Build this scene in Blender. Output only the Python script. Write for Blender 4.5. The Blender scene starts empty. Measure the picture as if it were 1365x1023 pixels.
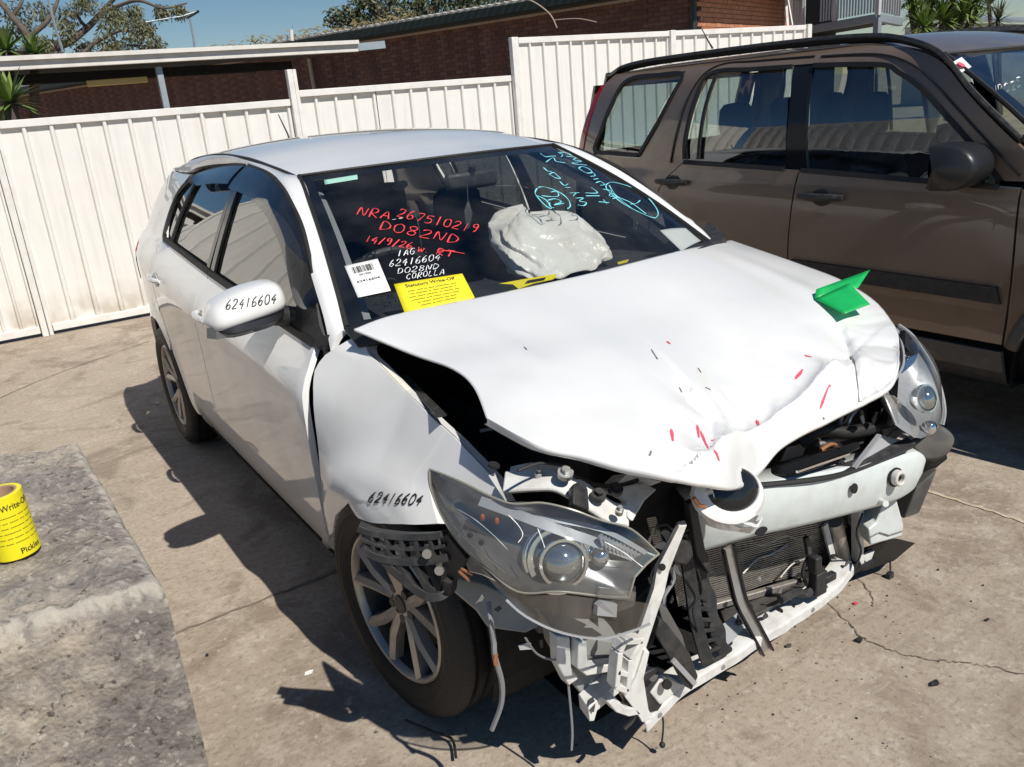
import bpy, bmesh, math, random
from mathutils import Vector, Matrix, noise
from mathutils.bvhtree import BVHTree

# ---------------------------------------------------------------- camera, sky, sun, exposure
SC = bpy.context.scene
COL = SC.collection
camd = bpy.data.cameras.new("camera"); camo = bpy.data.objects.new("camera", camd); COL.objects.link(camo)
camd.sensor_width = 36.0; camd.lens = 29.4820; camd.clip_start = 0.02; camd.clip_end = 3000
camo.matrix_world = Matrix(((0.833402, 0.241723, -0.497001, -1.558415),
    (-0.546188, 0.222945, -0.807449, -1.836399),
    (-0.084375, 0.944386, 0.317829, 1.551387),
    (0.000000, 0.000000, 0.000000, 1.000000)))
SC.camera = camo
SUN_DIR = Vector((0.115, -0.625, 0.772)).normalized()          # towards the sun
w = bpy.data.worlds.new("World"); SC.world = w; w.use_nodes = True
nt = w.node_tree; nt.nodes.clear()
sky = nt.nodes.new("ShaderNodeTexSky"); sky.sky_type = 'NISHITA'; sky.sun_disc = False
sky.sun_elevation = math.asin(SUN_DIR.z); sky.sun_rotation = math.atan2(SUN_DIR.x, SUN_DIR.y)
sky.altitude = 0; sky.air_density = 1.0; sky.dust_density = 0.0; sky.ozone_density = 3.0
bg = nt.nodes.new("ShaderNodeBackground"); bg.inputs[1].default_value = 0.065
wo = nt.nodes.new("ShaderNodeOutputWorld")
hs = nt.nodes.new('ShaderNodeHueSaturation'); hs.inputs['Saturation'].default_value = 1.2
nt.links.new(sky.outputs[0], hs.inputs['Color']); nt.links.new(hs.outputs[0], bg.inputs[0]); nt.links.new(bg.outputs[0], wo.inputs[0])
sd = bpy.data.lights.new("sun", 'SUN'); sd.energy = 4.8; sd.angle = math.radians(0.53); sd.color = (1.0, 0.95, 0.87)
so = bpy.data.objects.new("sun", sd); COL.objects.link(so); so.location = (4, -12, 16)
so.rotation_euler = SUN_DIR.to_track_quat('Z', 'Y').to_euler()
vs = SC.view_settings; vs.view_transform = 'Standard'; vs.look = 'None'; vs.exposure = 0.0; vs.gamma = 1.0; vs.use_curve_mapping = False
SC.cycles.max_bounces = 10; SC.cycles.transparent_max_bounces = 24; SC.cycles.caustics_reflective = False; SC.cycles.caustics_refractive = False
R_ = math.radians
random.seed(7)

# ---------------------------------------------------------------- materials
MT = {}
def nodes(name):
    m = bpy.data.materials.new(name); m.use_nodes = True; MT[name] = m
    t = m.node_tree; b = t.nodes["Principled BSDF"]
    return m, t, b
def N(t, kind, **kw):
    n = t.nodes.new(kind)
    for k, v in kw.items():
        if k.startswith('i_'): n.inputs[k[2:].replace('_', ' ')].default_value = v
        else: setattr(n, k, v)
    return n
def mat(name, col, rough=.5, metal=0., var=.0, scale=8., bump=0., bscale=40., coat=0., dust=0., spec=None, detail=6.):
    """plain surface with grain: colour varies by noise, fine relief by a second noise"""
    m, t, b = nodes(name); L = t.links.new
    b.inputs['Base Color'].default_value = (*col, 1); b.inputs['Roughness'].default_value = rough; b.inputs['Metallic'].default_value = metal
    if spec is not None: b.inputs['Specular IOR Level'].default_value = spec
    if coat: b.inputs['Coat Weight'].default_value = coat; b.inputs['Coat Roughness'].default_value = .03
    co = N(t, 'ShaderNodeTexCoord')
    if var or dust:
        nz = N(t, 'ShaderNodeTexNoise'); nz.inputs['Scale'].default_value = scale; nz.inputs['Detail'].default_value = detail; nz.inputs['Roughness'].default_value = .65
        L(co.outputs['Object'], nz.inputs['Vector'])
        mr = N(t, 'ShaderNodeMapRange'); mr.inputs[1].default_value = .3; mr.inputs[2].default_value = .7
        mr.inputs[3].default_value = 1 - var; mr.inputs[4].default_value = 1 + var
        L(nz.outputs['Fac'], mr.inputs[0])
        mx = N(t, 'ShaderNodeMix', data_type='RGBA', blend_type='MULTIPLY'); mx.inputs[0].default_value = 1
        mx.inputs[6].default_value = (*col, 1)
        L(mr.outputs[0], mx.inputs[7]); out = mx.outputs[2]
        if dust:
            n2 = N(t, 'ShaderNodeTexNoise'); n2.inputs['Scale'].default_value = scale * 2.7; n2.inputs['Detail'].default_value = 8
            L(co.outputs['Object'], n2.inputs['Vector'])
            m2 = N(t, 'ShaderNodeMapRange'); m2.inputs[1].default_value = .45; m2.inputs[2].default_value = .75; m2.inputs[4].default_value = dust
            L(n2.outputs['Fac'], m2.inputs[0])
            mx2 = N(t, 'ShaderNodeMix', data_type='RGBA'); mx2.inputs[7].default_value = (.33, .28, .22, 1)
            L(m2.outputs[0], mx2.inputs[0]); L(out, mx2.inputs[6]); out = mx2.outputs[2]
            m3 = N(t, 'ShaderNodeMapRange'); m3.inputs[1].default_value = .35; m3.inputs[2].default_value = .75; m3.inputs[3].default_value = rough; m3.inputs[4].default_value = min(1, rough + .25)
            L(n2.outputs['Fac'], m3.inputs[0]); L(m3.outputs[0], b.inputs['Roughness'])
        L(out, b.inputs['Base Color'])
    if bump:
        nb = N(t, 'ShaderNodeTexNoise'); nb.inputs['Scale'].default_value = bscale; nb.inputs['Detail'].default_value = 5
        L(co.outputs['Object'], nb.inputs['Vector'])
        bp = N(t, 'ShaderNodeBump'); bp.inputs['Strength'].default_value = bump; bp.inputs['Distance'].default_value = .01
        L(nb.outputs['Fac'], bp.inputs['Height']); L(bp.outputs[0], b.inputs['Normal'])
    return m
def glass(name, tint, ior=1.5, rough=0.0, boost=1.0, grime=0.0):
    """thin pane: fresnel reflection over a tinted see-through, a little grime"""
    m = bpy.data.materials.new(name); m.use_nodes = True; MT[name] = m; t = m.node_tree; L = t.links.new; t.nodes.clear()
    o = N(t, 'ShaderNodeOutputMaterial'); mx = N(t, 'ShaderNodeMixShader'); tr = N(t, 'ShaderNodeBsdfTransparent'); gl = N(t, 'ShaderNodeBsdfGlossy')
    tr.inputs[0].default_value = (*tint, 1); gl.inputs['Roughness'].default_value = rough; gl.inputs[0].default_value = (1, 1, 1, 1)
    # Schlick reflectance, the same from both sides of the pane
    ge = N(t, 'ShaderNodeNewGeometry'); dt = N(t, 'ShaderNodeVectorMath', operation='DOT_PRODUCT'); L(ge.outputs['Normal'], dt.inputs[0]); L(ge.outputs['Incoming'], dt.inputs[1])
    ab = N(t, 'ShaderNodeMath', operation='ABSOLUTE'); L(dt.outputs['Value'], ab.inputs[0])
    om = N(t, 'ShaderNodeMath', operation='SUBTRACT', use_clamp=True); om.inputs[0].default_value = 1; L(ab.outputs[0], om.inputs[1])
    pw = N(t, 'ShaderNodeMath', operation='POWER'); pw.inputs[1].default_value = 5; L(om.outputs[0], pw.inputs[0])
    f0 = ((ior-1)/(ior+1))**2; f0 = 2*f0/(1+f0)
    fr = N(t, 'ShaderNodeMath', operation='MULTIPLY_ADD'); fr.inputs[1].default_value = 1-f0; fr.inputs[2].default_value = f0; L(pw.outputs[0], fr.inputs[0])
    ml = N(t, 'ShaderNodeMath', operation='MULTIPLY', use_clamp=True); ml.inputs[1].default_value = boost
    L(fr.outputs[0], ml.inputs[0]); L(ml.outputs[0], mx.inputs[0]); L(tr.outputs[0], mx.inputs[1]); L(gl.outputs[0], mx.inputs[2])
    last = mx
    if grime:
        df = N(t, 'ShaderNodeBsdfDiffuse'); df.inputs[0].default_value = (.45, .42, .38, 1)
        co = N(t, 'ShaderNodeTexCoord'); nz = N(t, 'ShaderNodeTexNoise'); nz.inputs['Scale'].default_value = 6; nz.inputs['Detail'].default_value = 8
        L(co.outputs['Object'], nz.inputs['Vector'])
        mr = N(t, 'ShaderNodeMapRange'); mr.inputs[1].default_value = .35; mr.inputs[2].default_value = .8; mr.inputs[4].default_value = grime
        L(nz.outputs['Fac'], mr.inputs[0])
        m2 = N(t, 'ShaderNodeMixShader'); L(mr.outputs[0], m2.inputs[0]); L(mx.outputs[0], m2.inputs[1]); L(df.outputs[0], m2.inputs[2]); last = m2
    L(last.outputs[0], o.inputs[0])
    return m

mat('white_paint', (.80, .80, .785), .28, 0, .02, 2.0, coat=1.0, dust=.12)
mat('white_paint_dull', (.70, .70, .675), .45, 0, .08, 9, dust=.5)
mat('pressing_shaded', (.27, .275, .27), .5, 0, .12, 9, dust=.4)  # crash can grey: the shade it stands in is put into the colour
mat('apron_shaded', (.40, .375, .33), .6, 0, .12, 9, dust=.4)  # apron pressing, likewise darkened in colour to stand in for shade
mat('beam_paint', (.62, .665, .655), .42, .0, .06, 9, dust=.22)
mat('edge_white', (.8, .8, .79), .4)
mat('brown_paint', (.215, .156, .114), .30, .35, .05, 3, coat=.9, dust=.10)
mat('grey_cladding', (.085, .082, .078), .6, 0, .1, 6, bump=.15, bscale=300, dust=.25)
mat('black_plastic', (.022, .023, .025), .45, 0, .15, 14, bump=.1, bscale=200, dust=.10)
mat('black_gloss', (.012, .013, .015), .12, 0, .1, 10)
mat('black_rubber', (.012, .0118, .0115), .62, 0, .2, 20, bump=.2, bscale=120)
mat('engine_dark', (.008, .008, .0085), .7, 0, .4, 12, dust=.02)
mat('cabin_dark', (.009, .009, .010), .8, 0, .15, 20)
mat('dash_top', (.030, .033, .038), .75, 0, .1, 20, bump=.2, bscale=400)
mat('seat_cloth', (.045, .045, .05), .95, 0, .15, 60, bump=.3, bscale=500)
mat('alloy', (.47, .445, .41), .36, .8, .05, 8, dust=.35)
mat('alloy_dark', (.10, .095, .09), .5, .6, .1, 8, dust=.3)
mat('bare_steel', (.55, .55, .54), .38, .9, .1, 12, dust=.2)
mat('alu_fin', (.22, .20, .18), .5, .5, .25, 40, dust=.5)
mat('alu_tube', (.5, .47, .43), .45, .8, .1, 30, dust=.35)
mat('chrome', (.85, .86, .87), .08, 1.0)
mat('lamp_grey', (.20, .205, .21), .26, .6, .12, 20)
mat('lens_edge', (.26,.25,.21), .3, 0, .1, 20)
mat('projector_glass', (.46,.51,.51), .09, .9)
mat('satin_black', (.016,.017,.019), .38)
mat('lamp_black', (.02, .021, .023), .25)
mat('amber', (.38, .09, .02), .3)
mat('red_lens', (.35, .012, .015), .15, coat=.5)
mat('silver_plastic', (.42, .43, .45), .35, .3, .06, 14, dust=.25)
glass('windscreen_glass', (.78, .80, .79), 1.45, 0, 1.0, .05)
glass('door_glass', (.09, .10, .10), 1.6, 0, 1.35, .04)
glass("suv_glass", (.56, .64, .61), 1.5, 0, 2.3, .03)
glass('smoke_visor', (.07, .075, .085), 1.5, .04, 1.2, .06)
glass('lamp_lens', (.88, .90, .90), 1.55, .07, 1.3, .20)
glass('bag_film', (.9, .9, .9), 1.4, .2, 1.0, .0)
mat('paper', (.82, .82, .80), .8, 0, .03, 30)
mat('notice_yellow', (.88, .74, .02), .6, 0, .03, 20)
mat('green_card', (.01, .42, .10), .45, 0, .15, 14)
mat('mint_sticker', (.35, .62, .52), .5)
mat('ink', (.012, .012, .014), .6)
mat('pen_red', (.78, .06, .07), .55)
mat('pen_white', (.82, .84, .84), .55)
mat('pen_blue', (.22, .72, .82), .55)
mat('scuff_red', (.72, .09, .14), .6, 0, .3, 60)
mat('scuff_grey', (.16, .15, .14), .7, 0, .3, 60)
mat('wire_grey', (.25, .25, .26), .6)
mat('wire_black', (.02, .02, .02), .6)
mat('copper', (.55, .25, .13), .4, .6)

# ---------------------------------------------------------------- mesh helpers
class MB:
    """collects vertices and faces; build() links them as ONE mesh object"""
    def __init__(s): s.v = []; s.f = []
    def add(s, vs, fs):
        k = len(s.v); s.v += [tuple(p) for p in vs]; s.f += [tuple(k + i for i in f) for f in fs]; return s
    def grid(s, rows, close=False):
        n = len(rows[0]); k = len(s.v)
        for r in rows: s.v += [tuple(p) for p in r]
        for i in range(len(rows) - 1):
            for j in range(n - (0 if close else 1)):
                j2 = (j + 1) % n
                s.f.append((k + i*n + j, k + i*n + j2, k + (i+1)*n + j2, k + (i+1)*n + j))
        return s
    def box(s, c, size, rot=None):
        hx, hy, hz = size[0]/2, size[1]/2, size[2]/2
        q = [Vector((x, y, z)) for x in (-hx, hx) for y in (-hy, hy) for z in (-hz, hz)]
        if rot is not None: q = [rot @ p for p in q]
        q = [p + Vector(c) for p in q]
        return s.add(q, [(0,1,3,2),(4,6,7,5),(0,4,5,1),(2,3,7,6),(0,2,6,4),(1,5,7,3)])
    def tube(s, path, r, n=8, cap=True):
        path = [Vector(p) for p in path]; rings = []; m = len(path)
        rs = r if isinstance(r, (list, tuple)) else [r]*m
        up = None
        for i, p in enumerate(path):
            d = (path[min(i+1, m-1)] - path[max(i-1, 0)]).normalized()
            if up is None: up = Vector((0,0,1)) if abs(d.z) < .9 else Vector((1,0,0))
            a = d.cross(up).normalized(); b = a.cross(d).normalized(); up = b
            rings.append([p + (a*math.cos(2*math.pi*k/n) + b*math.sin(2*math.pi*k/n))*rs[i] for k in range(n)])
        k0 = len(s.v); s.grid(rings, True)
        if cap: s.f.append(tuple(k0 + i for i in range(n))[::-1]); s.f.append(tuple(k0 + (m-1)*n + i for i in range(n)))
        return s
    def bar(s, a, b, wd, th, up=(0,0,1)):
        """straight bar of section wd x th from a to b"""
        a = Vector(a); b = Vector(b); d = (b - a).normalized(); u = Vector(up)
        x = d.cross(u)
        if x.length < 1e-4: x = d.cross(Vector((1,0,0)))
        x.normalize(); y = x.cross(d).normalized()
        q = [p + x*(wd/2*i) + y*(th/2*j) for p in (a, b) for i, j in ((-1,-1),(1,-1),(1,1),(-1,1))]
        return s.add(q, [(3,2,1,0),(4,5,6,7),(0,1,5,4),(1,2,6,5),(2,3,7,6),(3,0,4,7)])
    def strip(s, path, wd, nrm, th=.003):
        """bent flat strip along path, width wd, lying across normal nrm (one or per point)"""
        path = [Vector(p) for p in path]; m = len(path); rows = []
        for i, p in enumerate(path):
            d = (path[min(i+1, m-1)] - path[max(i-1, 0)]).normalized()
            nn = Vector(nrm[i] if isinstance(nrm[0], (list, tuple, Vector)) else nrm)
            x = d.cross(nn).normalized(); nn = x.cross(d).normalized()
            ww = wd[i] if isinstance(wd, (list, tuple)) else wd
            rows.append([p - x*ww/2 + nn*th/2, p + x*ww/2 + nn*th/2, p + x*ww/2 - nn*th/2, p - x*ww/2 - nn*th/2])
        k = len(s.v); s.grid(rows, True); s.f.append((k+3,k+2,k+1,k)); e = k + (m-1)*4; s.f.append((e,e+1,e+2,e+3))
        return s
    def plate(s, poly, off):
        """polygon (3D, planar-ish) extruded by vector off"""
        poly = [Vector(p) for p in poly]; n = len(poly); off = Vector(off); k = len(s.v)
        s.v += [tuple(p) for p in poly] + [tuple(p + off) for p in poly]
        s.f.append(tuple(k + i for i in range(n))[::-1]); s.f.append(tuple(k + n + i for i in range(n)))
        for i in range(n): j = (i+1) % n; s.f.append((k+i, k+j, k+n+j, k+n+i))
        return s
    def ring(s, c, ax, r0, r1, h, n=24):
        """flat ring / washer: axis ax, inner r0, outer r1, height h"""
        c = Vector(c); ax = Vector(ax).normalized(); a = ax.orthogonal().normalized(); b = ax.cross(a)
        prof = [(r1,0),(r1,h),(r0,h),(r0,0)]
        rows = [[c + ax*q + (a*math.cos(t)+b*math.sin(t))*r for r, q in prof] for t in [2*math.pi*i/n for i in range(n)]]
        rows.append(rows[0]); return s.grid(rows, True)
    def disc(s, c, ax, r, h=.003, n=20, ry=None, xdir=None):
        c = Vector(c); ax = Vector(ax).normalized(); a = Vector(xdir).normalized() if xdir else ax.orthogonal().normalized(); b = ax.cross(a); ry = ry or r
        return s.plate([c + a*r*math.cos(2*math.pi*i/n) + b*ry*math.sin(2*math.pi*i/n) for i in range(n)], ax*h)
    def ball(s, c, r, n=12, m=8, sc=(1,1,1)):
        c = Vector(c)
        rows = [[c + Vector((sc[0]*r*math.sin(math.pi*(i+.02)/(m+.04))*math.cos(2*math.pi*j/n), sc[1]*r*math.sin(math.pi*(i+.02)/(m+.04))*math.sin(2*math.pi*j/n), sc[2]*r*math.cos(math.pi*(i+.02)/(m+.04)))) for j in range(n)] for i in range(m+1)]
        return s.grid(rows, True)
    def mesh(s, name, smooth=40, fixn=True):
        me = bpy.data.meshes.new(name); me.from_pydata(s.v, [], s.f); me.validate()
        if fixn:
            bm = bmesh.new(); bm.from_mesh(me); bmesh.ops.recalc_face_normals(bm, faces=bm.faces); bm.to_mesh(me); bm.free()
        if smooth:
            me.shade_smooth(); me.set_sharp_from_angle(angle=R_(smooth))
        return me
    def build(s, name, material, parent=None, smooth=40, fixn=True, solid=0, bevel=0, sub=0, offs=1, label=None):
        return obj(name, s.mesh(name, smooth, fixn), material, parent, solid, bevel, sub, offs, label)

def world_of(o):
    m = Matrix.Identity(4)
    while o is not None:
        m = (o.matrix_parent_inverse if o.parent else Matrix.Identity(4)) @ o.matrix_basis @ m
        o = o.parent
    return m
def obj(name, me, material, parent=None, solid=0, bevel=0, sub=0, offs=1, label=None):
    o = bpy.data.objects.new(name, me); COL.objects.link(o)
    if material: me.materials.append(MT[material] if isinstance(material, str) else material)
    if parent is not None:
        o.parent = parent; o.matrix_parent_inverse = world_of(parent).inverted()
    if sub: md = o.modifiers.new('s', 'SUBSURF'); md.levels = sub; md.render_levels = sub
    if solid: md = o.modifiers.new('t', 'SOLIDIFY'); md.thickness = solid; md.offset = offs
    if bevel: md = o.modifiers.new('b', 'BEVEL'); md.width = bevel; md.segments = 2; md.limit_method = 'ANGLE'; md.angle_limit = R_(35); md.harden_normals = False
    if label: o['label'] = label
    return o
def thing(name, label, cat, loc=(0,0,0), group=None):
    o = bpy.data.objects.new(name, None); COL.objects.link(o); o.location = loc; o.empty_display_size = .2
    return tag(o, label, cat, group)
def tag(o, label, cat, group=None):
    o['label'] = label; o['category'] = cat
    if group: o['group'] = group
    return o
def structure(o): o['kind'] = 'structure'; return o
def stuff(o): o['kind'] = 'stuff'; return o
def local(o, parent):
    """parent without inverse: child's coordinates are the parent's local ones"""
    o.parent = parent; o.matrix_parent_inverse = Matrix.Identity(4); return o
def copy_tree(o, parent=None):
    c = o.copy(); COL.objects.link(c)
    if parent is not None: c.parent = parent
    for ch in list(o.children): copy_tree(ch, c)
    return c
def mirrored(o, parent):
    """the same part on the car's other side (mesh mirrored in x)"""
    me = o.data.copy()
    me.transform(Matrix.Scale(-1, 4, (1,0,0))); me.flip_normals()
    c = bpy.data.objects.new(o.name.split('.')[0], me); COL.objects.link(c); c.parent = parent; c.matrix_parent_inverse = world_of(parent).inverted()
    for md in o.modifiers:
        n = c.modifiers.new(md.name, md.type)
        if md.type == 'SOLIDIFY': n.thickness = md.thickness; n.offset = md.offset
        if md.type == 'BEVEL': n.width = md.width; n.segments = 2; n.limit_method = 'ANGLE'; n.angle_limit = md.angle_limit
    for ch in list(o.children): mirrored(ch, c)
    return c

def lerp(a, b, t): return a + (b - a)*t
def hermite(kn, t):
    """monotone cubic through knots [(t, v)...]"""
    if t <= kn[0][0]: return kn[0][1]
    if t >= kn[-1][0]: return kn[-1][1]
    i = 0
    while kn[i+1][0] < t: i += 1
    def sl(j): return (kn[j+1][1]-kn[j][1])/(kn[j+1][0]-kn[j][0])
    def tg(j):
        if j == 0: return sl(0)
        if j == len(kn)-1: return sl(j-1)
        a, b = sl(j-1), sl(j)
        return 0. if a*b <= 0 else 2*a*b/(a+b)
    x0, y0 = kn[i]; x1, y1 = kn[i+1]; h = x1-x0; s = (t-x0)/h
    m0, m1 = tg(i)*h, tg(i+1)*h
    return (2*s**3-3*s*s+1)*y0 + (s**3-2*s*s+s)*m0 + (-2*s**3+3*s*s)*y1 + (s**3-s*s)*m1
def smooth_path(pts, n=6):
    """Catmull-Rom through points"""
    P_ = [Vector(p) for p in pts]; out = []
    for i in range(len(P_)-1):
        p0, p1, p2, p3 = P_[max(i-1,0)], P_[i], P_[i+1], P_[min(i+2,len(P_)-1)]
        for k in range(n):
            t = k/n
            out.append(.5*((2*p1)+(p2-p0)*t+(2*p0-5*p1+4*p2-p3)*t*t+(3*p1-p0-3*p2+p3)*t**3))
    out.append(P_[-1]); return out
def resample(pts, n):
    P_ = [Vector(p) for p in pts]; d = [0.]
    for i in range(1, len(P_)): d.append(d[-1] + (P_[i]-P_[i-1]).length)
    out = []; j = 0
    for k in range(n):
        t = d[-1]*k/(n-1)
        while j < len(P_)-2 and d[j+1] < t: j += 1
        q = (t-d[j])/max(1e-9, d[j+1]-d[j]); out.append(P_[j].lerp(P_[j+1], min(1, max(0, q))))
    return out
def coons(c0, c1, d0, d1, nu, nv):
    """patch from bottom c0, top c1 (left to right) and left d0, right d1 (bottom to top); any dimension"""
    c0 = resample(c0, nu); c1 = resample(c1, nu); d0 = resample(d0, nv); d1 = resample(d1, nv); rows = []
    for j in range(nv):
        v = j/(nv-1); r = []
        for i in range(nu):
            u = i/(nu-1)
            p = c0[i]*(1-v)+c1[i]*v + d0[j]*(1-u)+d1[j]*u - (c0[0]*(1-u)*(1-v)+c0[-1]*u*(1-v)+c1[0]*(1-u)*v+c1[-1]*u*v)
            r.append(p)
        rows.append(r)
    return rows
def panel(rows, rim):
    """sheet from rows of 3D points with its edge folded over by vector rim"""
    b = MB(); b.grid(rows); nu = len(rows[0]); nv = len(rows)
    loop = [rows[0][i] for i in range(nu)] + [rows[j][-1] for j in range(1, nv)] + [rows[-1][i] for i in range(nu-2, -1, -1)] + [rows[j][0] for j in range(nv-2, 0, -1)]
    rim = Vector(rim); n = len(loop); k = len(b.v)
    b.v += [tuple(p) for p in loop] + [tuple(Vector(p)+rim) for p in loop]
    for i in range(n): j = (i+1) % n; b.f.append((k+i, k+j, k+n+j, k+n+i))
    return b
def v2(*a): return [Vector((p[0], p[1], 0)) for p in a]
def drape(paths, tree, axis, wd, lift, sm=0):
    """flat ribbons laid on a surface: paths are 3D polylines, dropped along axis onto the tree"""
    b = MB(); axis = Vector(axis)
    for path in paths:
        P_ = [Vector(p) for p in path]
        if sm: P_ = smooth_path(P_, sm)
        rows = []
        for i, p in enumerate(P_):
            h, nn, _, _ = tree.ray_cast(p - axis*.6, axis, 1.4)
            if h is None: continue
            if nn.dot(axis) > 0: nn = -nn
            d = P_[min(i+1, len(P_)-1)] - P_[max(i-1, 0)]
            x = d.cross(nn)
            if x.length < 1e-7: continue
            x.normalize(); ww = wd[i % len(wd)] if isinstance(wd, (list, tuple)) else wd
            rows.append([h - x*ww/2 + nn*lift, h + x*ww/2 + nn*lift])
        if len(rows) > 1: b.grid(rows)
    return b
def tree_of(*obs):
    vs, fs = [], []
    for o in obs:
        k = len(vs); vs += [v.co.copy() for v in o.data.vertices]; fs += [tuple(k+i for i in p.vertices) for p in o.data.polygons]
    return BVHTree.FromPolygons(vs, fs)
GL = {  # pen strokes on a 4 x 6 grid
 '0': [[(2,6),(.6,5),(.3,3),(.8,.8),(2,0),(3.4,1),(3.7,3.2),(3.2,5.2),(2,6)]], '1': [[(2,6),(2,0)]],
 '2': [[(.4,4.6),(1.2,5.8),(2.8,5.8),(3.4,4.6),(2.6,2.8),(.2,.2),(3.8,.2)]], '4': [[(2.6,6),(.3,2.4),(3.8,2.4)],[(2.9,4),(2.6,-.4)]],
 '5': [[(3.6,5.9),(1,5.9),(.8,3.6),(2.4,3.8),(3.5,2.6),(3,.8),(1.4,0),(.2,.6)]], '6': [[(2.8,6),(1.2,4.4),(.4,2),(1,.3),(2.4,0),(3.4,1.2),(2.8,2.8),(1.4,2.6),(.5,1.4)]],
 '7': [[(.4,5.8),(3.6,5.8),(1.8,0)]], '8': [[(3.3,5.2),(2,6),(.8,5.2),(1,3.9),(3,2.6),(3.3,1.1),(2,0),(.6,.9),(.9,2.4),(3,4),(3.3,5.2)]],
 '9': [[(3.2,4.6),(2.2,5.9),(.8,5.2),(.8,3.6),(2.2,3.2),(3.2,4.6),(2.8,1.6),(1.8,0)]], 'A': [[(.2,0),(2.2,6),(3.8,0)],[(.9,2.1),(3.4,2.1)]],
 'C': [[(3.5,5.2),(2.2,6),(.8,4.8),(.3,2.8),(.9,.8),(2.2,0),(3.6,.8)]], 'D': [[(.6,0),(.6,6),(2.4,5.6),(3.7,3.6),(3.1,1.2),(.6,0)]],
 'F': [[(.6,0),(.8,6),(3.6,6)],[(.7,3.2),(2.8,3.2)]], 'G': [[(3.5,5.2),(2.2,6),(.7,4.6),(.4,2.2),(1.4,.2),(3.2,.6),(3.4,2.6),(2,2.6)]],
 'I': [[(2,6),(1.4,0)]], 'L': [[(.8,6),(.5,.2),(3.4,.2)]], 'N': [[(.3,0),(.7,6),(3.1,.1),(3.8,6)]], 'O': [[(2,6),(.6,5),(.3,3),(.8,.8),(2,0),(3.4,1),(3.7,3.2),(3.2,5.2),(2,6)]],
 'R': [[(.5,0),(.8,6),(2.8,5.8),(3.3,4.4),(2.2,3),(.7,3),(3.7,0)]], 'T': [[(.2,5.9),(3.8,5.9)],[(2,5.9),(1.8,0)]], 'W': [[(.2,4),(.8,.2),(2,2.8),(2.9,.2),(3.9,4)]],
 '/': [[(3.2,6.4),(.6,-.6)]], '.': [[(.6,.5),(1,.2)]], ' ': []}

# ================================================================ white hatchback: body
# car axes: x towards its left side, y towards its tail, z up; front axle at y = 0, ground at z = 0
#<SURF>
SECT = [(.08,.72),(.17,.795),(.24,.832),(.33,.858),(.45,.872),(.58,.879),(.70,.885),(.78,.888),(.835,.884),(.88,.866),(.93,.830),(.97,.800),(1.0,.787),(1.1,.748),(1.2,.706),(1.3,.658),(1.37,.613),(1.42,.56),(1.46,.45)]
PLAN = [(-.9,.74),(-.75,.80),(-.6,.865),(-.45,.917),(-.3,.954),(-.1,.985),(.1,.998),(.4,1.),(2.3,1.),(2.7,.99),(2.95,.962),(3.1,.925),(3.22,.87),(3.34,.76)]
SHIFT = [(-.8,.20),(-.6,.175),(-.4,.135),(-.2,.10),(0,.07),(.2,.052),(.4,.04),(1.3,-.015),(2.1,-.085),(2.5,-.115),(3.2,-.13)]
SECTF = [(.45,.880),(.54,.889),(.61,.890),(.65,.884),(.70,.860),(.75,.833),(.80,.805),(.85,.777),(.90,.748),(.94,.724),(.97,.703),(.985,.684),(1.0,.60)]
def clamp(t): return max(0., min(1., t))
def W(y, z):
    """half width of the body at station y, height z"""
    s = hermite(SHIFT, y)*clamp((1.36-z)/.3)*clamp((z-.35)/.35)
    q = hermite(SECT, z+s)
    if y < .5 and z+s > .45 and z < 1.05: q = lerp(hermite(SECTF, z+s), q, clamp((y-.02)/.42)**1.3)
    r = q*hermite(PLAN, y)
    for yc in (0., 2.6):
        d = math.hypot(y-yc, z-.316)
        if .3 < d < .6: r += .014*math.exp(-((d-.365)/.05)**2)
    return r
ROOFC = [(.9,1.366),(.98,1.378),(1.1,1.396),(1.3,1.430),(1.6,1.468),(2.0,1.482),(2.4,1.466),(2.8,1.425),(3.05,1.385)]
DITCH = [(1.0,.537),(1.15,.545),(1.6,.575),(2.4,.57),(3.05,.52)]
def roofz(x, y): return hermite(ROOFC, y) - .038*abs(x/hermite(DITCH, y))**2.3
def WSP(s, t):
    """windscreen point, s across (-1..1), t from base to header"""
    q = 1-s*s
    bx, by, bz = .725*s, .375-.155*q, .985
    tx, ty, tz = .545*s, 1.095-.125*q, 1.366+.012*q
    bow = .028*math.sin(math.pi*min(1,max(0,t)))
    return (lerp(bx,tx,t), lerp(by,ty,t)-bow*.45, lerp(bz,tz,t)+bow*.8)
#</SURF>
CAR = thing('damaged_hatchback', 'white hatchback with crushed front end, buckled bonnet and its front bumper torn off', 'car', (0, 1.2, 0))
def side(p, off=0.): return Vector((-(W(p[0], p[1])+off), p[0], p[1]))
def side_panel(name, m, c0, c1, d0, d1, nu=40, nv=40, parent=CAR, rim=.02, off=0., label=None):
    rows = [[side(p, off) for p in r] for r in coons(v2(*c0), v2(*c1), v2(*d0), v2(*d1), nu, nv)]
    return panel(rows, (rim,0,0)).build(name, m, parent, 50, label=label)
def sp(*a, n=6): return [(p.x, p.y) for p in smooth_path([Vector((q[0], q[1], 0)) for q in a], n)]
def arc(yc, zc, r, a0, a1, n=20): return [(yc+r*math.cos(R_(a0+(a1-a0)*i/n)), zc+r*math.sin(R_(a0+(a1-a0)*i/n))) for i in range(n+1)]
def belt(y): return .968 - hermite(SHIFT, y)
BELT_F = [(y, belt(y)) for y in (.46,.7,1.0,1.3,1.597)]
BELT_R = [(y, belt(y)) for y in (1.603,1.8,2.0,2.2,2.392)]
Q = lambda p: (p[1], p[2])
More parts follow.
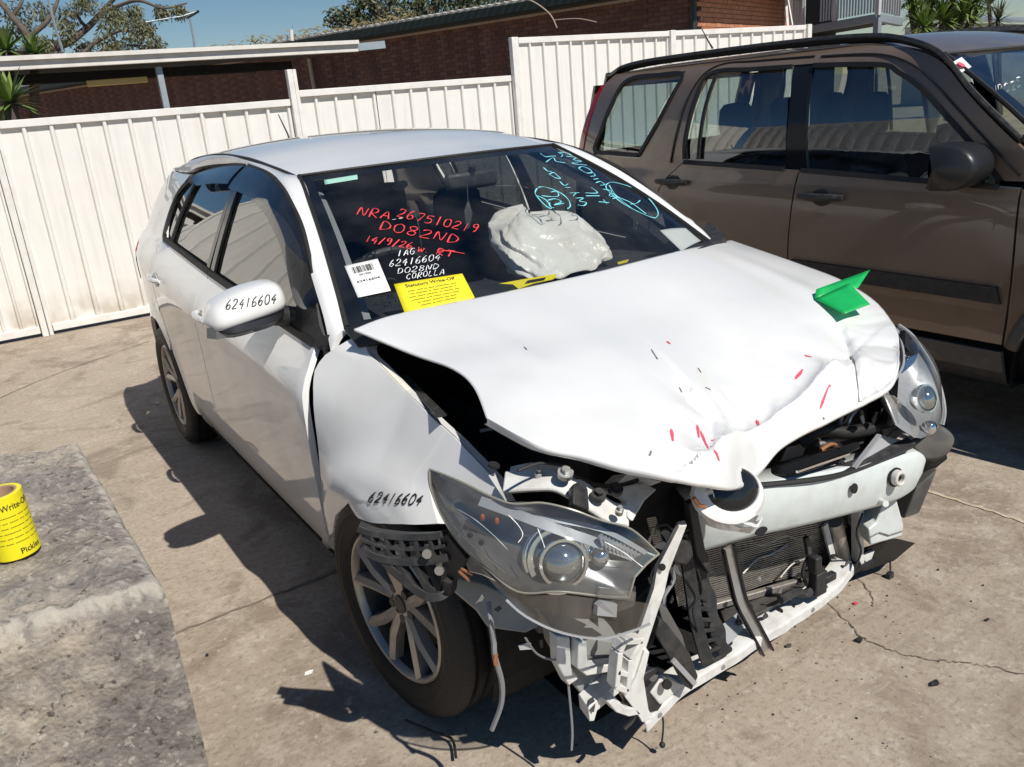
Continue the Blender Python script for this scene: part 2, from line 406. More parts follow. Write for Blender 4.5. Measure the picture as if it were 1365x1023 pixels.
# front door: its leading edge stands clear of the fender
door_f = side_panel('front_door', 'white_paint', [(.475,.262),(1.0,.262),(1.70,.262)], BELT_F, sp((.475,.262),(.43,.45),(.41,.7),(.43,.86),(.46,belt(.46))), sp((1.70,.262),(1.655,.5),(1.615,.8),(1.597,belt(1.597))), 50, 40)
door_r = side_panel('rear_door', 'white_paint', [(1.708,.262),(2.0,.262),(2.205,.262)], BELT_R, sp((1.708,.262),(1.663,.5),(1.623,.8),(1.603,belt(1.603))), [(2.205,.262)]+arc(2.6,.316,.395,176,141,8)+sp((2.30,.60),(2.40,.74),(2.43,.9),(2.392,belt(2.392))), 40, 40)
quart = side_panel('quarter_panel', 'white_paint', arc(2.6,.316,.365,137,8,24)+[(3.10,.50)],
    [(2.38,1.352),(2.6,1.354),(2.85,1.36)], [(2.335,.565)]+sp((2.312,.60),(2.408,.74),(2.438,.9),(2.400,belt(2.4)))+sp((2.46,1.12),(2.47,1.22),(2.38,1.352)), sp((3.10,.50),(3.15,.75),(3.13,.92),(3.03,1.12),(2.85,1.36)), 44, 50)
sill = side_panel('side_sill', 'white_paint', sp((.43,.165),(1.2,.15),(2.25,.165)), sp((.43,.256),(1.2,.256),(2.21,.256)), [(.43,.165),(.43,.256)], [(2.25,.165),(2.21,.256)], 30, 8, off=-.012)
# pillar and roof rail strip: outer edge along the window line, inner edge along windscreen and roof joint
DLO = [(-0.785, 0.379, 0.924), (-0.768, 0.439, 1.009), (-0.745, 0.542, 1.078), (-0.716, 0.666, 1.161), (-0.686, 0.795, 1.237), (-0.653, 0.964, 1.307), (-0.626, 1.141, 1.352), (-0.599, 1.381, 1.386), (-0.582, 1.678, 1.404), (-0.584, 2.014, 1.402), (-0.599, 2.297, 1.387)]
DLO = [Vector(p) for p in DLO] + [side((2.44,1.368)), side((2.62,1.362)), side((2.85,1.366))]
outer = smooth_path(DLO, 6)
inner = [Vector(WSP(-1.0, t)) for t in (0,.25,.5,.75,.98)] + [Vector((-hermite(DITCH,y)-.004, y, roofz(-hermite(DITCH,y), y)-.004)) for y in (1.22,1.4,1.7,2.0,2.3,2.6,2.88)]
inner = smooth_path(inner, 6)
nS = 70; o_ = resample(outer, nS); i_ = resample(inner, nS); rows = []
for a, b in zip(o_, i_):
    mid = (a+b)/2; wd = (a-b).length; nn = Vector((-.55,-.05,.83)).normalized()
    rows.append([a+(b-a)*t + nn*(.16*wd*math.sin(math.pi*t)) for t in [k/8 for k in range(9)]])
rail = panel(rows, (.015,0,-.01)).build('pillar_rail', 'white_paint', CAR, 60)
# roof
rows = []
for j in range(31):
    t = j/30; r = []
    for i in range(31):
        s = -1+2*i/30; y0 = 1.105-.125*(1-s*s); y = lerp(y0, 3.0-.06*s*s, t); x = s*(hermite(DITCH, y)-.006); r.append(Vector((x, y, roofz(x, y)+.002)))
    rows.append(r)
roof = panel(rows, (0,0,-.02)).build('roof', 'white_paint', CAR, 60)
for s in (-1, 1):
    MB().tube([(s*(hermite(DITCH,y)-.001), y, roofz(hermite(DITCH,y), y)-.006) for y in [1.1+.1*k for k in range(19)]], .007, 6).build('roof_moulding', 'black_rubber', roof)
ant = MB().tube([(0.078, 2.961, 1.446), (0.074, 2.979, 1.488), (0.057, 3.031, 1.592)], [.007,.005,.003], 8).ball((0.077, 2.96, 1.442), .014, 10, 6, (1,1.6,.6)).build('antenna', 'black_plastic', roof)
# tail end (hidden from the front, closed all the same)
rows = []
for j in range(14):
    t = j/13; z = lerp(1.37, .74, t); y = 2.96+.34*t**.7; hw = lerp(.52,.74,t**.6)
    rows.append([Vector((hw*s, y-.10*abs(s)**3, z)) for s in [-1+2*i/16 for i in range(17)]])
hatch = panel(rows, (0,-.02,0)).build('tailgate', 'white_paint', CAR, 60)
rows = [[Vector((.46*s*(1+.2*t), 2.975+.34*(t*.55+.06)**.7*1.0+.012, lerp(1.33,.98,t))) for s in [-1+2*i/10 for i in range(11)]] for t in [k/8 for k in range(9)]]
panel(rows, (0,-.01,0)).build('rear_window', 'door_glass', hatch, 60)
rows = []
for j in range(10):
    z = lerp(.24,.74,j/9); r = []
    for i in range(25):
        s = -1+2*i/24; y = 3.36-.33*abs(s)**4-.05*abs(j/9-.6); r.append(Vector((s*min(W(min(y,3.12),z)*1.0,.86), y, z)))
    rows.append(r)
panel(rows, (0,-.03,0)).build('rear_bumper', 'white_paint', CAR, 60)
rows = [[side((y, z), .004) for y in (2.97,3.03,3.09,3.13)] for z in (.83,.88,.93,.98,1.02)]
tail = panel(rows, (.03,-.02,0)).build('tail_light', 'red_lens', CAR, 60)
# window panes, frames and weather shields (right side), then the mirror image
def glass_rows(top, bot, n, off): return [[side((lerp(b[0],t[0],k/6), lerp(b[1],t[1],k/6)), off) for k in range(7)] for b, t in zip(resample_2(bot,n), resample_2(top,n))]
def resample_2(p, n): return [(q.x, q.y) for q in resample(v2(*p), n)]
topline = lambda y: hermite([(.40,.93),(.46,1.0),(.60,1.13),(.76,1.235),(.95,1.315),(1.1,1.355),(1.3,1.385),(1.6,1.40),(2.0,1.396),(2.2,1.384),(2.4,1.345)], y)
fr = MB()
# dark frame sheet just behind the glass line: window surround
gF = glass_rows([(y, topline(y)-.012) for y in (.60,.7,.8,.95,1.1,1.3,1.54)], [(y, belt(y)+.012) for y in (.60,.8,1.0,1.2,1.3,1.45,1.60)], 20, -.012)
pane_f = panel(gF, (.004,0,0)).build('window_pane', 'door_glass', door_f, 60)
gR = glass_rows([(y, topline(y)-.014) for y in (1.60,1.8,2.0,2.16)], [(y, belt(y)+.012) for y in (1.66,1.8,2.1,2.24)], 16, -.012)
pane_r = panel(gR, (.004,0,0)).build('window_pane', 'door_glass', door_r, 60)
gQ = glass_rows([(y, topline(y)-.014) for y in (2.20,2.28,2.36)], [(y, belt(y)+.014) for y in (2.275,2.33,2.385)], 8, -.012)
panel(gQ, (.004,0,0)).build('quarter_window', 'door_glass', quart, 60)
def frame_strip(pts, wd, th=.012, off=.0):
    b = MB(); ctr = [side(p, off) for p in sp(*pts)]
    return b.strip(ctr, wd, (-.93,0,.36), th)
frame_strip([(.47,belt(.47)+.004),(1.0,belt(1.0)+.004),(1.596,belt(1.596)+.004)], .022, .014, .002).build('belt_moulding', 'black_rubber', door_f)
frame_strip([(1.604,belt(1.604)+.004),(2.0,belt(2.0)+.004),(2.39,belt(2.39)+.004)], .022, .014, .002).build('belt_moulding', 'black_rubber', door_r)
frame_strip([(1.572,belt(1.57)+.01),(1.555,1.18),(1.545,1.385)], .048, .010, -.004).build('pillar_trim', 'black_gloss', door_f)
frame_strip([(1.632,belt(1.63)+.01),(1.605,1.18),(1.585,1.385)], .040, .010, -.004).build('pillar_trim', 'black_gloss', door_r)
frame_strip([(2.262,belt(2.26)+.01),(2.24,1.2),(2.17,1.36)], .026, .010, -.002).build('window_divider', 'black_rubber', door_r)
frame_strip([(.60,1.105),(.76,1.222),(.95,1.30),(1.1,1.343),(1.3,1.374),(1.55,1.392)], .034, .012, -.006).build('window_frame', 'black_rubber', door_f)
frame_strip([(1.59,1.392),(1.8,1.388),(2.0,1.376),(2.17,1.358),(2.3,1.34)], .030, .012, -.006).build('window_frame', 'black_rubber', door_r)
frame_strip([(2.33,1.33),(2.43,1.27),(2.455,1.19),(2.44,1.10),(2.40,belt(2.4)+.008)], .026, .012, -.003).build('window_frame', 'black_rubber', quart)
# black sail triangle at the mirror root
rows = [[side(p, .004) for p in r] for r in coons(v2((.40,.925),(.50,belt(.5)),(.66,belt(.66)+.006)), v2((.40,.94),(.50,1.035),(.64,1.14)), v2((.40,.925),(.40,.94)), v2((.66,belt(.66)+.006),(.64,1.14)), 10, 8)]
panel(rows, (.02,0,0)).build('mirror_sail', 'black_plastic', door_f, 60)
def visor(name, top, width, parent):
    P_ = [Vector((p[0],p[1],0)) for p in sp(*top)]; rows = []
    for i, p in enumerate(P_):
        d = (P_[min(i+1,len(P_)-1)]-P_[max(i-1,0)]).normalized(); nrm = Vector((d.y, -d.x, 0))
        f = min(1, .25+i/6.) if parent is door_f else min(1, .25+(len(P_)-1-i)/6.); ww = width*f
        rows.append([side((p.x+nrm.x*ww*k/5, p.y+nrm.y*ww*k/5), .006+.024*math.sin(math.pi*.5*k/5)) for k in range(6)])
    return panel(rows, (.004,0,0)).build(name, 'smoke_visor', parent, 60)
visor('weather_shield', [(.50,1.045),(.60,1.12),(.76,1.232),(.95,1.312),(1.1,1.352),(1.3,1.384),(1.56,1.401)], .075, door_f)
visor('weather_shield', [(1.60,1.402),(1.8,1.398),(2.0,1.386),(2.2,1.366)], .062, door_r)
def handle(y, z, parent):
    b = MB(); c = [(-(W(y,z)+.004+.020*math.sin(math.pi*k/8)**.6), y-.095+.19*k/8, z+.006*k/8) for k in range(9)]
    b.tube(c, [.008,.012,.013,.012,.012,.012,.013,.013,.010], 8).build('handle', 'white_paint', parent)
    MB().disc(side((y+.0, z-.004), .001), (-1,0,.05), .05, .002, 20, .032, (0,1,0)).build('handle_cup', 'white_paint_dull', parent)
handle(1.47, .868, door_f); handle(2.30, .915, door_r)
# mirror housing: white shell, black skirt, turn lamp, arm
def mirror_housing(parent):
    c = Vector((-.930, .705, 1.025)); rows = []
    for i in range(17):
        s = -1+2*i/16; hw = .128; x = c.x+.01 - s*hw; e = (1-abs(s)**4.6)**.36
        rows.append([Vector((x, c.y - .105*e*max(0,math.sin(a))**.8*(1 if math.sin(a)>0 else 0) + (.02*e if math.sin(a)<=0 else 0) - .015*s, c.z - .012*s + .070*e*math.cos(a)*((1-.34*max(0,s)**1.4) if math.cos(a)>0 else .55+.08*s))) for a in [math.pi*k/14 - .25 for k in range(17)]])
    sh = panel(rows, (0,.02,0)).build('mirror_housing', 'white_paint', parent, 60)
    b = MB(); rows = []
    for i in range(13):
        s = -1+2*i/12; x = c.x - s*.122+.01; e = (1-abs(s)**4)**.5
        rows.append([Vector((x, c.y+yy*e-.015*s, c.z-.006*s+zz*e-.004)) for yy, zz in ((-.102,-.014),(-.108,-.034),(-.066,-.056),(0,-.056),(.022,-.046),(.022,.03),(.022,.048))])
    b.grid(rows).build('mirror_skirt', 'satin_black', sh, 50)
    MB().strip([(c.x-.118,c.y-.055,c.z-.036),(c.x-.10,c.y-.082,c.z-.038),(c.x-.04,c.y-.098,c.z-.041),(c.x+.0,c.y-.099,c.z-.044)], [.03,.03,.022,.012], (-.3,-.95,.1), .008).build('turn_lamp', 'lamp_grey', sh)
    MB().tube([(c.x+.10,c.y,c.z-.035),(c.x+.15,c.y-.03,c.z-.045),(c.x+.185,c.y-.07,c.z-.05)], [.034,.03,.036], 10).build('mirror_arm', 'black_plastic', sh)
    return sh
mir = mirror_housing(door_f)
for o in (door_r, quart, sill, rail, tail): mirrored(o, CAR)
door_fl = mirrored(door_f, CAR)
for ch in door_fl.children:                       # the far mirror is folded back
    if ch.name.startswith('mirror_housing'):
        ch.data.transform(Matrix.Translation((-.05,.10,-.03)))
        for g in ch.children: g.data.transform(Matrix.Translation((-.05,.10,-.03)))
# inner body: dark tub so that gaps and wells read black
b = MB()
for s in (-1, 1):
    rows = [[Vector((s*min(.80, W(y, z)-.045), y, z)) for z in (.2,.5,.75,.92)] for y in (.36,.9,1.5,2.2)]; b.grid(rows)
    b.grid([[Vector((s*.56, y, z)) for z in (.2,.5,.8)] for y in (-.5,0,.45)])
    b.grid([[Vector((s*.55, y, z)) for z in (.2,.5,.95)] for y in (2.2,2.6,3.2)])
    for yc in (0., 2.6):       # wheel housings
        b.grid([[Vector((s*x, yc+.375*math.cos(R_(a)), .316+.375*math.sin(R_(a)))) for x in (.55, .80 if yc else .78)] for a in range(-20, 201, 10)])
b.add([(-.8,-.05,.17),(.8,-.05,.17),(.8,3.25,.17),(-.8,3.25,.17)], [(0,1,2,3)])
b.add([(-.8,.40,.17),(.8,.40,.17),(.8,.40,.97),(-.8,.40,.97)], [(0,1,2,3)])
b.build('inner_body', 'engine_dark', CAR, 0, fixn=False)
# fender (right): nudged forward and out, so a wide black gap opens before the door
FEN_IN = [(-0.717, 0.322, 0.972), (-0.717, 0.274, 0.947), (-0.726, 0.183, 0.922), (-0.723, 0.044, 0.876), (-0.722, -0.09, 0.844), (-0.718, -0.196, 0.817), (-0.715, -0.285, 0.787), (-0.712, -0.34, 0.767), (-0.718, -0.398, 0.727)]
fr_edge = [(-0.717, -0.4, 0.726), (-0.738, -0.326, 0.726), (-0.756, -0.241, 0.732), (-0.764, -0.186, 0.739), (-0.773, -0.152, 0.737)]
fr_edge2 = [(-0.773, -0.152, 0.737), (-0.789, -0.178, 0.702), (-0.804, -0.216, 0.672), (-0.813, -0.253, 0.646)]
arch_f = [side((p[0], p[1]), .012) for p in arc(.0,.316,.382,128,14,14)]
bot = [Vector(p) for p in [(-0.813, -0.253, 0.646), (-0.857, -0.155, 0.621), (-0.881, -0.022, 0.579), (-0.887, 0.077, 0.557)]] + [Vector(p) for p in [(-0.889, 0.138, 0.583), (-0.892, 0.159, 0.605), (-0.89, 0.22, 0.543), (-0.88, 0.329, 0.406), (-0.72, 0.933, -0.004)]]
rear_e = [Vector(p) for p in [(-0.72, 0.933, -0.004), (-0.878, 0.386, 0.407), (-0.889, 0.321, 0.58), (-0.872, 0.345, 0.707), (-0.856, 0.366, 0.81), (-0.825, 0.405, 0.883), (-0.797, 0.394, 0.915), (-0.766, 0.357, 0.942), (-0.733, 0.344, 0.958), (-0.717, 0.322, 0.972)]]
FEN_IN = [Vector(p) for p in FEN_IN]
fr_e = [Vector(p) for p in fr_edge2][::-1] + [Vector(p) for p in fr_edge][::-1][1:]
yz = lambda P_: [Vector((p.y, p.z, 0)) for p in P_]
rows = [[side(p, .004) for p in r] for r in coons(yz(bot[::-1]), yz(FEN_IN), yz(rear_e), yz(fr_e), 70, 60)]
fender = panel(rows, (.03,0,-.012)).build('fender', 'white_paint', CAR, 60)
# the other fender, straight
side_l = [[Vector((W(p[0],p[1]), p[0], p[1])) for p in r] for r in coons(v2(*(arc(0,.316,.37,136,12,16)+[(.41,.27)])), v2((-.33,.80),(-.2,.885),(0,.915),(.25,.945),(.41,.955)), v2((-.266,.573),(-.33,.80)), v2((.41,.27),(.41,.955)), 34, 20)]
panel(side_l, (-.03,0,0)).build('fender', 'white_paint', CAR, 60)
# windscreen with its black border
rows = [[Vector(WSP(s, t)) for s in [-1+2*i/24 for i in range(25)]] for t in [k/14 for k in range(15)]]
screen = MB().grid(rows).build('windscreen', 'windscreen_glass', CAR, 0)
def ws_band(s0, s1, t0, t1, n=20):
    b = MB(); vert = (t1-t0) > (s1-s0)
    return b.grid([[Vector(WSP(lerp(s0,s1,i/n if not vert else i/4), lerp(t0,t1,j/4 if not vert else j/n)))+Vector((0,.002,-.003)) for i in range((n if not vert else 4)+1)] for j in range((4 if not vert else n)+1)])
for a in ((-1,-.935,0,1),(.935,1,0,1)): ws_band(*a).build('screen_border', 'black_gloss', screen)
ws_band(-.935,.935,.955,1).build('screen_border', 'black_gloss', screen); ws_band(-.935,.935,0,.03).build('screen_border', 'black_gloss', screen)
MB().tube([Vector(WSP(s,1.0))+Vector((0,.004,.002)) for s in [-1+.1*k for k in range(21)]], .006, 6).build('screen_seal', 'black_rubber', screen)
for s in (-1, 1):
    MB().tube([Vector(WSP(s*1.004,t))+Vector((0,0,.002)) for t in [k/12 for k in range(13)]], .008, 6).build('screen_seal', 'black_rubber', screen)
# scuttle and wiper corner at the screen's foot
rows = [[Vector((.74*s, .375-.155*(1-s*s)-.005-.09*t, .982-.035*t)) for s in [-1+2*i/20 for i in range(21)]] for t in (0,.5,1)]
MB().grid(rows).build('scuttle', 'black_plastic', CAR, 50, solid=.008)
MB().tube([(0.766, 0.364, 0.995), (0.691, 0.343, 0.995), (0.541, 0.287, 0.995), (0.428, 0.244, 0.995)], [.016,.014,.010,.008], 8).build('wiper_arm', 'black_plastic', CAR)
MB().plate([(1.049, 0.711, 0.99), (0.862, 0.447, 0.99), (0.736, 0.349, 0.99), (0.54, 0.286, 0.99), (0.446, 0.263, 0.99), (0.605, 0.37, 0.99)], (0,0,.012)).build('wiper_cover', 'black_plastic', CAR)

# ================================================================ wheels
def wheel(parent, x, y, steer, mirror):
    """tyre and rim around the local x axis, outer face towards -x"""
    piv = Matrix.Translation((x, y, .316)) @ Matrix.Rotation(steer, 4, 'Z') @ (Matrix.Rotation(math.pi, 4, 'Z') if mirror else Matrix.Identity(4))
    R0, Rr = .316, .208
    prof = [(.075,Rr-.004),(.082,Rr+.004),(.088,Rr+.008),(.090,Rr+.010),(.088,Rr+.014),(.096,Rr+.022),(.102,.245),(.104,.250),(.102,.254),(.103,.264),(.104,.272),(.101,.276),(.099,.287),(.092,.300),(.088,.304),(.078,.311)]
    groove = []
    for g in (.055,.018,-.018,-.055): groove += [(g+.008,.3155),(g+.006,.305),(g-.006,.305),(g-.008,.3155)]
    full = [(-a, r) for a, r in prof] + [(-g, r) for g, r in groove] + [(a, r) for a, r in prof[::-1]]
    rows = []
    for i in range(73):
        t = 2*math.pi*i/72
        rows.append([piv @ Vector((a, r*math.cos(t), r*math.sin(t)*(1 if r*math.sin(t) > -.308 else .308/max(.308,-r*math.sin(t))))) for a, r in full])
    b = MB().grid(rows)
    wh = MB()
    barrel = [(-.080,.2135),(-.088,.213),(-.092,.208),(-.090,.203),(-.082,.199),(-.070,.197)]
    rim = MB().grid([[piv @ Vector((a, r*math.cos(2*math.pi*i/48), r*math.sin(2*math.pi*i/48))) for a, r in barrel] for i in range(49)])
    rim_o = rim.build('wheel', 'alloy', parent, 40)
    MB().grid([[piv @ Vector((a, r*math.cos(2*math.pi*i/48), r*math.sin(2*math.pi*i/48))) for a, r in ((-.071,.197),(-.02,.192),(.08,.19),(.088,.213))] for i in range(49)]).build('rim_barrel', 'alloy_dark', rim_o, 40)
    tyre = b.build('tyre', 'black_rubber', rim_o, 35)
    # sipes across the shoulder blocks
    sp_ = MB()
    for i in range(64):
        t = 2*math.pi*i/64
        for a0, a1 in ((-.092,-.060),(.060,.092)):
            p = [piv @ Vector((a, (r+.0012)*math.cos(t+dt), (r+.0012)*math.sin(t+dt))) for a, r, dt in ((a0,.301,0),(a1,.3145,.03),(a1,.3145,.042),(a0,.301,.012))]
            sp_.add(p, [(0,1,2,3)])
    stuff(sp_.build('tread_sipes', 'wire_black', rim_o, 0))
    for k in range(5):
        for off, w0, w1 in ((-.17,.036,.030),(.17,.036,.030)):
            t0 = 2*math.pi*k/5 + .3 + off*.55; t1 = 2*math.pi*k/5 + .3 + off*1.75
            pts = []
            for r, t, ww, xo in ((.036,t0,w0*.9,-.066),(.12,lerp(t0,t1,.55),lerp(w0,w1,.5)*1.1,-.080),(.203,t1,w1*1.25,-.086)):
                c = Vector((0, r*math.cos(t), r*math.sin(t))); tn = Vector((0,-math.sin(t),math.cos(t)))
                pts.append([piv @ (c+tn*q*ww+Vector((xx,0,0))) for q, xx in ((-.5,xo+.03),(-.42,xo+.004),(0,xo-.004),(.42,xo+.004),(.5,xo+.03))])
            MB().grid(pts).build('spoke', 'alloy', rim_o, 25)
    MB().disc(piv @ Vector((-.056,0,0)), piv.to_3x3() @ Vector((-1,0,0)), .046, .010, 24).build('hub', 'alloy', rim_o, 30, bevel=.004)
    MB().disc(piv @ Vector((-.0665,0,0)), piv.to_3x3() @ Vector((-1,0,0)), .026, .004, 20).build('hub_cap', 'alloy_dark', rim_o, 30)
    for k in range(5):
        t = 2*math.pi*k/5 + .3 + math.pi/5
        MB().disc(piv @ Vector((-.058, .046*math.cos(t), .046*math.sin(t))), piv.to_3x3() @ Vector((-1,0,0)), .013, .010, 10).build('wheel_nut', 'alloy_dark', rim_o, 30)
    MB().disc(piv @ Vector((.0,0,0)), piv.to_3x3() @ Vector((-1,0,0)), .14, .012, 30).build('brake_disc', 'alloy_dark', rim_o, 30)
    MB().disc(piv @ Vector((.075,0,0)), piv.to_3x3() @ Vector((-1,0,0)), .19, .004, 30).build('wheel_back', 'engine_dark', rim_o, 30)
    return rim_o
wheel(CAR, -.775, 0, R_(7), False); wheel(CAR, .775, 0, R_(7), True); wheel(CAR, -.775, 2.6, 0, False); wheel(CAR, .775, 2.6, 0, True)

# ================================================================ crushed front end
# ---- bonnet: pushed back and folded, its right edge lifted off the fender
h_rear = smooth_path([(-.752,.262,1.006),(-.62,.292,1.013),(-.40,.262,1.017),(0,.235,1.02),(.40,.282,1.016),(.70,.345,1.0),(.845,.40,.985)], 8)
h_front = smooth_path([(-0.719, -0.353, 0.908), (-0.693, -0.495, 0.88), (-0.624, -0.554, 0.852), (-0.564, -0.619, 0.826)] + [(-.48,-.70,.80),(-.36,-.70,.742),(-.25,-.66,.698),(-.144,-.618,.690),(-.06,-.60,.712),(.06,-.592,.725),(.25,-.585,.735),(.38,-.592,.758),(.475,-.55,.792)], 8)
h_right = smooth_path([(-.752,.262,1.006)] + [(-0.691, 0.061, 0.966), (-0.662, -0.102, 0.954), (-0.671, -0.22, 0.938), (-0.719, -0.353, 0.908)], 8)
h_left = smooth_path([(.845,.40,.985),(.862,.1,.925),(.84,-.1,.892),(.775,-.28,.853),(.64,-.435,.82),(.475,-.55,.792)], 8)
HN, HM = 150, 120
rows = coons(h_rear, h_front, h_right, h_left, HN, HM)
def seg_d(p, a, b):
    a = Vector(a[:2]); b = Vector(b[:2]); q = Vector(p[:2]); d = b-a; t = max(0, min(1, (q-a).dot(d)/d.length_squared)); return (q-a-d*t).length, t, d.x*(q.y-a.y)-d.y*(q.x-a.x)
FOLDS = [  # polyline, height, width on the near side, width on the far side
 ([(-0.376, -0.653, 0.8), (-0.191, -0.588, 0.8), (-0.071, -0.561, 0.8), (0.082, -0.538, 0.8), (0.182, -0.51, 0.8), (0.291, -0.482, 0.8)], .040, .022, .10),
 ([(-0.195, -0.734, 0.78), (-0.094, -0.68, 0.78), (0.01, -0.627, 0.78), (0.124, -0.582, 0.78), (0.24, -0.549, 0.78), (0.328, -0.566, 0.78)], -.050, .028, .06),
 ([(-0.201, -0.481, 0.83), (-0.214, -0.525, 0.83), (-0.285, -0.598, 0.83), (-0.386, -0.674, 0.83)], -.022, .016, .09),
 ([(0.48, -0.381, 0.8), (0.349, -0.509, 0.8), (0.265, -0.6, 0.8)], -.020, .010, .04),
 ([(-0.443, -0.643, 0.79), (-0.398, -0.706, 0.79), (-0.354, -0.768, 0.79)], .010, .03, .03),
 ([(0.251, -0.505, 0.86), (0.413, -0.479, 0.86), (0.42, -0.543, 0.86)], .012, .05, .05)]
for j, r in enumerate(rows):
    v = j/(HM-1)
    for i, p in enumerate(r):
        u = i/(HN-1)
        p.z += .030*math.sin(math.pi*u)**.7*math.sin(math.pi*min(1, v*.93))**.8
        # swage lines either side of the centre
        for uc in (.16, .86): p.z += .006*math.exp(-((u-uc)/.03)**2)*math.sin(math.pi*v)
        fade = clamp(v/.12)*clamp((1-v)/.07+.12)
        for pl, hgt, w0, w1 in FOLDS:
            best = min((seg_d(p, pl[k], pl[k+1]) for k in range(len(pl)-1)), key=lambda t: t[0])
            wd = w0 if best[2] > 0 else w1
            p.z += fade*hgt*math.exp(-(best[0]/wd)**1.05)
        cr = clamp((v-.55)/.25)*clamp((u-.25)/.2); p.z += fade*(.004*noise.noise(Vector((p.x*7, p.y*7, 1.3)))*clamp((v-.35)/.3) - .006*cr*(1-min(1, 4*abs(noise.noise(Vector((p.x*4.2+p.y*2.5, p.y*4.2-p.x*2, 4.1)))))) - .002*cr*(1-min(1, 5*abs(noise.noise(Vector((p.x*11, p.y*11, 7.7)))))))
# front lip rolls under
lip = []
for k, (dy, dz) in enumerate(((-.003,-.003),(-.004,-.009),(.0,-.016),(.012,-.019))):
    lip.append([p + Vector((0, dy, dz)) for p in rows[-1]])
rows += lip
b = MB().grid(rows)
hood = b.build('bonnet', 'white_paint', CAR, 60, solid=.006, offs=-1)
ht = tree_of(hood)
red = [[(0.161, -0.46, 0.8), (0.207, -0.447, 0.8), (0.175, -0.458, 0.8)], [(0.134, -0.56, 0.8), (0.201, -0.531, 0.8), (0.215, -0.528, 0.8)], [(-0.282, -0.547, 0.74), (-0.315, -0.584, 0.74)], [(-0.289, -0.564, 0.74), (-0.318, -0.615, 0.74), (-0.337, -0.665, 0.74)], [(-0.064, -0.529, 0.78), (-0.09, -0.559, 0.78)], [(0.271, -0.401, 0.8), (0.284, -0.415, 0.8)], [(-0.382, -0.569, 0.76), (-0.412, -0.605, 0.76)], [(-0.066, -0.221, 0.9), (-0.07, -0.237, 0.9)], [(-0.278, -0.586, 0.74), (-0.275, -0.594, 0.74)]]
for q in red: drape([q], ht, (0,0,-1), [.004,.009,.006,.004], .0015, 3).build('paint_scuff', 'scuff_red', hood, 0)
blk = [[(0.425, -0.435, 0.81), (0.385, -0.476, 0.81), (0.336, -0.521, 0.81), (0.299, -0.556, 0.81), (0.26, -0.594, 0.81)], [(0.126, -0.576, 0.79), (0.099, -0.61, 0.79), (0.109, -0.606, 0.79)], [(-0.113, -0.611, 0.75), (-0.128, -0.646, 0.75), (-0.141, -0.669, 0.75)], [(-0.213, -0.419, 0.9), (-0.221, -0.435, 0.9)], [(-0.139, -0.431, 0.82), (-0.126, -0.437, 0.82)], [(-0.48, -0.613, 0.84), (-0.493, -0.622, 0.84)], [(-0.453, -0.115, 0.93), (-0.46, -0.136, 0.93)], [(-0.153, -0.255, 0.9), (-0.178, -0.305, 0.9)], [(-0.085, -0.353, 0.88), (-0.093, -0.372, 0.88)]]
for q in blk: drape([q], ht, (0,0,-1), [.002,.004,.003,.005], .0015, 3).build('paint_crack', 'scuff_grey', hood, 0)
# ---- engine bay seen through the gaps
bay = MB().box((-.2,-.12,.62), (.55,.42,.30)).box((.25,-.15,.60), (.35,.4,.26)).tube([(-.5,-.1,.80),(-.2,-.2,.80),(.2,-.1,.82)], .03, 10)
bay.build('engine_block', 'engine_dark', CAR, 30, bevel=.03)
MB().box((.46,-.12,.74), (.20,.26,.20)).build('battery', 'black_plastic', CAR, 30, bevel=.008)
MB().tube([(-0.637, -0.172, 0.8), (-0.544, -0.197, 0.8), (-0.489, -0.217, 0.8), (-0.442, -0.308, 0.8)], .004, 6).build('bonnet_cable', 'wire_grey', CAR)
MB().strip([(-0.647, 0.212, 0.86), (-0.688, 0.032, 0.86), (-0.726, -0.158, 0.86)], .022, (0,0,1), .004).build('hinge_bracket', 'black_plastic', CAR)
# dark inner wing under the fender edge
MB().grid([[Vector(p), Vector(p)+Vector((.05,0,-.10)), Vector(p)+Vector((.10,0,-.30))] for p in FEN_IN[1:]]).build('inner_wing', 'engine_dark', CAR, 60)
# fender tip: bright folded flange with its slot
MB().strip([(-0.793, -0.483, 0.842), (-0.79, -0.499, 0.82), (-0.779, -0.501, 0.79)], .030, (.5,-.2,.8), .003).build('fender_flange', 'white_paint_dull', fender)
MB().disc((-0.792, -0.493, 0.862), (.3,-.2,.9), .016, .004, 16, .012).build('flange_slot', 'engine_dark', fender)
# ---- upper radiator support (white pressing) with its bolts
up1 = smooth_path([(-0.729, -0.42, 0.779), (-0.691, -0.46, 0.785), (-0.651, -0.5, 0.786), (-0.625, -0.53, 0.769), (-0.6, -0.56, 0.743), (-0.568, -0.58, 0.711), (-0.538, -0.6, 0.7)], 5)
MB().strip(up1, [.055]*len(up1), (-.15,-.5,.85), .012).build('radiator_support', 'white_paint_dull', CAR, 30, bevel=.004)
up2 = smooth_path([(-0.688, -0.38, 0.773), (-0.644, -0.42, 0.783), (-0.606, -0.46, 0.777)], 5)
MB().strip(up2, .045, (-.1,-.2,.95), .006).build('support_flange', 'white_paint_dull', CAR, 30)
MB().plate([(-0.552, -0.54, 0.741), (-0.501, -0.54, 0.735), (-0.441, -0.54, 0.725), (-0.411, -0.55, 0.702), (-0.469, -0.575, 0.704), (-0.513, -0.6, 0.698), (-0.543, -0.62, 0.697), (-0.55, -0.61, 0.706), (-0.524, -0.575, 0.722)], (.01,.03,-.012)).build('latch_panel', 'white_paint_dull', CAR, 30, bevel=.004)
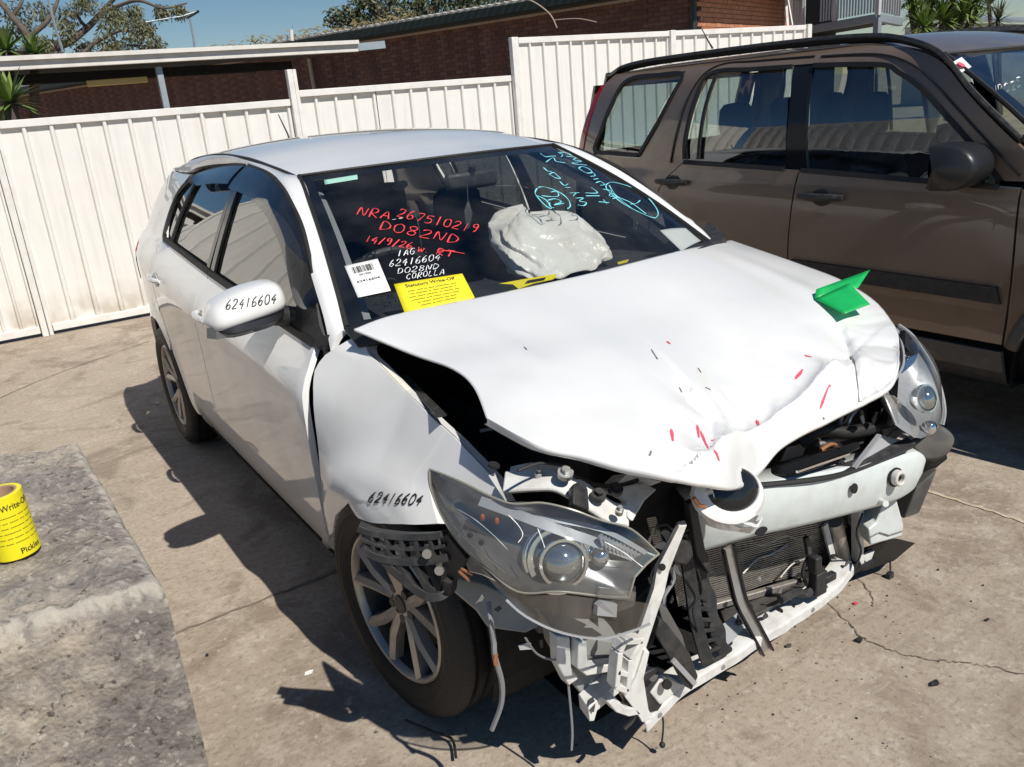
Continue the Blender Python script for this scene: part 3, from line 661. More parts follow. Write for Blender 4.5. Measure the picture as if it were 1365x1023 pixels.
MB().plate([(-0.524, -0.52, 0.726), (-0.471, -0.52, 0.75), (-0.397, -0.52, 0.711), (-0.37, -0.52, 0.698), (-0.416, -0.52, 0.699)], (0,.05,-.02)).build('latch_brace', 'white_paint_dull', CAR, 30)
def bolt(px, r=.013, m='black_plastic', nm='bolt'):
    px = Vector(px); MB().disc(px, (-.1,-.45,.88), r, .012, 14).disc(px+Vector((-.001,-.005,.012)), (-.1,-.45,.88), r*.55, .008, 6).build(nm, m, CAR, 30)
for p in [(-0.645, -0.525, 0.798), (-0.642, -0.525, 0.804)][1:]: bolt(p, .017, 'bare_steel')
for p in [(-0.593, -0.57, 0.753), (-0.543, -0.565, 0.748), (-0.536, -0.56, 0.75)][:2]: bolt(p, .016)
for p in [(-0.572, -0.61, 0.724), (-0.673, -0.47, 0.795)]: bolt(p, .009, 'bare_steel')
MB().plate([(-0.647, -0.56, 0.799), (-0.617, -0.55, 0.794), (-0.61, -0.56, 0.775), (-0.639, -0.6, 0.751), (-0.679, -0.6, 0.779)], (0,.02,-.02)).build('rubber_clip', 'black_plastic', CAR, 30, bevel=.004)
b = MB()
for k in range(16):
    t = k/15; b.bar(Vector((-0.402, -0.5, 0.606)).lerp(Vector((-0.382, -0.5, 0.523)), t), Vector((-0.374, -0.5, 0.6)).lerp(Vector((-0.353, -0.5, 0.516)), t), .003, .003)
stuff(b.build('cooler_fins', 'alu_tube', CAR, 0))
# ---- right headlamp: outer lens, bowl, projector, indicator
L_top = smooth_path([(-0.859, -0.335, 0.824), (-0.849, -0.39, 0.825), (-0.835, -0.45, 0.821), (-0.819, -0.51, 0.812), (-0.795, -0.56, 0.804), (-0.754, -0.6, 0.807), (-0.712, -0.64, 0.793), (-0.664, -0.67, 0.764), (-0.606, -0.69, 0.731), (-0.555, -0.71, 0.665)], 5)
L_bot = smooth_path([(-0.859, -0.335, 0.824), (-0.873, -0.36, 0.791), (-0.888, -0.43, 0.757), (-0.884, -0.49, 0.718), (-0.869, -0.55, 0.69), (-0.839, -0.62, 0.653), (-0.783, -0.68, 0.659), (-0.708, -0.71, 0.632), (-0.65, -0.725, 0.611)], 5)
L_end = [(-0.65, -0.725, 0.611), (-0.633, -0.725, 0.65), (-0.597, -0.72, 0.663), (-0.555, -0.71, 0.665)]
rows = coons(L_bot, L_top, [L_bot[0], L_top[0]], L_end, 40, 16)
lens = [[p + Vector((-.25,-.75,.35))*(.055*math.sin(math.pi*min(1,i/39*1.05))*math.sin(math.pi*j/15)**.8) for i, p in enumerate(r)] for j, r in enumerate(rows)]
bowl = [[p + Vector((.15,.8,-.15))*(.11*math.sin(math.pi*min(1,i/39))**.5*math.sin(math.pi*j/15)**.45+.004) for i, p in enumerate(r)] for j, r in enumerate(rows)]
lamp = MB().grid(bowl).build('headlight', 'lamp_grey', CAR, 60, label='right headlight with cracked clear lens')
MB().grid(lens).build('lens', 'lamp_lens', lamp, 60)
edge = L_bot + [Vector(p) for p in L_end] + L_top[::-1]
MB().tube(edge, .0025, 6).build('lens_rim', 'lens_edge', lamp)
pc = Vector((-0.739, -0.63, 0.686)); pn = Vector((-.35,-.85,.25)).normalized()
MB().ball(pc, .043, 20, 14).build('projector', 'projector_glass', lamp, 60)
MB().ring(pc+pn*.010, pn, .043, .049, .016, 32).build('projector_ring', 'chrome', lamp, 40)
MB().ring(pc-pn*.03, pn, .048, .075, .012, 32).build('projector_shroud', 'chrome', lamp, 40, bevel=.004)
pc2 = Vector((-0.669, -0.665, 0.684)); MB().ball(pc2, .020, 14, 10).build('park_lamp', 'chrome', lamp, 60)
MB().ring(pc-pn*.012, pn, .056, .066, .006, 32).build('trim_ring', 'chrome', lamp, 40)
# bright trim blades and ribbed reflector
for pts, wd in (([(-0.835, -0.5, 0.802), (-0.79, -0.565, 0.781), (-0.741, -0.62, 0.754), (-0.681, -0.66, 0.72), (-0.594, -0.69, 0.662)], .020), ([(-0.819, -0.5, 0.787), (-0.751, -0.585, 0.768), (-0.657, -0.655, 0.736), (-0.574, -0.695, 0.667)], .010)):
    MB().strip(smooth_path(pts, 5), wd, (-.4,-.6,.6), .004).build('trim_blade', 'silver_plastic', lamp, 40)
for p in [(-0.839, -0.51, 0.771), (-0.827, -0.545, 0.772)]: MB().ball(p, .0055, 10, 8, (1,1,1.5)).build('indicator_bulb', 'amber', lamp, 60)
b = MB()
for k in range(11):
    q = Vector((-0.673, -0.675, 0.737)).lerp(Vector((-0.593, -0.69, 0.672)), k/10); b.bar(q, q+Vector((.006,.0,-.024)), .005, .010)
stuff(b.build('lamp_ribs', 'silver_plastic', lamp, 30))
# cracks and scratches in the lens
lt_ = BVHTree.FromPolygons([p for r in lens for p in r], [(a*40+c, a*40+c+1, (a+1)*40+c+1, (a+1)*40+c) for a in range(15) for c in range(39)])
for q in ([(-0.925, -0.66, 0.861), (-0.91, -0.66, 0.822), (-0.896, -0.66, 0.781), (-0.86, -0.66, 0.715)], [(-0.902, -0.66, 0.86), (-0.884, -0.66, 0.831), (-0.855, -0.66, 0.765)], [(-0.832, -0.66, 0.827), (-0.825, -0.66, 0.79), (-0.837, -0.66, 0.774)], [(-0.798, -0.66, 0.79), (-0.798, -0.66, 0.752)], [(-0.681, -0.66, 0.723), (-0.636, -0.66, 0.681), (-0.593, -0.66, 0.629)], [(-0.979, -0.66, 0.92), (-0.952, -0.66, 0.87), (-0.948, -0.66, 0.824)]):
    drape([q], lt_, (.12,.93,-.35), [.0012,.002,.0016], .001, 4).build('lens_crack', 'paper', lamp, 0)
# lower clear skirt, split along its edge
sk = coons(smooth_path([(-0.855, -0.6, 0.631), (-0.833, -0.63, 0.6), (-0.784, -0.67, 0.563), (-0.707, -0.7, 0.528), (-0.634, -0.71, 0.518), (-0.577, -0.7, 0.504)], 4), smooth_path([(-0.875, -0.545, 0.685), (-0.836, -0.62, 0.647), (-0.782, -0.68, 0.652), (-0.709, -0.71, 0.625), (-0.631, -0.72, 0.592), (-0.58, -0.71, 0.558)], 4), [(-0.855, -0.6, 0.631), (-0.875, -0.545, 0.685)], [(-0.577, -0.7, 0.504), (-0.58, -0.71, 0.558)], 22, 7)
MB().grid(sk).build('lamp_skirt', 'lamp_lens', lamp, 60)
MB().grid([[p+Vector((.02,.07,.0)) for p in r] for r in sk]).build('lamp_back', 'lamp_black', lamp, 60)
MB().tube(sk[0], .003, 5).build('skirt_edge', 'silver_plastic', lamp)
MB().plate([(-0.715, -0.72, 0.658), (-0.635, -0.73, 0.619), (-0.638, -0.73, 0.6), (-0.72, -0.72, 0.638)], (0,.006,0)).build('lens_shard', 'lamp_lens', lamp, 0)
MB().plate([(-0.723, -0.72, 0.621), (-0.715, -0.725, 0.629), (-0.679, -0.725, 0.608), (-0.679, -0.72, 0.576), (-0.726, -0.72, 0.601)], (0,.012,0)).build('adjuster', 'silver_plastic', lamp, 30)
# ---- right fender liner end: black ribbed bracket over the tyre
lp = lambda s: Vector(s)
rim_top = smooth_path([(-1.022, -0.3, 0.733), (-0.996, -0.32, 0.717), (-0.946, -0.36, 0.706), (-0.901, -0.41, 0.711), (-0.887, -0.43, 0.72)], 5)
rim_mid = smooth_path([(-1.027, -0.32, 0.693), (-0.998, -0.34, 0.669), (-0.958, -0.37, 0.656), (-0.916, -0.41, 0.659), (-0.887, -0.44, 0.67)], 5)
rim_bot = smooth_path([(-0.985, -0.35, 0.65), (-0.964, -0.37, 0.618), (-0.943, -0.4, 0.591), (-0.923, -0.42, 0.58), (-0.895, -0.43, 0.585), (-0.893, -0.44, 0.622)], 5)
LIN = MB().strip(rim_top, .014, (-.7,-.5,.3), .03).strip(rim_mid, .016, (-.7,-.5,.3), .03).strip(rim_bot, .018, (-.7,-.5,.3), .03)
LIN.plate([(-0.895, -0.42, 0.717), (-0.888, -0.44, 0.721), (-0.87, -0.48, 0.675), (-0.884, -0.45, 0.62), (-0.896, -0.43, 0.582), (-0.913, -0.42, 0.575), (-0.9, -0.43, 0.665)], (.02,.02,-.01))
a_, c_ = resample(rim_top, 7), resample(rim_mid, 7)
for k in range(1, 6): LIN.bar(a_[k], c_[k], .008, .028, (-.7,-.5,.3))
md = [a_[k].lerp(c_[k], .5) for k in range(7)]
LIN.strip(md, .007, (-.7,-.5,.3), .026)
c2, d2 = resample(rim_mid, 6), resample(rim_bot, 6)
for k in (1, 2, 3): LIN.bar(c2[k], d2[k], .012, .026, (-.7,-.5,.3))
LIN.build('liner_bracket', 'black_plastic', CAR, 30, bevel=.002)
for p in [(-0.93, -0.425, 0.687), (-0.912, -0.435, 0.645)]: MB().disc(p, (-.6,-.7,.2), .010, .006, 14).build('liner_bolt', 'alloy', CAR, 30)
MB().grid(coons([side((-.38,.69),-.01), side((-.2,.67),-.01), side((.0,.705),-.01), side((.17,.66),-.01)], [side((-.38,.73),-.004), side((-.2,.73),-.004), side((.0,.735),-.004), side((.17,.70),-.004)], [side((-.38,.69),-.01), side((-.38,.73),-.004)], [side((.17,.66),-.01), side((.17,.70),-.004)], 16, 4)).build('fender_lip', 'black_plastic', CAR, 60)
MB().tube([Vector((-.84, .39*math.cos(R_(a)), .316+.39*math.sin(R_(a)))) for a in range(-18, 60, 6)], .02, 6).build('arch_liner', 'black_plastic', CAR)
MB().plate([(-.86,.365,.20),(-.86,.40,.20),(-.85,.385,.44),(-.85,.36,.44)], (.16,0,0)).build('mud_flap', 'black_rubber', CAR, 0)
# hanging cut wire
MB().tube(smooth_path([(-0.853, -0.52, 0.587), (-0.862, -0.54, 0.551), (-0.86, -0.54, 0.505), (-0.861, -0.54, 0.467), (-0.846, -0.53, 0.389), (-0.848, -0.52, 0.326), (-0.866, -0.5, 0.257)], 6), .006, 6).build('cut_wire', 'wire_grey', CAR)
MB().tube([(-0.861, -0.545, 0.477), (-0.864, -0.545, 0.464), (-0.863, -0.545, 0.452)], .005, 6).build('wire_core', 'copper', CAR)
for p in ([(-0.9, -0.5, 0.667), (-0.879, -0.5, 0.637)], [(-0.894, -0.5, 0.671), (-0.872, -0.5, 0.649)]): MB().tube(p, .003, 5).build('wire_end', 'copper', CAR)
# ---- right chassis leg and lamp carrier (white pressings; can and apron have shade in their colour)
MB().plate([(-0.853, -0.38, 0.578), (-0.813, -0.42, 0.565), (-0.746, -0.46, 0.515), (-0.719, -0.5, 0.456), (-0.759, -0.5, 0.455), (-0.828, -0.46, 0.478), (-0.837, -0.43, 0.51), (-0.868, -0.38, 0.553)], (.04,.06,-.02)).build('apron_panel', 'apron_shaded', CAR, 30, bevel=.006)
MB().plate([(-0.718, -0.55, 0.469), (-0.619, -0.55, 0.408), (-0.514, -0.55, 0.343), (-0.507, -0.55, 0.294), (-0.561, -0.55, 0.226), (-0.628, -0.55, 0.219), (-0.676, -0.55, 0.306), (-0.711, -0.55, 0.383)], (.03,.10,0)).build('crash_can', 'pressing_shaded', CAR, 30, bevel=.005)
MB().plate([(-0.681, -0.59, 0.449), (-0.661, -0.59, 0.438), (-0.662, -0.59, 0.373), (-0.566, -0.59, 0.338), (-0.55, -0.59, 0.314), (-0.667, -0.59, 0.352), (-0.69, -0.59, 0.383)], (0,.03,0)).build('can_rib', 'white_paint_dull', CAR, 30, bevel=.003)
MB().plate([(-0.724, -0.57, 0.471), (-0.69, -0.57, 0.452), (-0.692, -0.57, 0.375), (-0.674, -0.57, 0.337), (-0.703, -0.57, 0.332), (-0.726, -0.57, 0.396)], (0,.03,0)).build('apron_flange', 'white_paint_dull', CAR, 30, bevel=.003)
MB().plate([(-0.676, -0.6, 0.28), (-0.598, -0.6, 0.3), (-0.582, -0.6, 0.275), (-0.652, -0.6, 0.259), (-0.662, -0.6, 0.236), (-0.675, -0.6, 0.242)], (.01,.05,0)).build('can_foot', 'white_paint_dull', CAR, 30, bevel=.002)
MB().plate([(-0.412, -0.62, 0.638), (-0.389, -0.62, 0.634), (-0.446, -0.62, 0.539), (-0.461, -0.62, 0.492), (-0.48, -0.62, 0.457), (-0.519, -0.62, 0.377), (-0.56, -0.62, 0.276), (-0.59, -0.62, 0.284), (-0.573, -0.62, 0.367), (-0.525, -0.62, 0.45), (-0.492, -0.62, 0.514), (-0.481, -0.62, 0.557)], (.012,.02,0)).build('lamp_carrier', 'white_paint_dull', CAR, 30, bevel=.002)
for p in [(-0.472, -0.625, 0.563), (-0.579, -0.625, 0.417)]: MB().disc(p, (-.3,-.9,.2), .008, .004, 12).build('carrier_hole', 'engine_dark', CAR, 30)
b = MB(); q = [(-0.62, -0.64, 0.428), (-0.607, -0.64, 0.448), (-0.557, -0.64, 0.427), (-0.593, -0.64, 0.396), (-0.605, -0.64, 0.32), (-0.635, -0.64, 0.347)]
for i in range(len(q)): b.bar(q[i], q[(i+1) % len(q)], .014, .03, (0,-1,0))
b.bar((-0.631, -0.64, 0.383), (-0.603, -0.64, 0.362), .012, .03, (0,-1,0)); b.build('box_bracket', 'white_paint_dull', CAR, 30, bevel=.002)
MB().plate([(-0.596, -0.63, 0.285), (-0.562, -0.63, 0.318), (-0.533, -0.63, 0.377), (-0.52, -0.63, 0.367), (-0.54, -0.63, 0.307), (-0.527, -0.63, 0.197), (-0.514, -0.63, 0.184), (-0.55, -0.63, 0.191), (-0.566, -0.63, 0.229)], (.01,.03,0)).build('post_flange', 'white_paint_dull', CAR, 30, bevel=.002)
MB().plate([(-0.587, -0.6, 0.269), (-0.537, -0.6, 0.287), (-0.524, -0.6, 0.176), (-0.546, -0.6, 0.194), (-0.575, -0.6, 0.239)], (.02,.06,0)).build('post_core', 'alu_tube', CAR, 30, bevel=.004)
MB().plate([(-0.641, -0.63, 0.292), (-0.623, -0.63, 0.299), (-0.596, -0.63, 0.256), (-0.57, -0.63, 0.243), (-0.549, -0.63, 0.215), (-0.588, -0.63, 0.228), (-0.622, -0.63, 0.258)], (.0,.03,0)).build('tie_plate', 'white_paint_dull', CAR, 30, bevel=.002)
MB().plate([(-0.502, -0.58, 0.268), (-0.456, -0.58, 0.266), (-0.44, -0.58, 0.172), (-0.447, -0.58, 0.132), (-0.493, -0.58, 0.161)], (.02,.06,0)).build('side_guard', 'black_plastic', CAR, 30, bevel=.004)
MB().plate([(-0.498, -0.56, 0.458), (-0.42, -0.56, 0.485), (-0.399, -0.56, 0.415), (-0.45, -0.56, 0.314), (-0.497, -0.56, 0.295), (-0.512, -0.56, 0.364)], (.03,.08,0)).build('carrier_back', 'black_plastic', CAR, 30, bevel=.004)
# thin dangling leads
MB().tube(smooth_path([(-0.451, -0.58, 0.139), (-0.443, -0.58, 0.108), (-0.444, -0.58, 0.075), (-0.45, -0.58, 0.04)], 5), .0025, 5).ball((-0.448, -0.58, 0.036), .008, 8, 6).build('dangling_lead', 'wire_black', CAR)
MB().tube(smooth_path([(-0.691, -0.55, 0.344), (-0.689, -0.55, 0.262), (-0.689, -0.55, 0.189), (-0.695, -0.55, 0.14)], 5), .003, 5).build('dangling_lead', 'wire_grey', CAR)
MB().tube(smooth_path([(-0.903, -0.078, 0.02), (-0.867, -0.16, 0.02), (-0.839, -0.218, 0.02), (-0.862, -0.282, 0.02)], 5), .004, 5).build('dangling_lead', 'wire_black', CAR)
# ---- bumper beam with tow eye, holes and crash bracket
bt = smooth_path([(-0.277, -0.5, 0.609), (-0.147, -0.56, 0.619), (0.014, -0.585, 0.598), (0.209, -0.595, 0.566), (0.399, -0.6, 0.536), (0.52, -0.595, 0.515), (0.579, -0.585, 0.484)], 6)
bb = smooth_path([(-0.243, -0.5, 0.455), (-0.146, -0.56, 0.483), (0.019, -0.585, 0.466), (0.218, -0.595, 0.435), (0.411, -0.6, 0.408), (0.497, -0.595, 0.403), (0.53, -0.585, 0.405)], 6)
rows = []
for a, c in zip(bt, bb):
    h = (c-a); bk = Vector((.03,.07,0))
    rows.append([a+bk+Vector((0,0,.004)), a+Vector((0,.006,.006)), a, a+h*.08+Vector((0,-.006,0)), a+h*.5+Vector((0,-.010,0)), a+h*.92+Vector((0,-.006,0)), c, c+Vector((0,.006,-.006)), c+bk])
b = MB().grid(rows); beam = b.build('bumper_beam', 'beam_paint', CAR, 30, solid=.004, offs=-1)
for p, rx, rz in zip([(-0.121, -0.594, 0.509), (0.214, -0.612, 0.518), (0.22, -0.612, 0.518)][:2], (.020,.012), (.010,.014)):
    MB().disc(p, (-.05,-1,.1), rx, .004, 20, rz, (1,-.03,0)).build('beam_hole', 'engine_dark', beam, 30)
tp = Vector((0.39, -0.615, 0.494)); MB().ring(tp, (-.1,-1,.1), .012, .022, .022, 24).build('tow_eye', 'white_paint_dull', beam, 30, bevel=.003)
MB().disc(tp, (-.1,-1,.1), .013, .010, 16).build('tow_eye_bore', 'engine_dark', beam, 30); MB().ring(tp, (-.1,-1,.1), .021, .027, .004, 24).build('tow_eye_gap', 'engine_dark', beam, 30)
MB().tube([(0.348, -0.6, 0.43), (0.333, -0.63, 0.438)], .009, 10).build('beam_stud', 'white_paint_dull', beam)
MB().plate([(0.441, -0.55, 0.365), (0.508, -0.55, 0.366), (0.556, -0.55, 0.26), (0.553, -0.55, 0.221), (0.395, -0.55, 0.251), (0.383, -0.55, 0.309), (0.417, -0.55, 0.316), (0.429, -0.55, 0.335)], (.06,.12,0)).build('crash_bracket', 'beam_paint', CAR, 30, bevel=.006)
MB().tube([(0.388, -0.553, 0.284), (0.43, -0.553, 0.283), (0.479, -0.553, 0.255), (0.546, -0.553, 0.245)], .002, 4).build('bracket_seam', 'scuff_grey', CAR)
MB().tube(smooth_path([(-0.132, -0.57, 0.625), (0.052, -0.6, 0.591), (0.203, -0.6, 0.563), (0.397, -0.6, 0.554), (0.483, -0.6, 0.553)], 5), .007, 6).build('beam_harness', 'wire_black', CAR)
MB().strip(smooth_path([(-0.012, -0.56, 0.598), (0.168, -0.58, 0.572), (0.311, -0.59, 0.564), (0.497, -0.59, 0.561)], 5), .03, (0,-.3,.95), .006).build('absorber_strip', 'black_plastic', CAR, 30)
# ---- white bumper cover remnant with the black round badge well
ec = Vector((-0.286, -0.66, 0.701)); en = Vector((-.22,-.86,.46)).normalized(); ex = Vector((.93,-.32,-.14)); ex = (ex-en*ex.dot(en)).normalized(); ey = en.cross(ex)
rows = []
for i in range(37):
    t = 2*math.pi*i/36; ca, sa = math.cos(t), math.sin(t)
    fl = lerp(.003, .030, clamp(.5-.5*ca*.55-.5*sa))
    rows.append([ec + ex*(ca*r*1.12) + ey*(sa*r*.86) + en*h for r, h in ((.056,-.014),(.057,-.002),(.059,.0),(.059+fl*.5,.0),(.059+fl,-.005),(.0605+fl,-.020))])
MB().grid(rows).build('badge_surround', 'white_paint', CAR, 60)
MB().grid([[ec+ex*(math.cos(2*math.pi*i/30)*r*1.1)+ey*(math.sin(2*math.pi*i/30)*r*.85)+en*h for r, h in ((.060,-.008),(.047,.002),(.025,.006),(.001,.008))] for i in range(31)]).build('badge_well', 'black_gloss', CAR, 60)
MB().plate([(-0.376, -0.62, 0.696), (-0.34, -0.65, 0.716), (-0.324, -0.66, 0.645), (-0.28, -0.67, 0.606), (-0.207, -0.66, 0.58), (-0.176, -0.65, 0.587), (-0.198, -0.63, 0.544), (-0.287, -0.62, 0.585), (-0.315, -0.61, 0.599)], (.01,.02,0)).build('cover_remnant', 'white_paint', CAR, 30, bevel=.003)
MB().tube([(-0.407, -0.66, 0.721), (-0.391, -0.66, 0.698), (-0.374, -0.66, 0.688)], .005, 6).build('broken_clip', 'copper', CAR)
# ---- condenser and radiator behind the beam
CA, CB, CC, CD = [Vector(p) for p in [(-0.297, -0.44, 0.464), (0.474, -0.44, 0.317), (0.554, -0.4, 0.093), (-0.195, -0.4, 0.22)]]
b = MB().plate([CA, CB, CC, CD], (.02,.05,0)); b.build('radiator', 'engine_dark', CAR, 0)
b = MB(); nf = 30
for k in range(nf):
    t = (k+.5)/nf; a = CA.lerp(CD, t); c = CB.lerp(CC, t); pts = []
    for q in range(13):
        p = a.lerp(c, q/12); pts.append(p + Vector((0, -.006+.004*noise.noise(p*9), .004*noise.noise(p*14+Vector((k*.3,0,0))))))
    b.strip(pts, .0045, (0,0,1), .0022)
stuff(b.build('condenser_fins', 'alu_tube', CAR, 0))
b = MB()
for k in range(34):
    t = k/33; b.strip([CA.lerp(CB, t)+Vector((0,-.001,0)), CD.lerp(CC, t)+Vector((0,-.001,0))], .008, (0,-1,0), .001)
stuff(b.build('condenser_mesh', 'alu_fin', CAR, 0))
for pts in ([(-0.007, -0.435, 0.269), (0.052, -0.435, 0.292), (0.114, -0.435, 0.285), (0.177, -0.435, 0.292)], [(0.022, -0.435, 0.358), (0.082, -0.435, 0.323), (0.16, -0.435, 0.323), (0.209, -0.435, 0.297)], [(0.148, -0.435, 0.193), (0.199, -0.435, 0.217), (0.262, -0.435, 0.21)]):
    MB().tube(smooth_path(pts, 4), .003, 5).build('bent_fin', 'alu_tube', CAR)
MB().bar((-0.119, -0.43, 0.211), (0.486, -0.43, 0.09), .018, .02).build('condenser_rail', 'alu_tube', CAR, 30, bevel=.003)
MB().tube([(0.363, -0.45, 0.3), (0.415, -0.45, 0.149)], .024, 14).build('receiver_drier', 'alu_tube', CAR)
MB().bar((0.319, -0.45, 0.307), (0.372, -0.45, 0.155), .008, .02).build('condenser_side', 'white_paint_dull', CAR, 30)
MB().plate([(0.44, -0.42, 0.276), (0.506, -0.42, 0.262), (0.54, -0.42, 0.107), (0.48, -0.42, 0.109)], (.03,.04,0)).build('reservoir', 'silver_plastic', CAR, 30, bevel=.006)
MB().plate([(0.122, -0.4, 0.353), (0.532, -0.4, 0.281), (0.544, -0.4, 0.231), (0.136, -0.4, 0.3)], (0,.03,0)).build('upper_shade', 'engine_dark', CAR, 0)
MB().bar((0.21, -0.47, 0.316), (0.241, -0.47, 0.197), .014, .012, (0,-1,0)).build('clip_post', 'black_plastic', CAR, 30)
# ---- lower rail and splash panels
lr = smooth_path([(-0.495, -0.57, 0.125), (-0.446, -0.575, 0.15), (-0.389, -0.58, 0.168), (-0.287, -0.58, 0.183), (-0.161, -0.575, 0.183), (-0.042, -0.57, 0.18), (0.106, -0.56, 0.17), (0.224, -0.55, 0.178), (0.33, -0.54, 0.203)], 6)
lr = [p+Vector((0,.010*noise.noise(p*13),.010*noise.noise(p*11))) for p in lr]
rows = [[p+Vector(o) for o in ((0,.062,-.006),(0,.058,.004),(0,.012,.006),(0,.0,.003),(0,-.003,-.003),(0,-.004,-.024),(0,.008,-.028))] for p in lr]
lro = MB().grid(rows).build('lower_rail', 'white_paint_dull', CAR, 22, solid=.002)
for k in (8, 16, 23, 33, 40): MB().disc(lr[k]+Vector((0,.034,.006)), (0,.05,1), .014, .002, 16, .009).build('rail_slot', 'engine_dark', lro, 0)
for k in (5, 20, 37): MB().disc(lr[k]+Vector((0,-.004,-.012)), (0,-1,.1), .006, .004, 10).build('rail_bolt', 'bare_steel', lro, 30)
MB().plate([(-0.123, -0.54, 0.224), (0.114, -0.52, 0.195), (0.23, -0.5, 0.17), (0.282, -0.44, 0.146), (0.071, -0.42, 0.154), (-0.08, -0.42, 0.18), (-0.141, -0.5, 0.192)], (0,.01,-.02)).build('splash_panel', 'grey_cladding', CAR, 30, bevel=.003)
MB().plate([(-0.208, -0.53, 0.234), (-0.093, -0.5, 0.22), (-0.05, -0.5, 0.189), (-0.148, -0.55, 0.19), (-0.24, -0.56, 0.194)], (0,.01,-.02)).build('splash_panel', 'silver_plastic', CAR, 30, bevel=.003)
MB().tube(smooth_path([(0.01, -0.55, 0.235), (0.07, -0.55, 0.233), (0.104, -0.56, 0.219), (0.135, -0.56, 0.227)], 5), .012, 8).build('rail_hook', 'black_plastic', CAR)
b = MB().box((0.143, -0.565, 0.242), (.045,.03,.07)).box((0.121, -0.57, 0.309), (.025,.03,.05)).box((0.181, -0.57, 0.243), (.05,.02,.022)); b.build('wire_connector', 'black_plastic', CAR, 30, bevel=.004)
# hood latch stay: bright channel bending down to the lower rail
st = smooth_path([(-0.167, -0.525, 0.455), (-0.151, -0.53, 0.371), (-0.143, -0.545, 0.298), (-0.117, -0.56, 0.227), (-0.094, -0.575, 0.165), (-0.082, -0.58, 0.134)], 6)
MB().strip(st, .036, (-.2,-.95,.2), .004).build('latch_stay', 'bare_steel', CAR, 30)
for s in (-1, 1): MB().strip([p+Vector((s*.018,-.008,0)) for p in st], .012, (1,-.15,0), .005).build('stay_flange', 'black_gloss', CAR, 30)
# black air guide, two rails with rungs
g1 = smooth_path([(-0.323, -0.53, 0.549), (-0.315, -0.54, 0.474), (-0.312, -0.55, 0.394), (-0.318, -0.57, 0.323), (-0.309, -0.585, 0.245), (-0.3, -0.59, 0.208)], 5)
g2 = smooth_path([(-0.255, -0.52, 0.466), (-0.256, -0.535, 0.395), (-0.252, -0.55, 0.337), (-0.25, -0.57, 0.275), (-0.24, -0.58, 0.223), (-0.232, -0.585, 0.199)], 5)
b = MB().strip(g1, .032, (-.4,-.9,.1), .012).strip(g2, [.034+.008*math.sin(k*.9) for k in range(len(g2))], (-.3,-.95,.1), .010)
r1, r2 = resample(g1, 12), resample(g2, 12)
for k in range(5, 12): b.bar(r1[k], r2[k], .006, .010)
b.build('air_guide', 'black_plastic', CAR, 30, bevel=.002)
MB().plate([(-0.326, -0.56, 0.641), (-0.302, -0.56, 0.64), (-0.27, -0.56, 0.485), (-0.245, -0.56, 0.426), (-0.263, -0.56, 0.429), (-0.3, -0.56, 0.493)], (.0,.02,0)).build('guide_post', 'black_plastic', CAR, 30, bevel=.003)
MB().plate([(-0.435, -0.6, 0.579), (-0.398, -0.6, 0.587), (-0.357, -0.6, 0.576), (-0.349, -0.6, 0.53), (-0.373, -0.6, 0.514), (-0.409, -0.6, 0.534)], (.0,.03,0)).build('guide_head', 'black_plastic', CAR, 30, bevel=.006)
MB().plate([(-0.477, -0.62, 0.428), (-0.447, -0.62, 0.391), (-0.388, -0.62, 0.294), (-0.363, -0.62, 0.218), (-0.385, -0.62, 0.189), (-0.405, -0.62, 0.209), (-0.454, -0.62, 0.317), (-0.492, -0.62, 0.396)], (.01,.03,0)).build('broken_duct', 'black_plastic', CAR, 30, bevel=.003)
MB().bar((-0.447, -0.625, 0.309), (-0.38, -0.625, 0.209), .006, .012).build('duct_rib', 'silver_plastic', CAR, 30)
MB().plate([(-0.466, -0.6, 0.464), (-0.436, -0.6, 0.427), (-0.391, -0.6, 0.334), (-0.378, -0.6, 0.282), (-0.416, -0.6, 0.309), (-0.451, -0.6, 0.378)], (.02,.05,0)).build('duct_panel', 'lamp_grey', CAR, 30, bevel=.004)
MB().plate([(-0.482, -0.585, 0.208), (-0.44, -0.585, 0.24), (-0.376, -0.585, 0.175), (-0.406, -0.585, 0.169), (-0.455, -0.585, 0.161)], (.0,.04,0)).build('rail_end', 'white_paint_dull', CAR, 30, bevel=.003)
MB().disc((-0.447, -0.6, 0.227), (-.2,-.9,.3), .012, .006, 14).build('rail_hole', 'engine_dark', CAR, 30)
# bent fins beside the carrier
b = MB(); q0, q1, q2, q3 = [Vector(p) for p in [(-0.304, -0.47, 0.421), (-0.268, -0.47, 0.436), (-0.235, -0.47, 0.3), (-0.282, -0.47, 0.303)]]
for k in range(18):
    t = k/17; b.bar(q0.lerp(q3, t), q1.lerp(q2, t), .003, .004)
stuff(b.build('cooler_fins', 'alu_tube', CAR, 0))
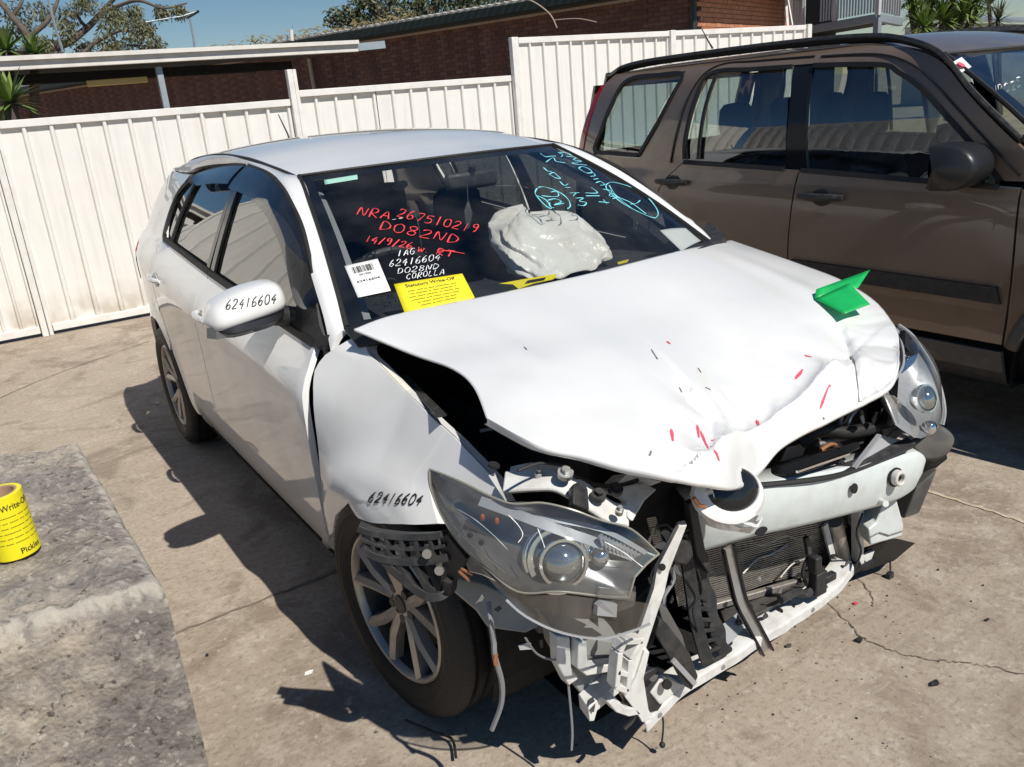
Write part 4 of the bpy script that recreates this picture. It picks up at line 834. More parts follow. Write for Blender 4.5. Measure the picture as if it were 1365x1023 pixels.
# ---- grille opening on the left of the badge: hoses, bar, broken lamp shell
MB().tube(smooth_path([(0.173, -0.47, 0.618), (0.226, -0.5, 0.646), (0.294, -0.53, 0.628), (0.425, -0.55, 0.616)], 5), .019, 10).build('radiator_hose', 'black_rubber', CAR)
MB().tube([(0.209, -0.5, 0.611), (0.492, -0.5, 0.573)], .008, 8).build('support_tube', 'alu_tube', CAR)
MB().plate([(0.011, -0.54, 0.625), (0.131, -0.56, 0.628), (0.291, -0.57, 0.617), (0.27, -0.59, 0.608), (0.086, -0.6, 0.613), (-0.011, -0.6, 0.624), (-0.023, -0.56, 0.619)], (.0,.03,-.015)).build('grille_bar', 'black_gloss', CAR, 30, bevel=.006)
MB().bar((-0.006, -0.605, 0.634), (0.198, -0.605, 0.619), .005, .006).build('grille_chrome', 'chrome', CAR, 30)
MB().plate([(0.21, -0.59, 0.562), (0.375, -0.57, 0.614), (0.475, -0.57, 0.566), (0.511, -0.58, 0.545), (0.397, -0.6, 0.554), (0.251, -0.61, 0.568)], (.01,.012,-.006)).build('lamp_shell', 'silver_plastic', CAR, 30, bevel=.004)
b = MB()
for p, q in (((1160,594),(1182,606)),((1150,606),(1170,614)),((1172,584),(1198,598))): pass
MB().bar((0.227, -0.6, 0.568), (0.353, -0.585, 0.62), .006, .012, (0,-1,0)).build('shell_edge', 'silver_plastic', CAR, 30)
b = MB()
for k in range(9):
    t = k/8; b.bar(Vector((0.131, -0.46, 0.61)).lerp(Vector((0.108, -0.46, 0.579)), t), Vector((0.214, -0.46, 0.602)).lerp(Vector((0.2, -0.46, 0.571)), t), .003, .004)
stuff(b.build('cooler_fins', 'alu_tube', CAR, 0))
for pts, m in (([(0.331, -0.5, 0.602), (0.341, -0.5, 0.644), (0.366, -0.5, 0.663)], 'bare_steel'), ([(0.393, -0.5, 0.656), (0.41, -0.5, 0.601), (0.439, -0.5, 0.581)], 'alu_tube'), ([(0.196, -0.52, 0.604), (0.239, -0.52, 0.608), (0.278, -0.52, 0.588)], 'copper'), ([(0.266, -0.5, 0.61), (0.296, -0.5, 0.634), (0.307, -0.5, 0.662)], 'wire_grey')):
    MB().tube(smooth_path(pts, 4), .006, 6).build('pipe_stub', m, CAR)
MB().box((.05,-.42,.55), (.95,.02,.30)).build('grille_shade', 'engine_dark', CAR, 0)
MB().plate([(0.388, -0.57, 0.623), (0.456, -0.57, 0.617), (0.481, -0.57, 0.578), (0.44, -0.57, 0.568), (0.398, -0.57, 0.589)], (.01,.03,0)).build('lamp_plug', 'black_plastic', CAR, 30, bevel=.004)
# ---- left headlamp, cracked open
l_out = smooth_path([(0.805, -0.334, 0.785), (0.8, -0.379, 0.765), (0.795, -0.419, 0.73), (0.785, -0.466, 0.68), (0.775, -0.503, 0.619), (0.765, -0.525, 0.56), (0.755, -0.528, 0.519)], 5)
l_in = smooth_path([(0.757, -0.36, 0.785), (0.695, -0.42, 0.758), (0.625, -0.47, 0.729), (0.508, -0.52, 0.72), (0.408, -0.555, 0.723), (0.385, -0.59, 0.688), (0.386, -0.61, 0.648)], 5)
rows = coons(l_in, l_out, [l_in[0], l_out[0]], smooth_path([l_in[-1], Vector((0.502, -0.615, 0.574)), l_out[-1]], 4), 30, 12)
lens2 = [[p + Vector((.25,-.8,.35))*(.05*math.sin(math.pi*min(1,i/29))*math.sin(math.pi*j/11)**.8) for i, p in enumerate(r)] for j, r in enumerate(rows)]
bowl2 = [[p + Vector((-.1,.8,-.2))*(.09*math.sin(math.pi*min(1,i/29))**.5*math.sin(math.pi*j/11)**.45+.004) for i, p in enumerate(r)] for j, r in enumerate(rows)]
lamp2 = MB().grid(bowl2).build('headlight', 'silver_plastic', CAR, 60, label='left headlight pushed back and broken open at its inner end')
MB().grid(lens2[2:] ).build('lens', 'lamp_lens', lamp2, 60)
MB().tube(l_out, .006, 6).build('lens_rim', 'silver_plastic', lamp2); MB().tube(l_in, .004, 6).build('lens_rim', 'silver_plastic', lamp2)
p2 = Vector((0.587, -0.56, 0.655)); n2 = Vector((-.1,-.9,.3)).normalized()
MB().ball(p2, .036, 18, 12).build('projector', 'projector_glass', lamp2, 60); MB().ring(p2+n2*.004, n2, .036, .041, .012, 30).build('projector_ring', 'chrome', lamp2, 40)
MB().ball((0.612, -0.57, 0.563), .022, 14, 10).build('fog_bulb', 'chrome', lamp2, 60)
MB().strip(smooth_path([(0.612, -0.47, 0.714), (0.698, -0.45, 0.721), (0.769, -0.42, 0.741)], 4), .02, (-.3,-.8,.5), .004).build('trim_blade', 'chrome', lamp2, 40)
MB().plate([(0.733, -0.4, 0.798), (0.76, -0.42, 0.758), (0.75, -0.44, 0.73), (0.7, -0.45, 0.735), (0.694, -0.43, 0.76)], (.005,.02,-.01)).build('lamp_pocket', 'lamp_black', lamp2, 30)
MB().plate([(0.355, -0.585, 0.738), (0.41, -0.585, 0.717), (0.454, -0.585, 0.684), (0.429, -0.585, 0.66), (0.446, -0.585, 0.626), (0.398, -0.585, 0.633), (0.407, -0.585, 0.674)], (.004,.012,0)).build('lens_shard', 'lamp_lens', lamp2, 0)
# left fog lamp pocket and bumper corner left behind
rows = coons(smooth_path([(0.66, -0.517, 0.432), (0.7, -0.543, 0.423), (0.735, -0.56, 0.442), (0.75, -0.563, 0.473)], 4), smooth_path([(0.66, -0.48, 0.474), (0.7, -0.501, 0.498), (0.735, -0.526, 0.52), (0.755, -0.543, 0.5)], 4), [(0.66, -0.517, 0.432), (0.66, -0.48, 0.474)], [(0.75, -0.563, 0.473), (0.755, -0.543, 0.5)], 14, 8)
MB().grid([[p+Vector((.02,-.03,.01))*math.sin(math.pi*i/13)*math.sin(math.pi*j/7) for i, p in enumerate(r)] for j, r in enumerate(rows)]).build('corner_shell', 'grey_cladding', CAR, 60, solid=.004)
MB().plate([(0.7, -0.479, 0.397), (0.76, -0.546, 0.43), (0.76, -0.552, 0.412), (0.74, -0.493, 0.338), (0.72, -0.483, 0.31)], (.02,.02,-.012)).build('bumper_corner', 'black_plastic', CAR, 30, bevel=.004)
MB().plate([(0.68, -0.507, 0.327), (0.74, -0.534, 0.377), (0.7, -0.511, 0.234), (0.66, -0.483, 0.216)], (.03,.06,0)).build('bumper_stay', 'grey_cladding', CAR, 30, bevel=.004)
# left side guards under the bracket
MB().plate([(0.41, -0.5, 0.337), (0.431, -0.5, 0.335), (0.444, -0.5, 0.167), (0.468, -0.5, 0.14), (0.44, -0.5, 0.136), (0.423, -0.5, 0.168)], (.0,.03,0)).build('left_post', 'white_paint_dull', CAR, 30, bevel=.002)
MB().plate([(0.444, -0.5, 0.175), (0.495, -0.5, 0.176), (0.476, -0.5, 0.142), (0.447, -0.5, 0.138)], (0,.01,0)).build('post_tab', 'white_paint_dull', CAR, 30)
MB().plate([(0.441, -0.45, 0.292), (0.485, -0.45, 0.282), (0.507, -0.45, 0.08), (0.462, -0.45, 0.093)], (.02,.04,0)).build('left_guard', 'black_plastic', CAR, 30, bevel=.003)
MB().plate([(0.464, -0.5, 0.198), (0.603, -0.5, 0.176), (0.741, -0.48, 0.099), (0.664, -0.46, 0.055), (0.53, -0.44, 0.061)], (0,.02,-.01)).build('torn_undertray', 'black_rubber', CAR, 30)
MB().tube([(0.634, -0.46, 0.121), (0.647, -0.46, 0.028)], .003, 5).box((0.645, -0.46, 0.007), (.022,.014,.026)).build('hanging_plug', 'black_plastic', CAR, 30)
MB().plate([(0.47, -0.4, 0.004), (0.683, -0.38, -0.037), (0.771, -0.36, -0.097), (0.655, -0.36, -0.084)], (0,.02,-.006)).build('torn_undertray', 'black_rubber', CAR, 30)
# undertray
MB().grid([[Vector((x, y, .15+.02*noise.noise(Vector((x*4,y*4,0))))) for x in [-.6+.1*k for k in range(12)]] for y in (-.52,-.3,-.05)]).build('undertray', 'engine_dark', CAR, 50)

# torn scraps of plastic, foil and loom left among the brackets
random.seed(44)
def scrap(c, r, m, nm, flat=.5):
    c = Vector(c); a = Vector((random.uniform(-1,1), random.uniform(-.6,.2), random.uniform(-1,1))).normalized(); b2 = a.cross(Vector((random.uniform(-.3,.3),-1,random.uniform(-.3,.6)))).normalized(); n = 7
    poly = [c + a*r*random.uniform(.45,1.2)*math.cos(2*math.pi*k/n) + b2*r*flat*random.uniform(.4,1.3)*math.sin(2*math.pi*k/n) + Vector((0, random.uniform(-.004,.004), 0)) for k in range(n)]
    MB().plate(poly, (.002,.004,-.001)).build(nm, m, CAR, 20)
for p in [(-0.459, -0.6, 0.64), (-0.425, -0.6, 0.609), (-0.444, -0.6, 0.59), (-0.482, -0.6, 0.623), (-0.405, -0.6, 0.517), (-0.457, -0.6, 0.476), (-0.487, -0.6, 0.399), (-0.421, -0.6, 0.445), (-0.518, -0.6, 0.312), (-0.484, -0.6, 0.26), (-0.558, -0.6, 0.308), (-0.597, -0.6, 0.246), (-0.664, -0.6, 0.281), (-0.406, -0.6, 0.321), (-0.389, -0.6, 0.258)]: scrap(p, random.uniform(.014,.032), random.choice(('black_plastic','black_plastic','lamp_grey','grey_cladding')), 'torn_plastic')
for p in [(0.004, -0.57, 0.592), (0.068, -0.57, 0.584), (0.144, -0.57, 0.593), (0.211, -0.57, 0.589), (0.299, -0.57, 0.675), (0.351, -0.57, 0.669), (0.383, -0.57, 0.677), (0.44, -0.57, 0.568), (0.5, -0.57, 0.527), (0.208, -0.57, 0.629), (0.122, -0.57, 0.671), (0.347, -0.57, 0.484)]: scrap(p, random.uniform(.010,.026), random.choice(('black_plastic','silver_plastic','black_gloss','lamp_grey')), 'torn_plastic')
for p in [(-0.062, -0.54, 0.324), (0.021, -0.54, 0.249), (0.1, -0.54, 0.248), (0.194, -0.54, 0.248), (-0.095, -0.54, 0.248), (-0.137, -0.54, 0.244), (0.084, -0.54, 0.179), (0.245, -0.54, 0.271), (0.308, -0.54, 0.222), (-0.037, -0.54, 0.199)]: scrap(p, random.uniform(.010,.024), random.choice(('black_plastic','alu_tube','grey_cladding')), 'torn_plastic')
for p in [(-0.792, -0.55, 0.466), (-0.751, -0.55, 0.454), (-0.886, -0.55, 0.619), (-0.847, -0.55, 0.582), (-0.617, -0.55, 0.376), (-0.573, -0.55, 0.326)]: scrap(p, random.uniform(.012,.026), random.choice(('black_plastic','white_paint_dull','grey_cladding')), 'torn_plastic')
LOOM = [[(-0.378, -0.58, 0.556), (-0.413, -0.58, 0.534), (-0.396, -0.58, 0.481), (-0.43, -0.58, 0.439), (-0.414, -0.58, 0.371)], [(-0.454, -0.59, 0.551), (-0.473, -0.59, 0.521), (-0.462, -0.59, 0.458), (-0.49, -0.59, 0.426)], [(-0.477, -0.6, 0.647), (-0.433, -0.6, 0.642), (-0.402, -0.6, 0.608), (-0.366, -0.6, 0.606)], [(-0.012, -0.56, 0.607), (0.044, -0.56, 0.618), (0.132, -0.56, 0.611), (0.217, -0.56, 0.61), (0.319, -0.56, 0.601)], [(0.392, -0.57, 0.582), (0.437, -0.57, 0.602), (0.486, -0.57, 0.595), (0.533, -0.57, 0.554)], [(0.121, -0.55, 0.328), (0.099, -0.55, 0.279), (0.146, -0.55, 0.201), (0.203, -0.55, 0.196)], [(0.336, -0.56, 0.382), (0.313, -0.56, 0.329), (0.338, -0.56, 0.26), (0.314, -0.56, 0.218)], [(-0.796, -0.56, 0.495), (-0.77, -0.56, 0.442), (-0.726, -0.56, 0.406), (-0.686, -0.56, 0.402)], [(-0.558, -0.62, 0.31), (-0.578, -0.62, 0.269), (-0.563, -0.62, 0.21), (-0.595, -0.62, 0.192)], [(-0.32, -0.58, 0.474), (-0.307, -0.58, 0.407), (-0.337, -0.58, 0.374), (-0.323, -0.58, 0.305)], [(-0.625, -0.52, 0.8), (-0.567, -0.52, 0.758), (-0.506, -0.52, 0.733), (-0.441, -0.52, 0.726)], [(-0.741, -0.5, 0.838), (-0.685, -0.5, 0.837), (-0.609, -0.5, 0.806)]]
for q in LOOM: MB().tube(smooth_path(q, 6), random.choice((.0025,.0035,.005)), 6).build('loom_wire', random.choice(('wire_black','wire_black','wire_grey')), CAR)

# ================================================================ cabin of the hatchback and what lies behind its screen
rows = []
for j in range(12):
    t = j/11; rows.append([Vector((.74*s, lerp(.37-.15*(1-s*s), .86-.06*(1-s*s), t), lerp(.962, .965 if abs(s+.5) > .28 else .985, t)-.08*max(0,(t-.8)/.2)**2)) for s in [-1+2*i/30 for i in range(31)]])
dash = MB().grid(rows)
dash.grid([[Vector((.74*s, .86-.06*(1-s*s)+.03*k, .885-.16*k)) for s in [-1+2*i/30 for i in range(31)]] for k in range(4)])
dash.build('dashboard', 'dash_top', CAR, 50)
sw = Vector((-.37,.93,.955)); sn = Vector((0,.80,.60)).normalized()
a = Vector((1,0,0)); b2 = sn.cross(a)
st = MB().tube([sw+(a*math.cos(2*math.pi*k/40)+b2*math.sin(2*math.pi*k/40))*.185 for k in range(41)], .015, 8, False)
st.disc(sw-sn*.02, sn, .065, .03, 20)
for ang in (0, 180, 270): st.bar(sw, sw+(a*math.cos(R_(ang))+b2*math.sin(R_(ang)))*.18, .03, .015, sn)
st.build('steering_wheel', 'black_plastic', CAR, 40)
def car_seat(par, x, y, z, sc=1., m='seat_cloth', tilt=.30):
    b = MB(); rows = []
    for k in range(11):
        t = k/10; zz = z+.30+.58*t*sc; yy = y+.30+tilt*.55*t; hw = (.25-.05*t)*sc
        rows.append([Vector((x+hw*math.cos(u)*1.0, yy+.065*math.sin(u)*(1 if k < 10 else .5), zz)) for u in [2*math.pi*i/16 for i in range(16)]])
    b.grid(rows, True); b.f.append(tuple(range(len(b.v)-16, len(b.v))))
    o = b.build('seat', m, par, 60)
    MB().box((x, y, z+.24), (.50*sc, .52, .16)).build('seat_cushion', m, o, 30, bevel=.05)
    hb = MB(); hz = z+.30+.58*sc+.10; hy = y+.30+tilt*.56
    hb.grid([[Vector((x+.13*math.cos(u)*e, hy+.05*math.sin(u)*e, hz+q)) for u in [2*math.pi*i/14 for i in range(14)]] for q, e in ((-.09,.6),(-.085,.9),(0,1.),(.07,.95),(.10,.7),(.105,.3))], True)
    hb.tube([(x-.06,hy,hz-.16),(x-.06,hy,hz-.05)], .008, 6).tube([(x+.06,hy,hz-.16),(x+.06,hy,hz-.05)], .008, 6)
    hb.build('headrest', m, o, 60)
    return o
for x in (-.36,.36): car_seat(CAR, x, 1.15, .12)
for x in (-.36,0,.36): car_seat(CAR, x, 1.95, .14, .95)
mp = Vector((0.04, 0.92, 1.29)); MB().box(mp, (.22,.03,.065)).build('rear_view_mirror', 'black_plastic', CAR, 30, bevel=.02)
MB().tube([mp, mp+Vector((0,-.02,.05))], .012, 8).build('mirror_stem', 'black_plastic', CAR)
MB().tube([(0.01, 0.9, 1.272), (0.006, 0.9, 1.213)], .002, 4).plate([(-0.013, 0.9, 1.183), (0.008, 0.9, 1.224), (0.021, 0.9, 1.172), (0.002, 0.9, 1.12), (-0.012, 0.9, 1.116)], (0,.004,0)).build('hanging_charm', 'lamp_grey', CAR, 0)
MB().disc((-0.118, 1.2, 1.284), (0,-.5,-.8), .03, .01, 14).build('cabin_lamp', 'alu_tube', CAR, 30)
# headliner, door cards and rear shelf keep the cabin dark
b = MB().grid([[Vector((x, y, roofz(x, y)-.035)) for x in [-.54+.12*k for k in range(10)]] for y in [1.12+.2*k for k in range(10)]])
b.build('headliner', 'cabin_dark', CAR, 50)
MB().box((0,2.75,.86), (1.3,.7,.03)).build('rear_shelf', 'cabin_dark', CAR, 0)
MB().grid([[Vector(WSP(-.97,t))+Vector((.02,.05,-.02)), Vector(WSP(-.90,t))+Vector((.03,.09,-.03))] for t in [k/8 for k in range(9)]]).build('pillar_trim_inner', 'silver_plastic', CAR, 50)
MB().grid([[Vector(WSP(.97,t))+Vector((-.02,.05,-.02)), Vector(WSP(.90,t))+Vector((-.03,.09,-.03))] for t in [k/8 for k in range(9)]]).build('pillar_trim_inner', 'cabin_dark', CAR, 50)
# ---- pen writing on the outside of the screen
def pen(name, strokes, m, wd):
    b = MB()
    for s in strokes:
        P_ = [Vector(p)+Vector((0,-.0012,.0022)) for p in s]
        if len(P_) > 2: P_ = smooth_path(P_, 4)
        rows = []
        for i, p in enumerate(P_):
            d = P_[min(i+1,len(P_)-1)]-P_[max(i-1,0)]; x = d.cross(Vector((0,-.45,.89)))
            if x.length < 1e-6: continue
            x.normalize(); ww = wd*(.85+.45*math.sin(i*.7+len(rows)*.13+s[0][0]*40)*math.sin(i*.23+1)); rows.append([p-x*ww/2, p+x*ww/2])
        if len(rows) > 1: b.grid(rows)
    return b.build(name, m, screen, 0)
pen('red_pen_writing', [[(-0.493, 0.76, 1.244), (-0.461, 0.788, 1.262), (-0.477, 0.744, 1.24), (-0.444, 0.771, 1.257)],
  [(-0.465, 0.729, 1.235), (-0.432, 0.762, 1.255), (-0.421, 0.75, 1.252), (-0.426, 0.739, 1.246), (-0.439, 0.737, 1.243), (-0.448, 0.745, 1.245), (-0.447, 0.712, 1.23)],
  [(-0.437, 0.707, 1.229), (-0.398, 0.724, 1.243), (-0.417, 0.688, 1.224)],
  [(-0.424, 0.714, 1.235), (-0.409, 0.701, 1.231)]] + [[(-0.36, 0.711, 1.243), (-0.351, 0.714, 1.245), (-0.344, 0.705, 1.242), (-0.348, 0.698, 1.238), (-0.361, 0.692, 1.233), (-0.385, 0.689, 1.229), (-0.371, 0.673, 1.223)],
  [(-0.322, 0.686, 1.236), (-0.337, 0.684, 1.233), (-0.354, 0.675, 1.226), (-0.361, 0.664, 1.22), (-0.356, 0.656, 1.217), (-0.345, 0.658, 1.219), (-0.339, 0.669, 1.225), (-0.346, 0.674, 1.227), (-0.356, 0.672, 1.224)],
  [(-0.314, 0.669, 1.229), (-0.3, 0.656, 1.224), (-0.338, 0.637, 1.21)],
  [(-0.278, 0.634, 1.215), (-0.291, 0.645, 1.219), (-0.303, 0.635, 1.213), (-0.295, 0.629, 1.211), (-0.297, 0.619, 1.205), (-0.309, 0.613, 1.201), (-0.319, 0.616, 1.202), (-0.322, 0.623, 1.205)],
  [(-0.259, 0.625, 1.213), (-0.294, 0.594, 1.193)],
  [(-0.239, 0.602, 1.203), (-0.251, 0.604, 1.203), (-0.264, 0.595, 1.197), (-0.273, 0.584, 1.19), (-0.272, 0.575, 1.186), (-0.26, 0.574, 1.186), (-0.247, 0.584, 1.193), (-0.239, 0.594, 1.199), (-0.239, 0.602, 1.203)],
  [(-0.232, 0.582, 1.193), (-0.222, 0.584, 1.195), (-0.215, 0.578, 1.193), (-0.219, 0.57, 1.188), (-0.232, 0.566, 1.185), (-0.256, 0.564, 1.181), (-0.241, 0.55, 1.175)],
  [(-0.195, 0.563, 1.186), (-0.228, 0.537, 1.169)],
  [(-0.171, 0.539, 1.175), (-0.168, 0.548, 1.18), (-0.178, 0.55, 1.18), (-0.188, 0.542, 1.176), (-0.183, 0.536, 1.172), (-0.171, 0.539, 1.175), (-0.19, 0.526, 1.166), (-0.204, 0.521, 1.163)]] + [[(-0.465, 0.657, 1.2), (-0.435, 0.684, 1.219), (-0.426, 0.671, 1.214), (-0.428, 0.653, 1.205), (-0.443, 0.646, 1.199), (-0.465, 0.657, 1.2)],
  [(-0.393, 0.646, 1.207), (-0.408, 0.649, 1.206), (-0.42, 0.642, 1.201), (-0.429, 0.627, 1.192), (-0.425, 0.617, 1.187), (-0.412, 0.612, 1.187), (-0.398, 0.621, 1.193), (-0.39, 0.634, 1.201), (-0.393, 0.646, 1.207)],
  [(-0.357, 0.605, 1.191), (-0.36, 0.616, 1.196), (-0.373, 0.62, 1.197), (-0.379, 0.611, 1.191), (-0.374, 0.593, 1.182), (-0.38, 0.585, 1.177), (-0.394, 0.586, 1.176), (-0.398, 0.6, 1.182), (-0.388, 0.605, 1.186), (-0.366, 0.6, 1.187), (-0.357, 0.605, 1.191)],
  [(-0.348, 0.587, 1.183), (-0.338, 0.587, 1.184), (-0.326, 0.579, 1.181), (-0.329, 0.57, 1.176), (-0.344, 0.567, 1.173), (-0.372, 0.57, 1.17), (-0.349, 0.549, 1.162)],
  [(-0.338, 0.542, 1.16), (-0.305, 0.565, 1.176), (-0.321, 0.527, 1.154), (-0.284, 0.548, 1.17)],
  [(-0.306, 0.512, 1.147), (-0.274, 0.537, 1.165), (-0.265, 0.525, 1.159), (-0.266, 0.51, 1.151), (-0.284, 0.503, 1.145), (-0.306, 0.511, 1.147)]]
  + [[(-0.507, 0.645, 1.187), (-0.528, 0.626, 1.173)],
  [(-0.489, 0.627, 1.181), (-0.51, 0.623, 1.175), (-0.499, 0.612, 1.171)],
  [(-0.496, 0.62, 1.176), (-0.512, 0.607, 1.166)],
  [(-0.469, 0.613, 1.178), (-0.502, 0.598, 1.164)],
  [(-0.457, 0.595, 1.17), (-0.455, 0.602, 1.174), (-0.463, 0.604, 1.174), (-0.469, 0.598, 1.169), (-0.465, 0.593, 1.168), (-0.457, 0.594, 1.17), (-0.47, 0.584, 1.162), (-0.48, 0.582, 1.159)],
  [(-0.434, 0.586, 1.169), (-0.47, 0.569, 1.154)],
  [(-0.435, 0.572, 1.162), (-0.428, 0.573, 1.163), (-0.422, 0.569, 1.162), (-0.425, 0.564, 1.159), (-0.434, 0.56, 1.156), (-0.451, 0.558, 1.152), (-0.439, 0.549, 1.149)],
  [(-0.405, 0.556, 1.158), (-0.417, 0.555, 1.155), (-0.428, 0.55, 1.151), (-0.432, 0.542, 1.146), (-0.429, 0.538, 1.144), (-0.42, 0.539, 1.146), (-0.417, 0.545, 1.15), (-0.422, 0.548, 1.151), (-0.43, 0.547, 1.149)]] + [[(-0.398, 0.529, 1.144), (-0.409, 0.515, 1.134), (-0.396, 0.52, 1.139), (-0.401, 0.508, 1.132), (-0.385, 0.518, 1.14)],
  [(-0.39, 0.502, 1.13), (-0.39, 0.5, 1.129)]] + [[(-0.366, 0.48, 1.121), (-0.344, 0.497, 1.134), (-0.335, 0.489, 1.13), (-0.337, 0.483, 1.127), (-0.348, 0.483, 1.125), (-0.355, 0.488, 1.127), (-0.351, 0.468, 1.116)],
  [(-0.323, 0.481, 1.128), (-0.305, 0.468, 1.122)],
  [(-0.314, 0.475, 1.125), (-0.336, 0.458, 1.112)]] + [[(-0.354, 0.497, 1.132), (-0.319, 0.474, 1.124), (-0.283, 0.449, 1.113)]], 'pen_red', .0040)
pen('white_pen_writing', [[(-0.455, 0.544, 1.143), (-0.472, 0.525, 1.129)],
  [(-0.458, 0.52, 1.129), (-0.436, 0.536, 1.142), (-0.445, 0.517, 1.129)],
  [(-0.451, 0.525, 1.133), (-0.442, 0.523, 1.134)],
  [(-0.413, 0.53, 1.142), (-0.415, 0.534, 1.144), (-0.425, 0.53, 1.141), (-0.433, 0.522, 1.135), (-0.435, 0.514, 1.13), (-0.426, 0.514, 1.131), (-0.42, 0.521, 1.136), (-0.426, 0.522, 1.136)]] + [[(-0.494, 0.518, 1.122), (-0.504, 0.515, 1.117), (-0.514, 0.507, 1.111), (-0.516, 0.501, 1.108), (-0.512, 0.498, 1.107), (-0.505, 0.501, 1.11), (-0.502, 0.507, 1.113), (-0.509, 0.508, 1.113), (-0.515, 0.506, 1.11)],
  [(-0.487, 0.511, 1.118), (-0.48, 0.514, 1.122), (-0.475, 0.512, 1.121), (-0.476, 0.506, 1.118), (-0.484, 0.501, 1.114), (-0.501, 0.495, 1.107), (-0.486, 0.491, 1.107)],
  [(-0.456, 0.504, 1.12), (-0.475, 0.495, 1.112), (-0.462, 0.491, 1.112)],
  [(-0.461, 0.497, 1.116), (-0.475, 0.483, 1.105)],
  [(-0.438, 0.5, 1.121), (-0.456, 0.48, 1.106)],
  [(-0.415, 0.494, 1.122), (-0.427, 0.49, 1.117), (-0.437, 0.482, 1.111), (-0.44, 0.476, 1.107), (-0.435, 0.473, 1.106), (-0.427, 0.476, 1.109), (-0.425, 0.483, 1.113), (-0.431, 0.484, 1.113), (-0.438, 0.48, 1.11)],
  [(-0.395, 0.489, 1.122), (-0.406, 0.485, 1.118), (-0.417, 0.478, 1.112), (-0.419, 0.471, 1.107), (-0.414, 0.468, 1.107), (-0.407, 0.472, 1.11), (-0.404, 0.478, 1.114), (-0.411, 0.479, 1.113), (-0.418, 0.475, 1.11)],
  [(-0.378, 0.485, 1.122), (-0.387, 0.483, 1.119), (-0.394, 0.476, 1.115), (-0.399, 0.467, 1.108), (-0.397, 0.463, 1.107), (-0.388, 0.465, 1.109), (-0.38, 0.473, 1.115), (-0.376, 0.481, 1.12), (-0.379, 0.485, 1.122)],
  [(-0.356, 0.477, 1.12), (-0.376, 0.468, 1.113), (-0.362, 0.464, 1.112)],
  [(-0.361, 0.47, 1.116), (-0.375, 0.457, 1.106)]] + [[(-0.51, 0.465, 1.088), (-0.497, 0.481, 1.099), (-0.491, 0.477, 1.099), (-0.49, 0.47, 1.095), (-0.497, 0.465, 1.09), (-0.51, 0.465, 1.088)],
  [(-0.47, 0.473, 1.1), (-0.478, 0.472, 1.098), (-0.484, 0.467, 1.094), (-0.487, 0.46, 1.089), (-0.484, 0.456, 1.088), (-0.476, 0.457, 1.089), (-0.469, 0.462, 1.094), (-0.467, 0.469, 1.098), (-0.47, 0.473, 1.1)],
  [(-0.459, 0.465, 1.097), (-0.452, 0.467, 1.1), (-0.446, 0.466, 1.1), (-0.446, 0.461, 1.097), (-0.454, 0.457, 1.093), (-0.47, 0.452, 1.088), (-0.455, 0.448, 1.088)],
  [(-0.425, 0.455, 1.097), (-0.428, 0.459, 1.099), (-0.435, 0.459, 1.098), (-0.437, 0.455, 1.095), (-0.432, 0.449, 1.092), (-0.435, 0.444, 1.089), (-0.442, 0.443, 1.087), (-0.446, 0.447, 1.089), (-0.441, 0.451, 1.092), (-0.429, 0.453, 1.095), (-0.424, 0.455, 1.097)],
  [(-0.427, 0.44, 1.088), (-0.412, 0.455, 1.099), (-0.416, 0.437, 1.088), (-0.399, 0.451, 1.099)],
  [(-0.406, 0.433, 1.087), (-0.392, 0.449, 1.099), (-0.385, 0.445, 1.097), (-0.384, 0.438, 1.094), (-0.393, 0.433, 1.089), (-0.406, 0.432, 1.087)]] + [[(-0.478, 0.445, 1.082), (-0.48, 0.449, 1.084), (-0.487, 0.447, 1.081), (-0.493, 0.442, 1.078), (-0.495, 0.436, 1.074), (-0.493, 0.433, 1.072), (-0.486, 0.434, 1.074)],
  [(-0.464, 0.445, 1.085), (-0.47, 0.444, 1.083), (-0.476, 0.438, 1.078), (-0.479, 0.431, 1.074), (-0.477, 0.429, 1.073), (-0.47, 0.43, 1.075), (-0.465, 0.436, 1.079), (-0.461, 0.442, 1.083), (-0.463, 0.445, 1.085)],
  [(-0.467, 0.424, 1.071), (-0.451, 0.44, 1.084), (-0.445, 0.438, 1.084), (-0.446, 0.434, 1.081), (-0.454, 0.43, 1.078), (-0.458, 0.432, 1.078), (-0.456, 0.421, 1.072)],
  [(-0.43, 0.437, 1.086), (-0.437, 0.435, 1.083), (-0.443, 0.429, 1.079), (-0.446, 0.422, 1.074), (-0.444, 0.419, 1.073), (-0.437, 0.421, 1.075), (-0.431, 0.427, 1.079), (-0.428, 0.433, 1.084), (-0.43, 0.437, 1.086)],
  [(-0.418, 0.431, 1.084), (-0.433, 0.416, 1.073), (-0.423, 0.414, 1.073)],
  [(-0.401, 0.428, 1.085), (-0.416, 0.412, 1.073), (-0.406, 0.409, 1.073)],
  [(-0.4, 0.407, 1.072), (-0.379, 0.421, 1.084), (-0.388, 0.403, 1.072)],
  [(-0.393, 0.412, 1.076), (-0.385, 0.409, 1.076)]], 'pen_white', .0024)
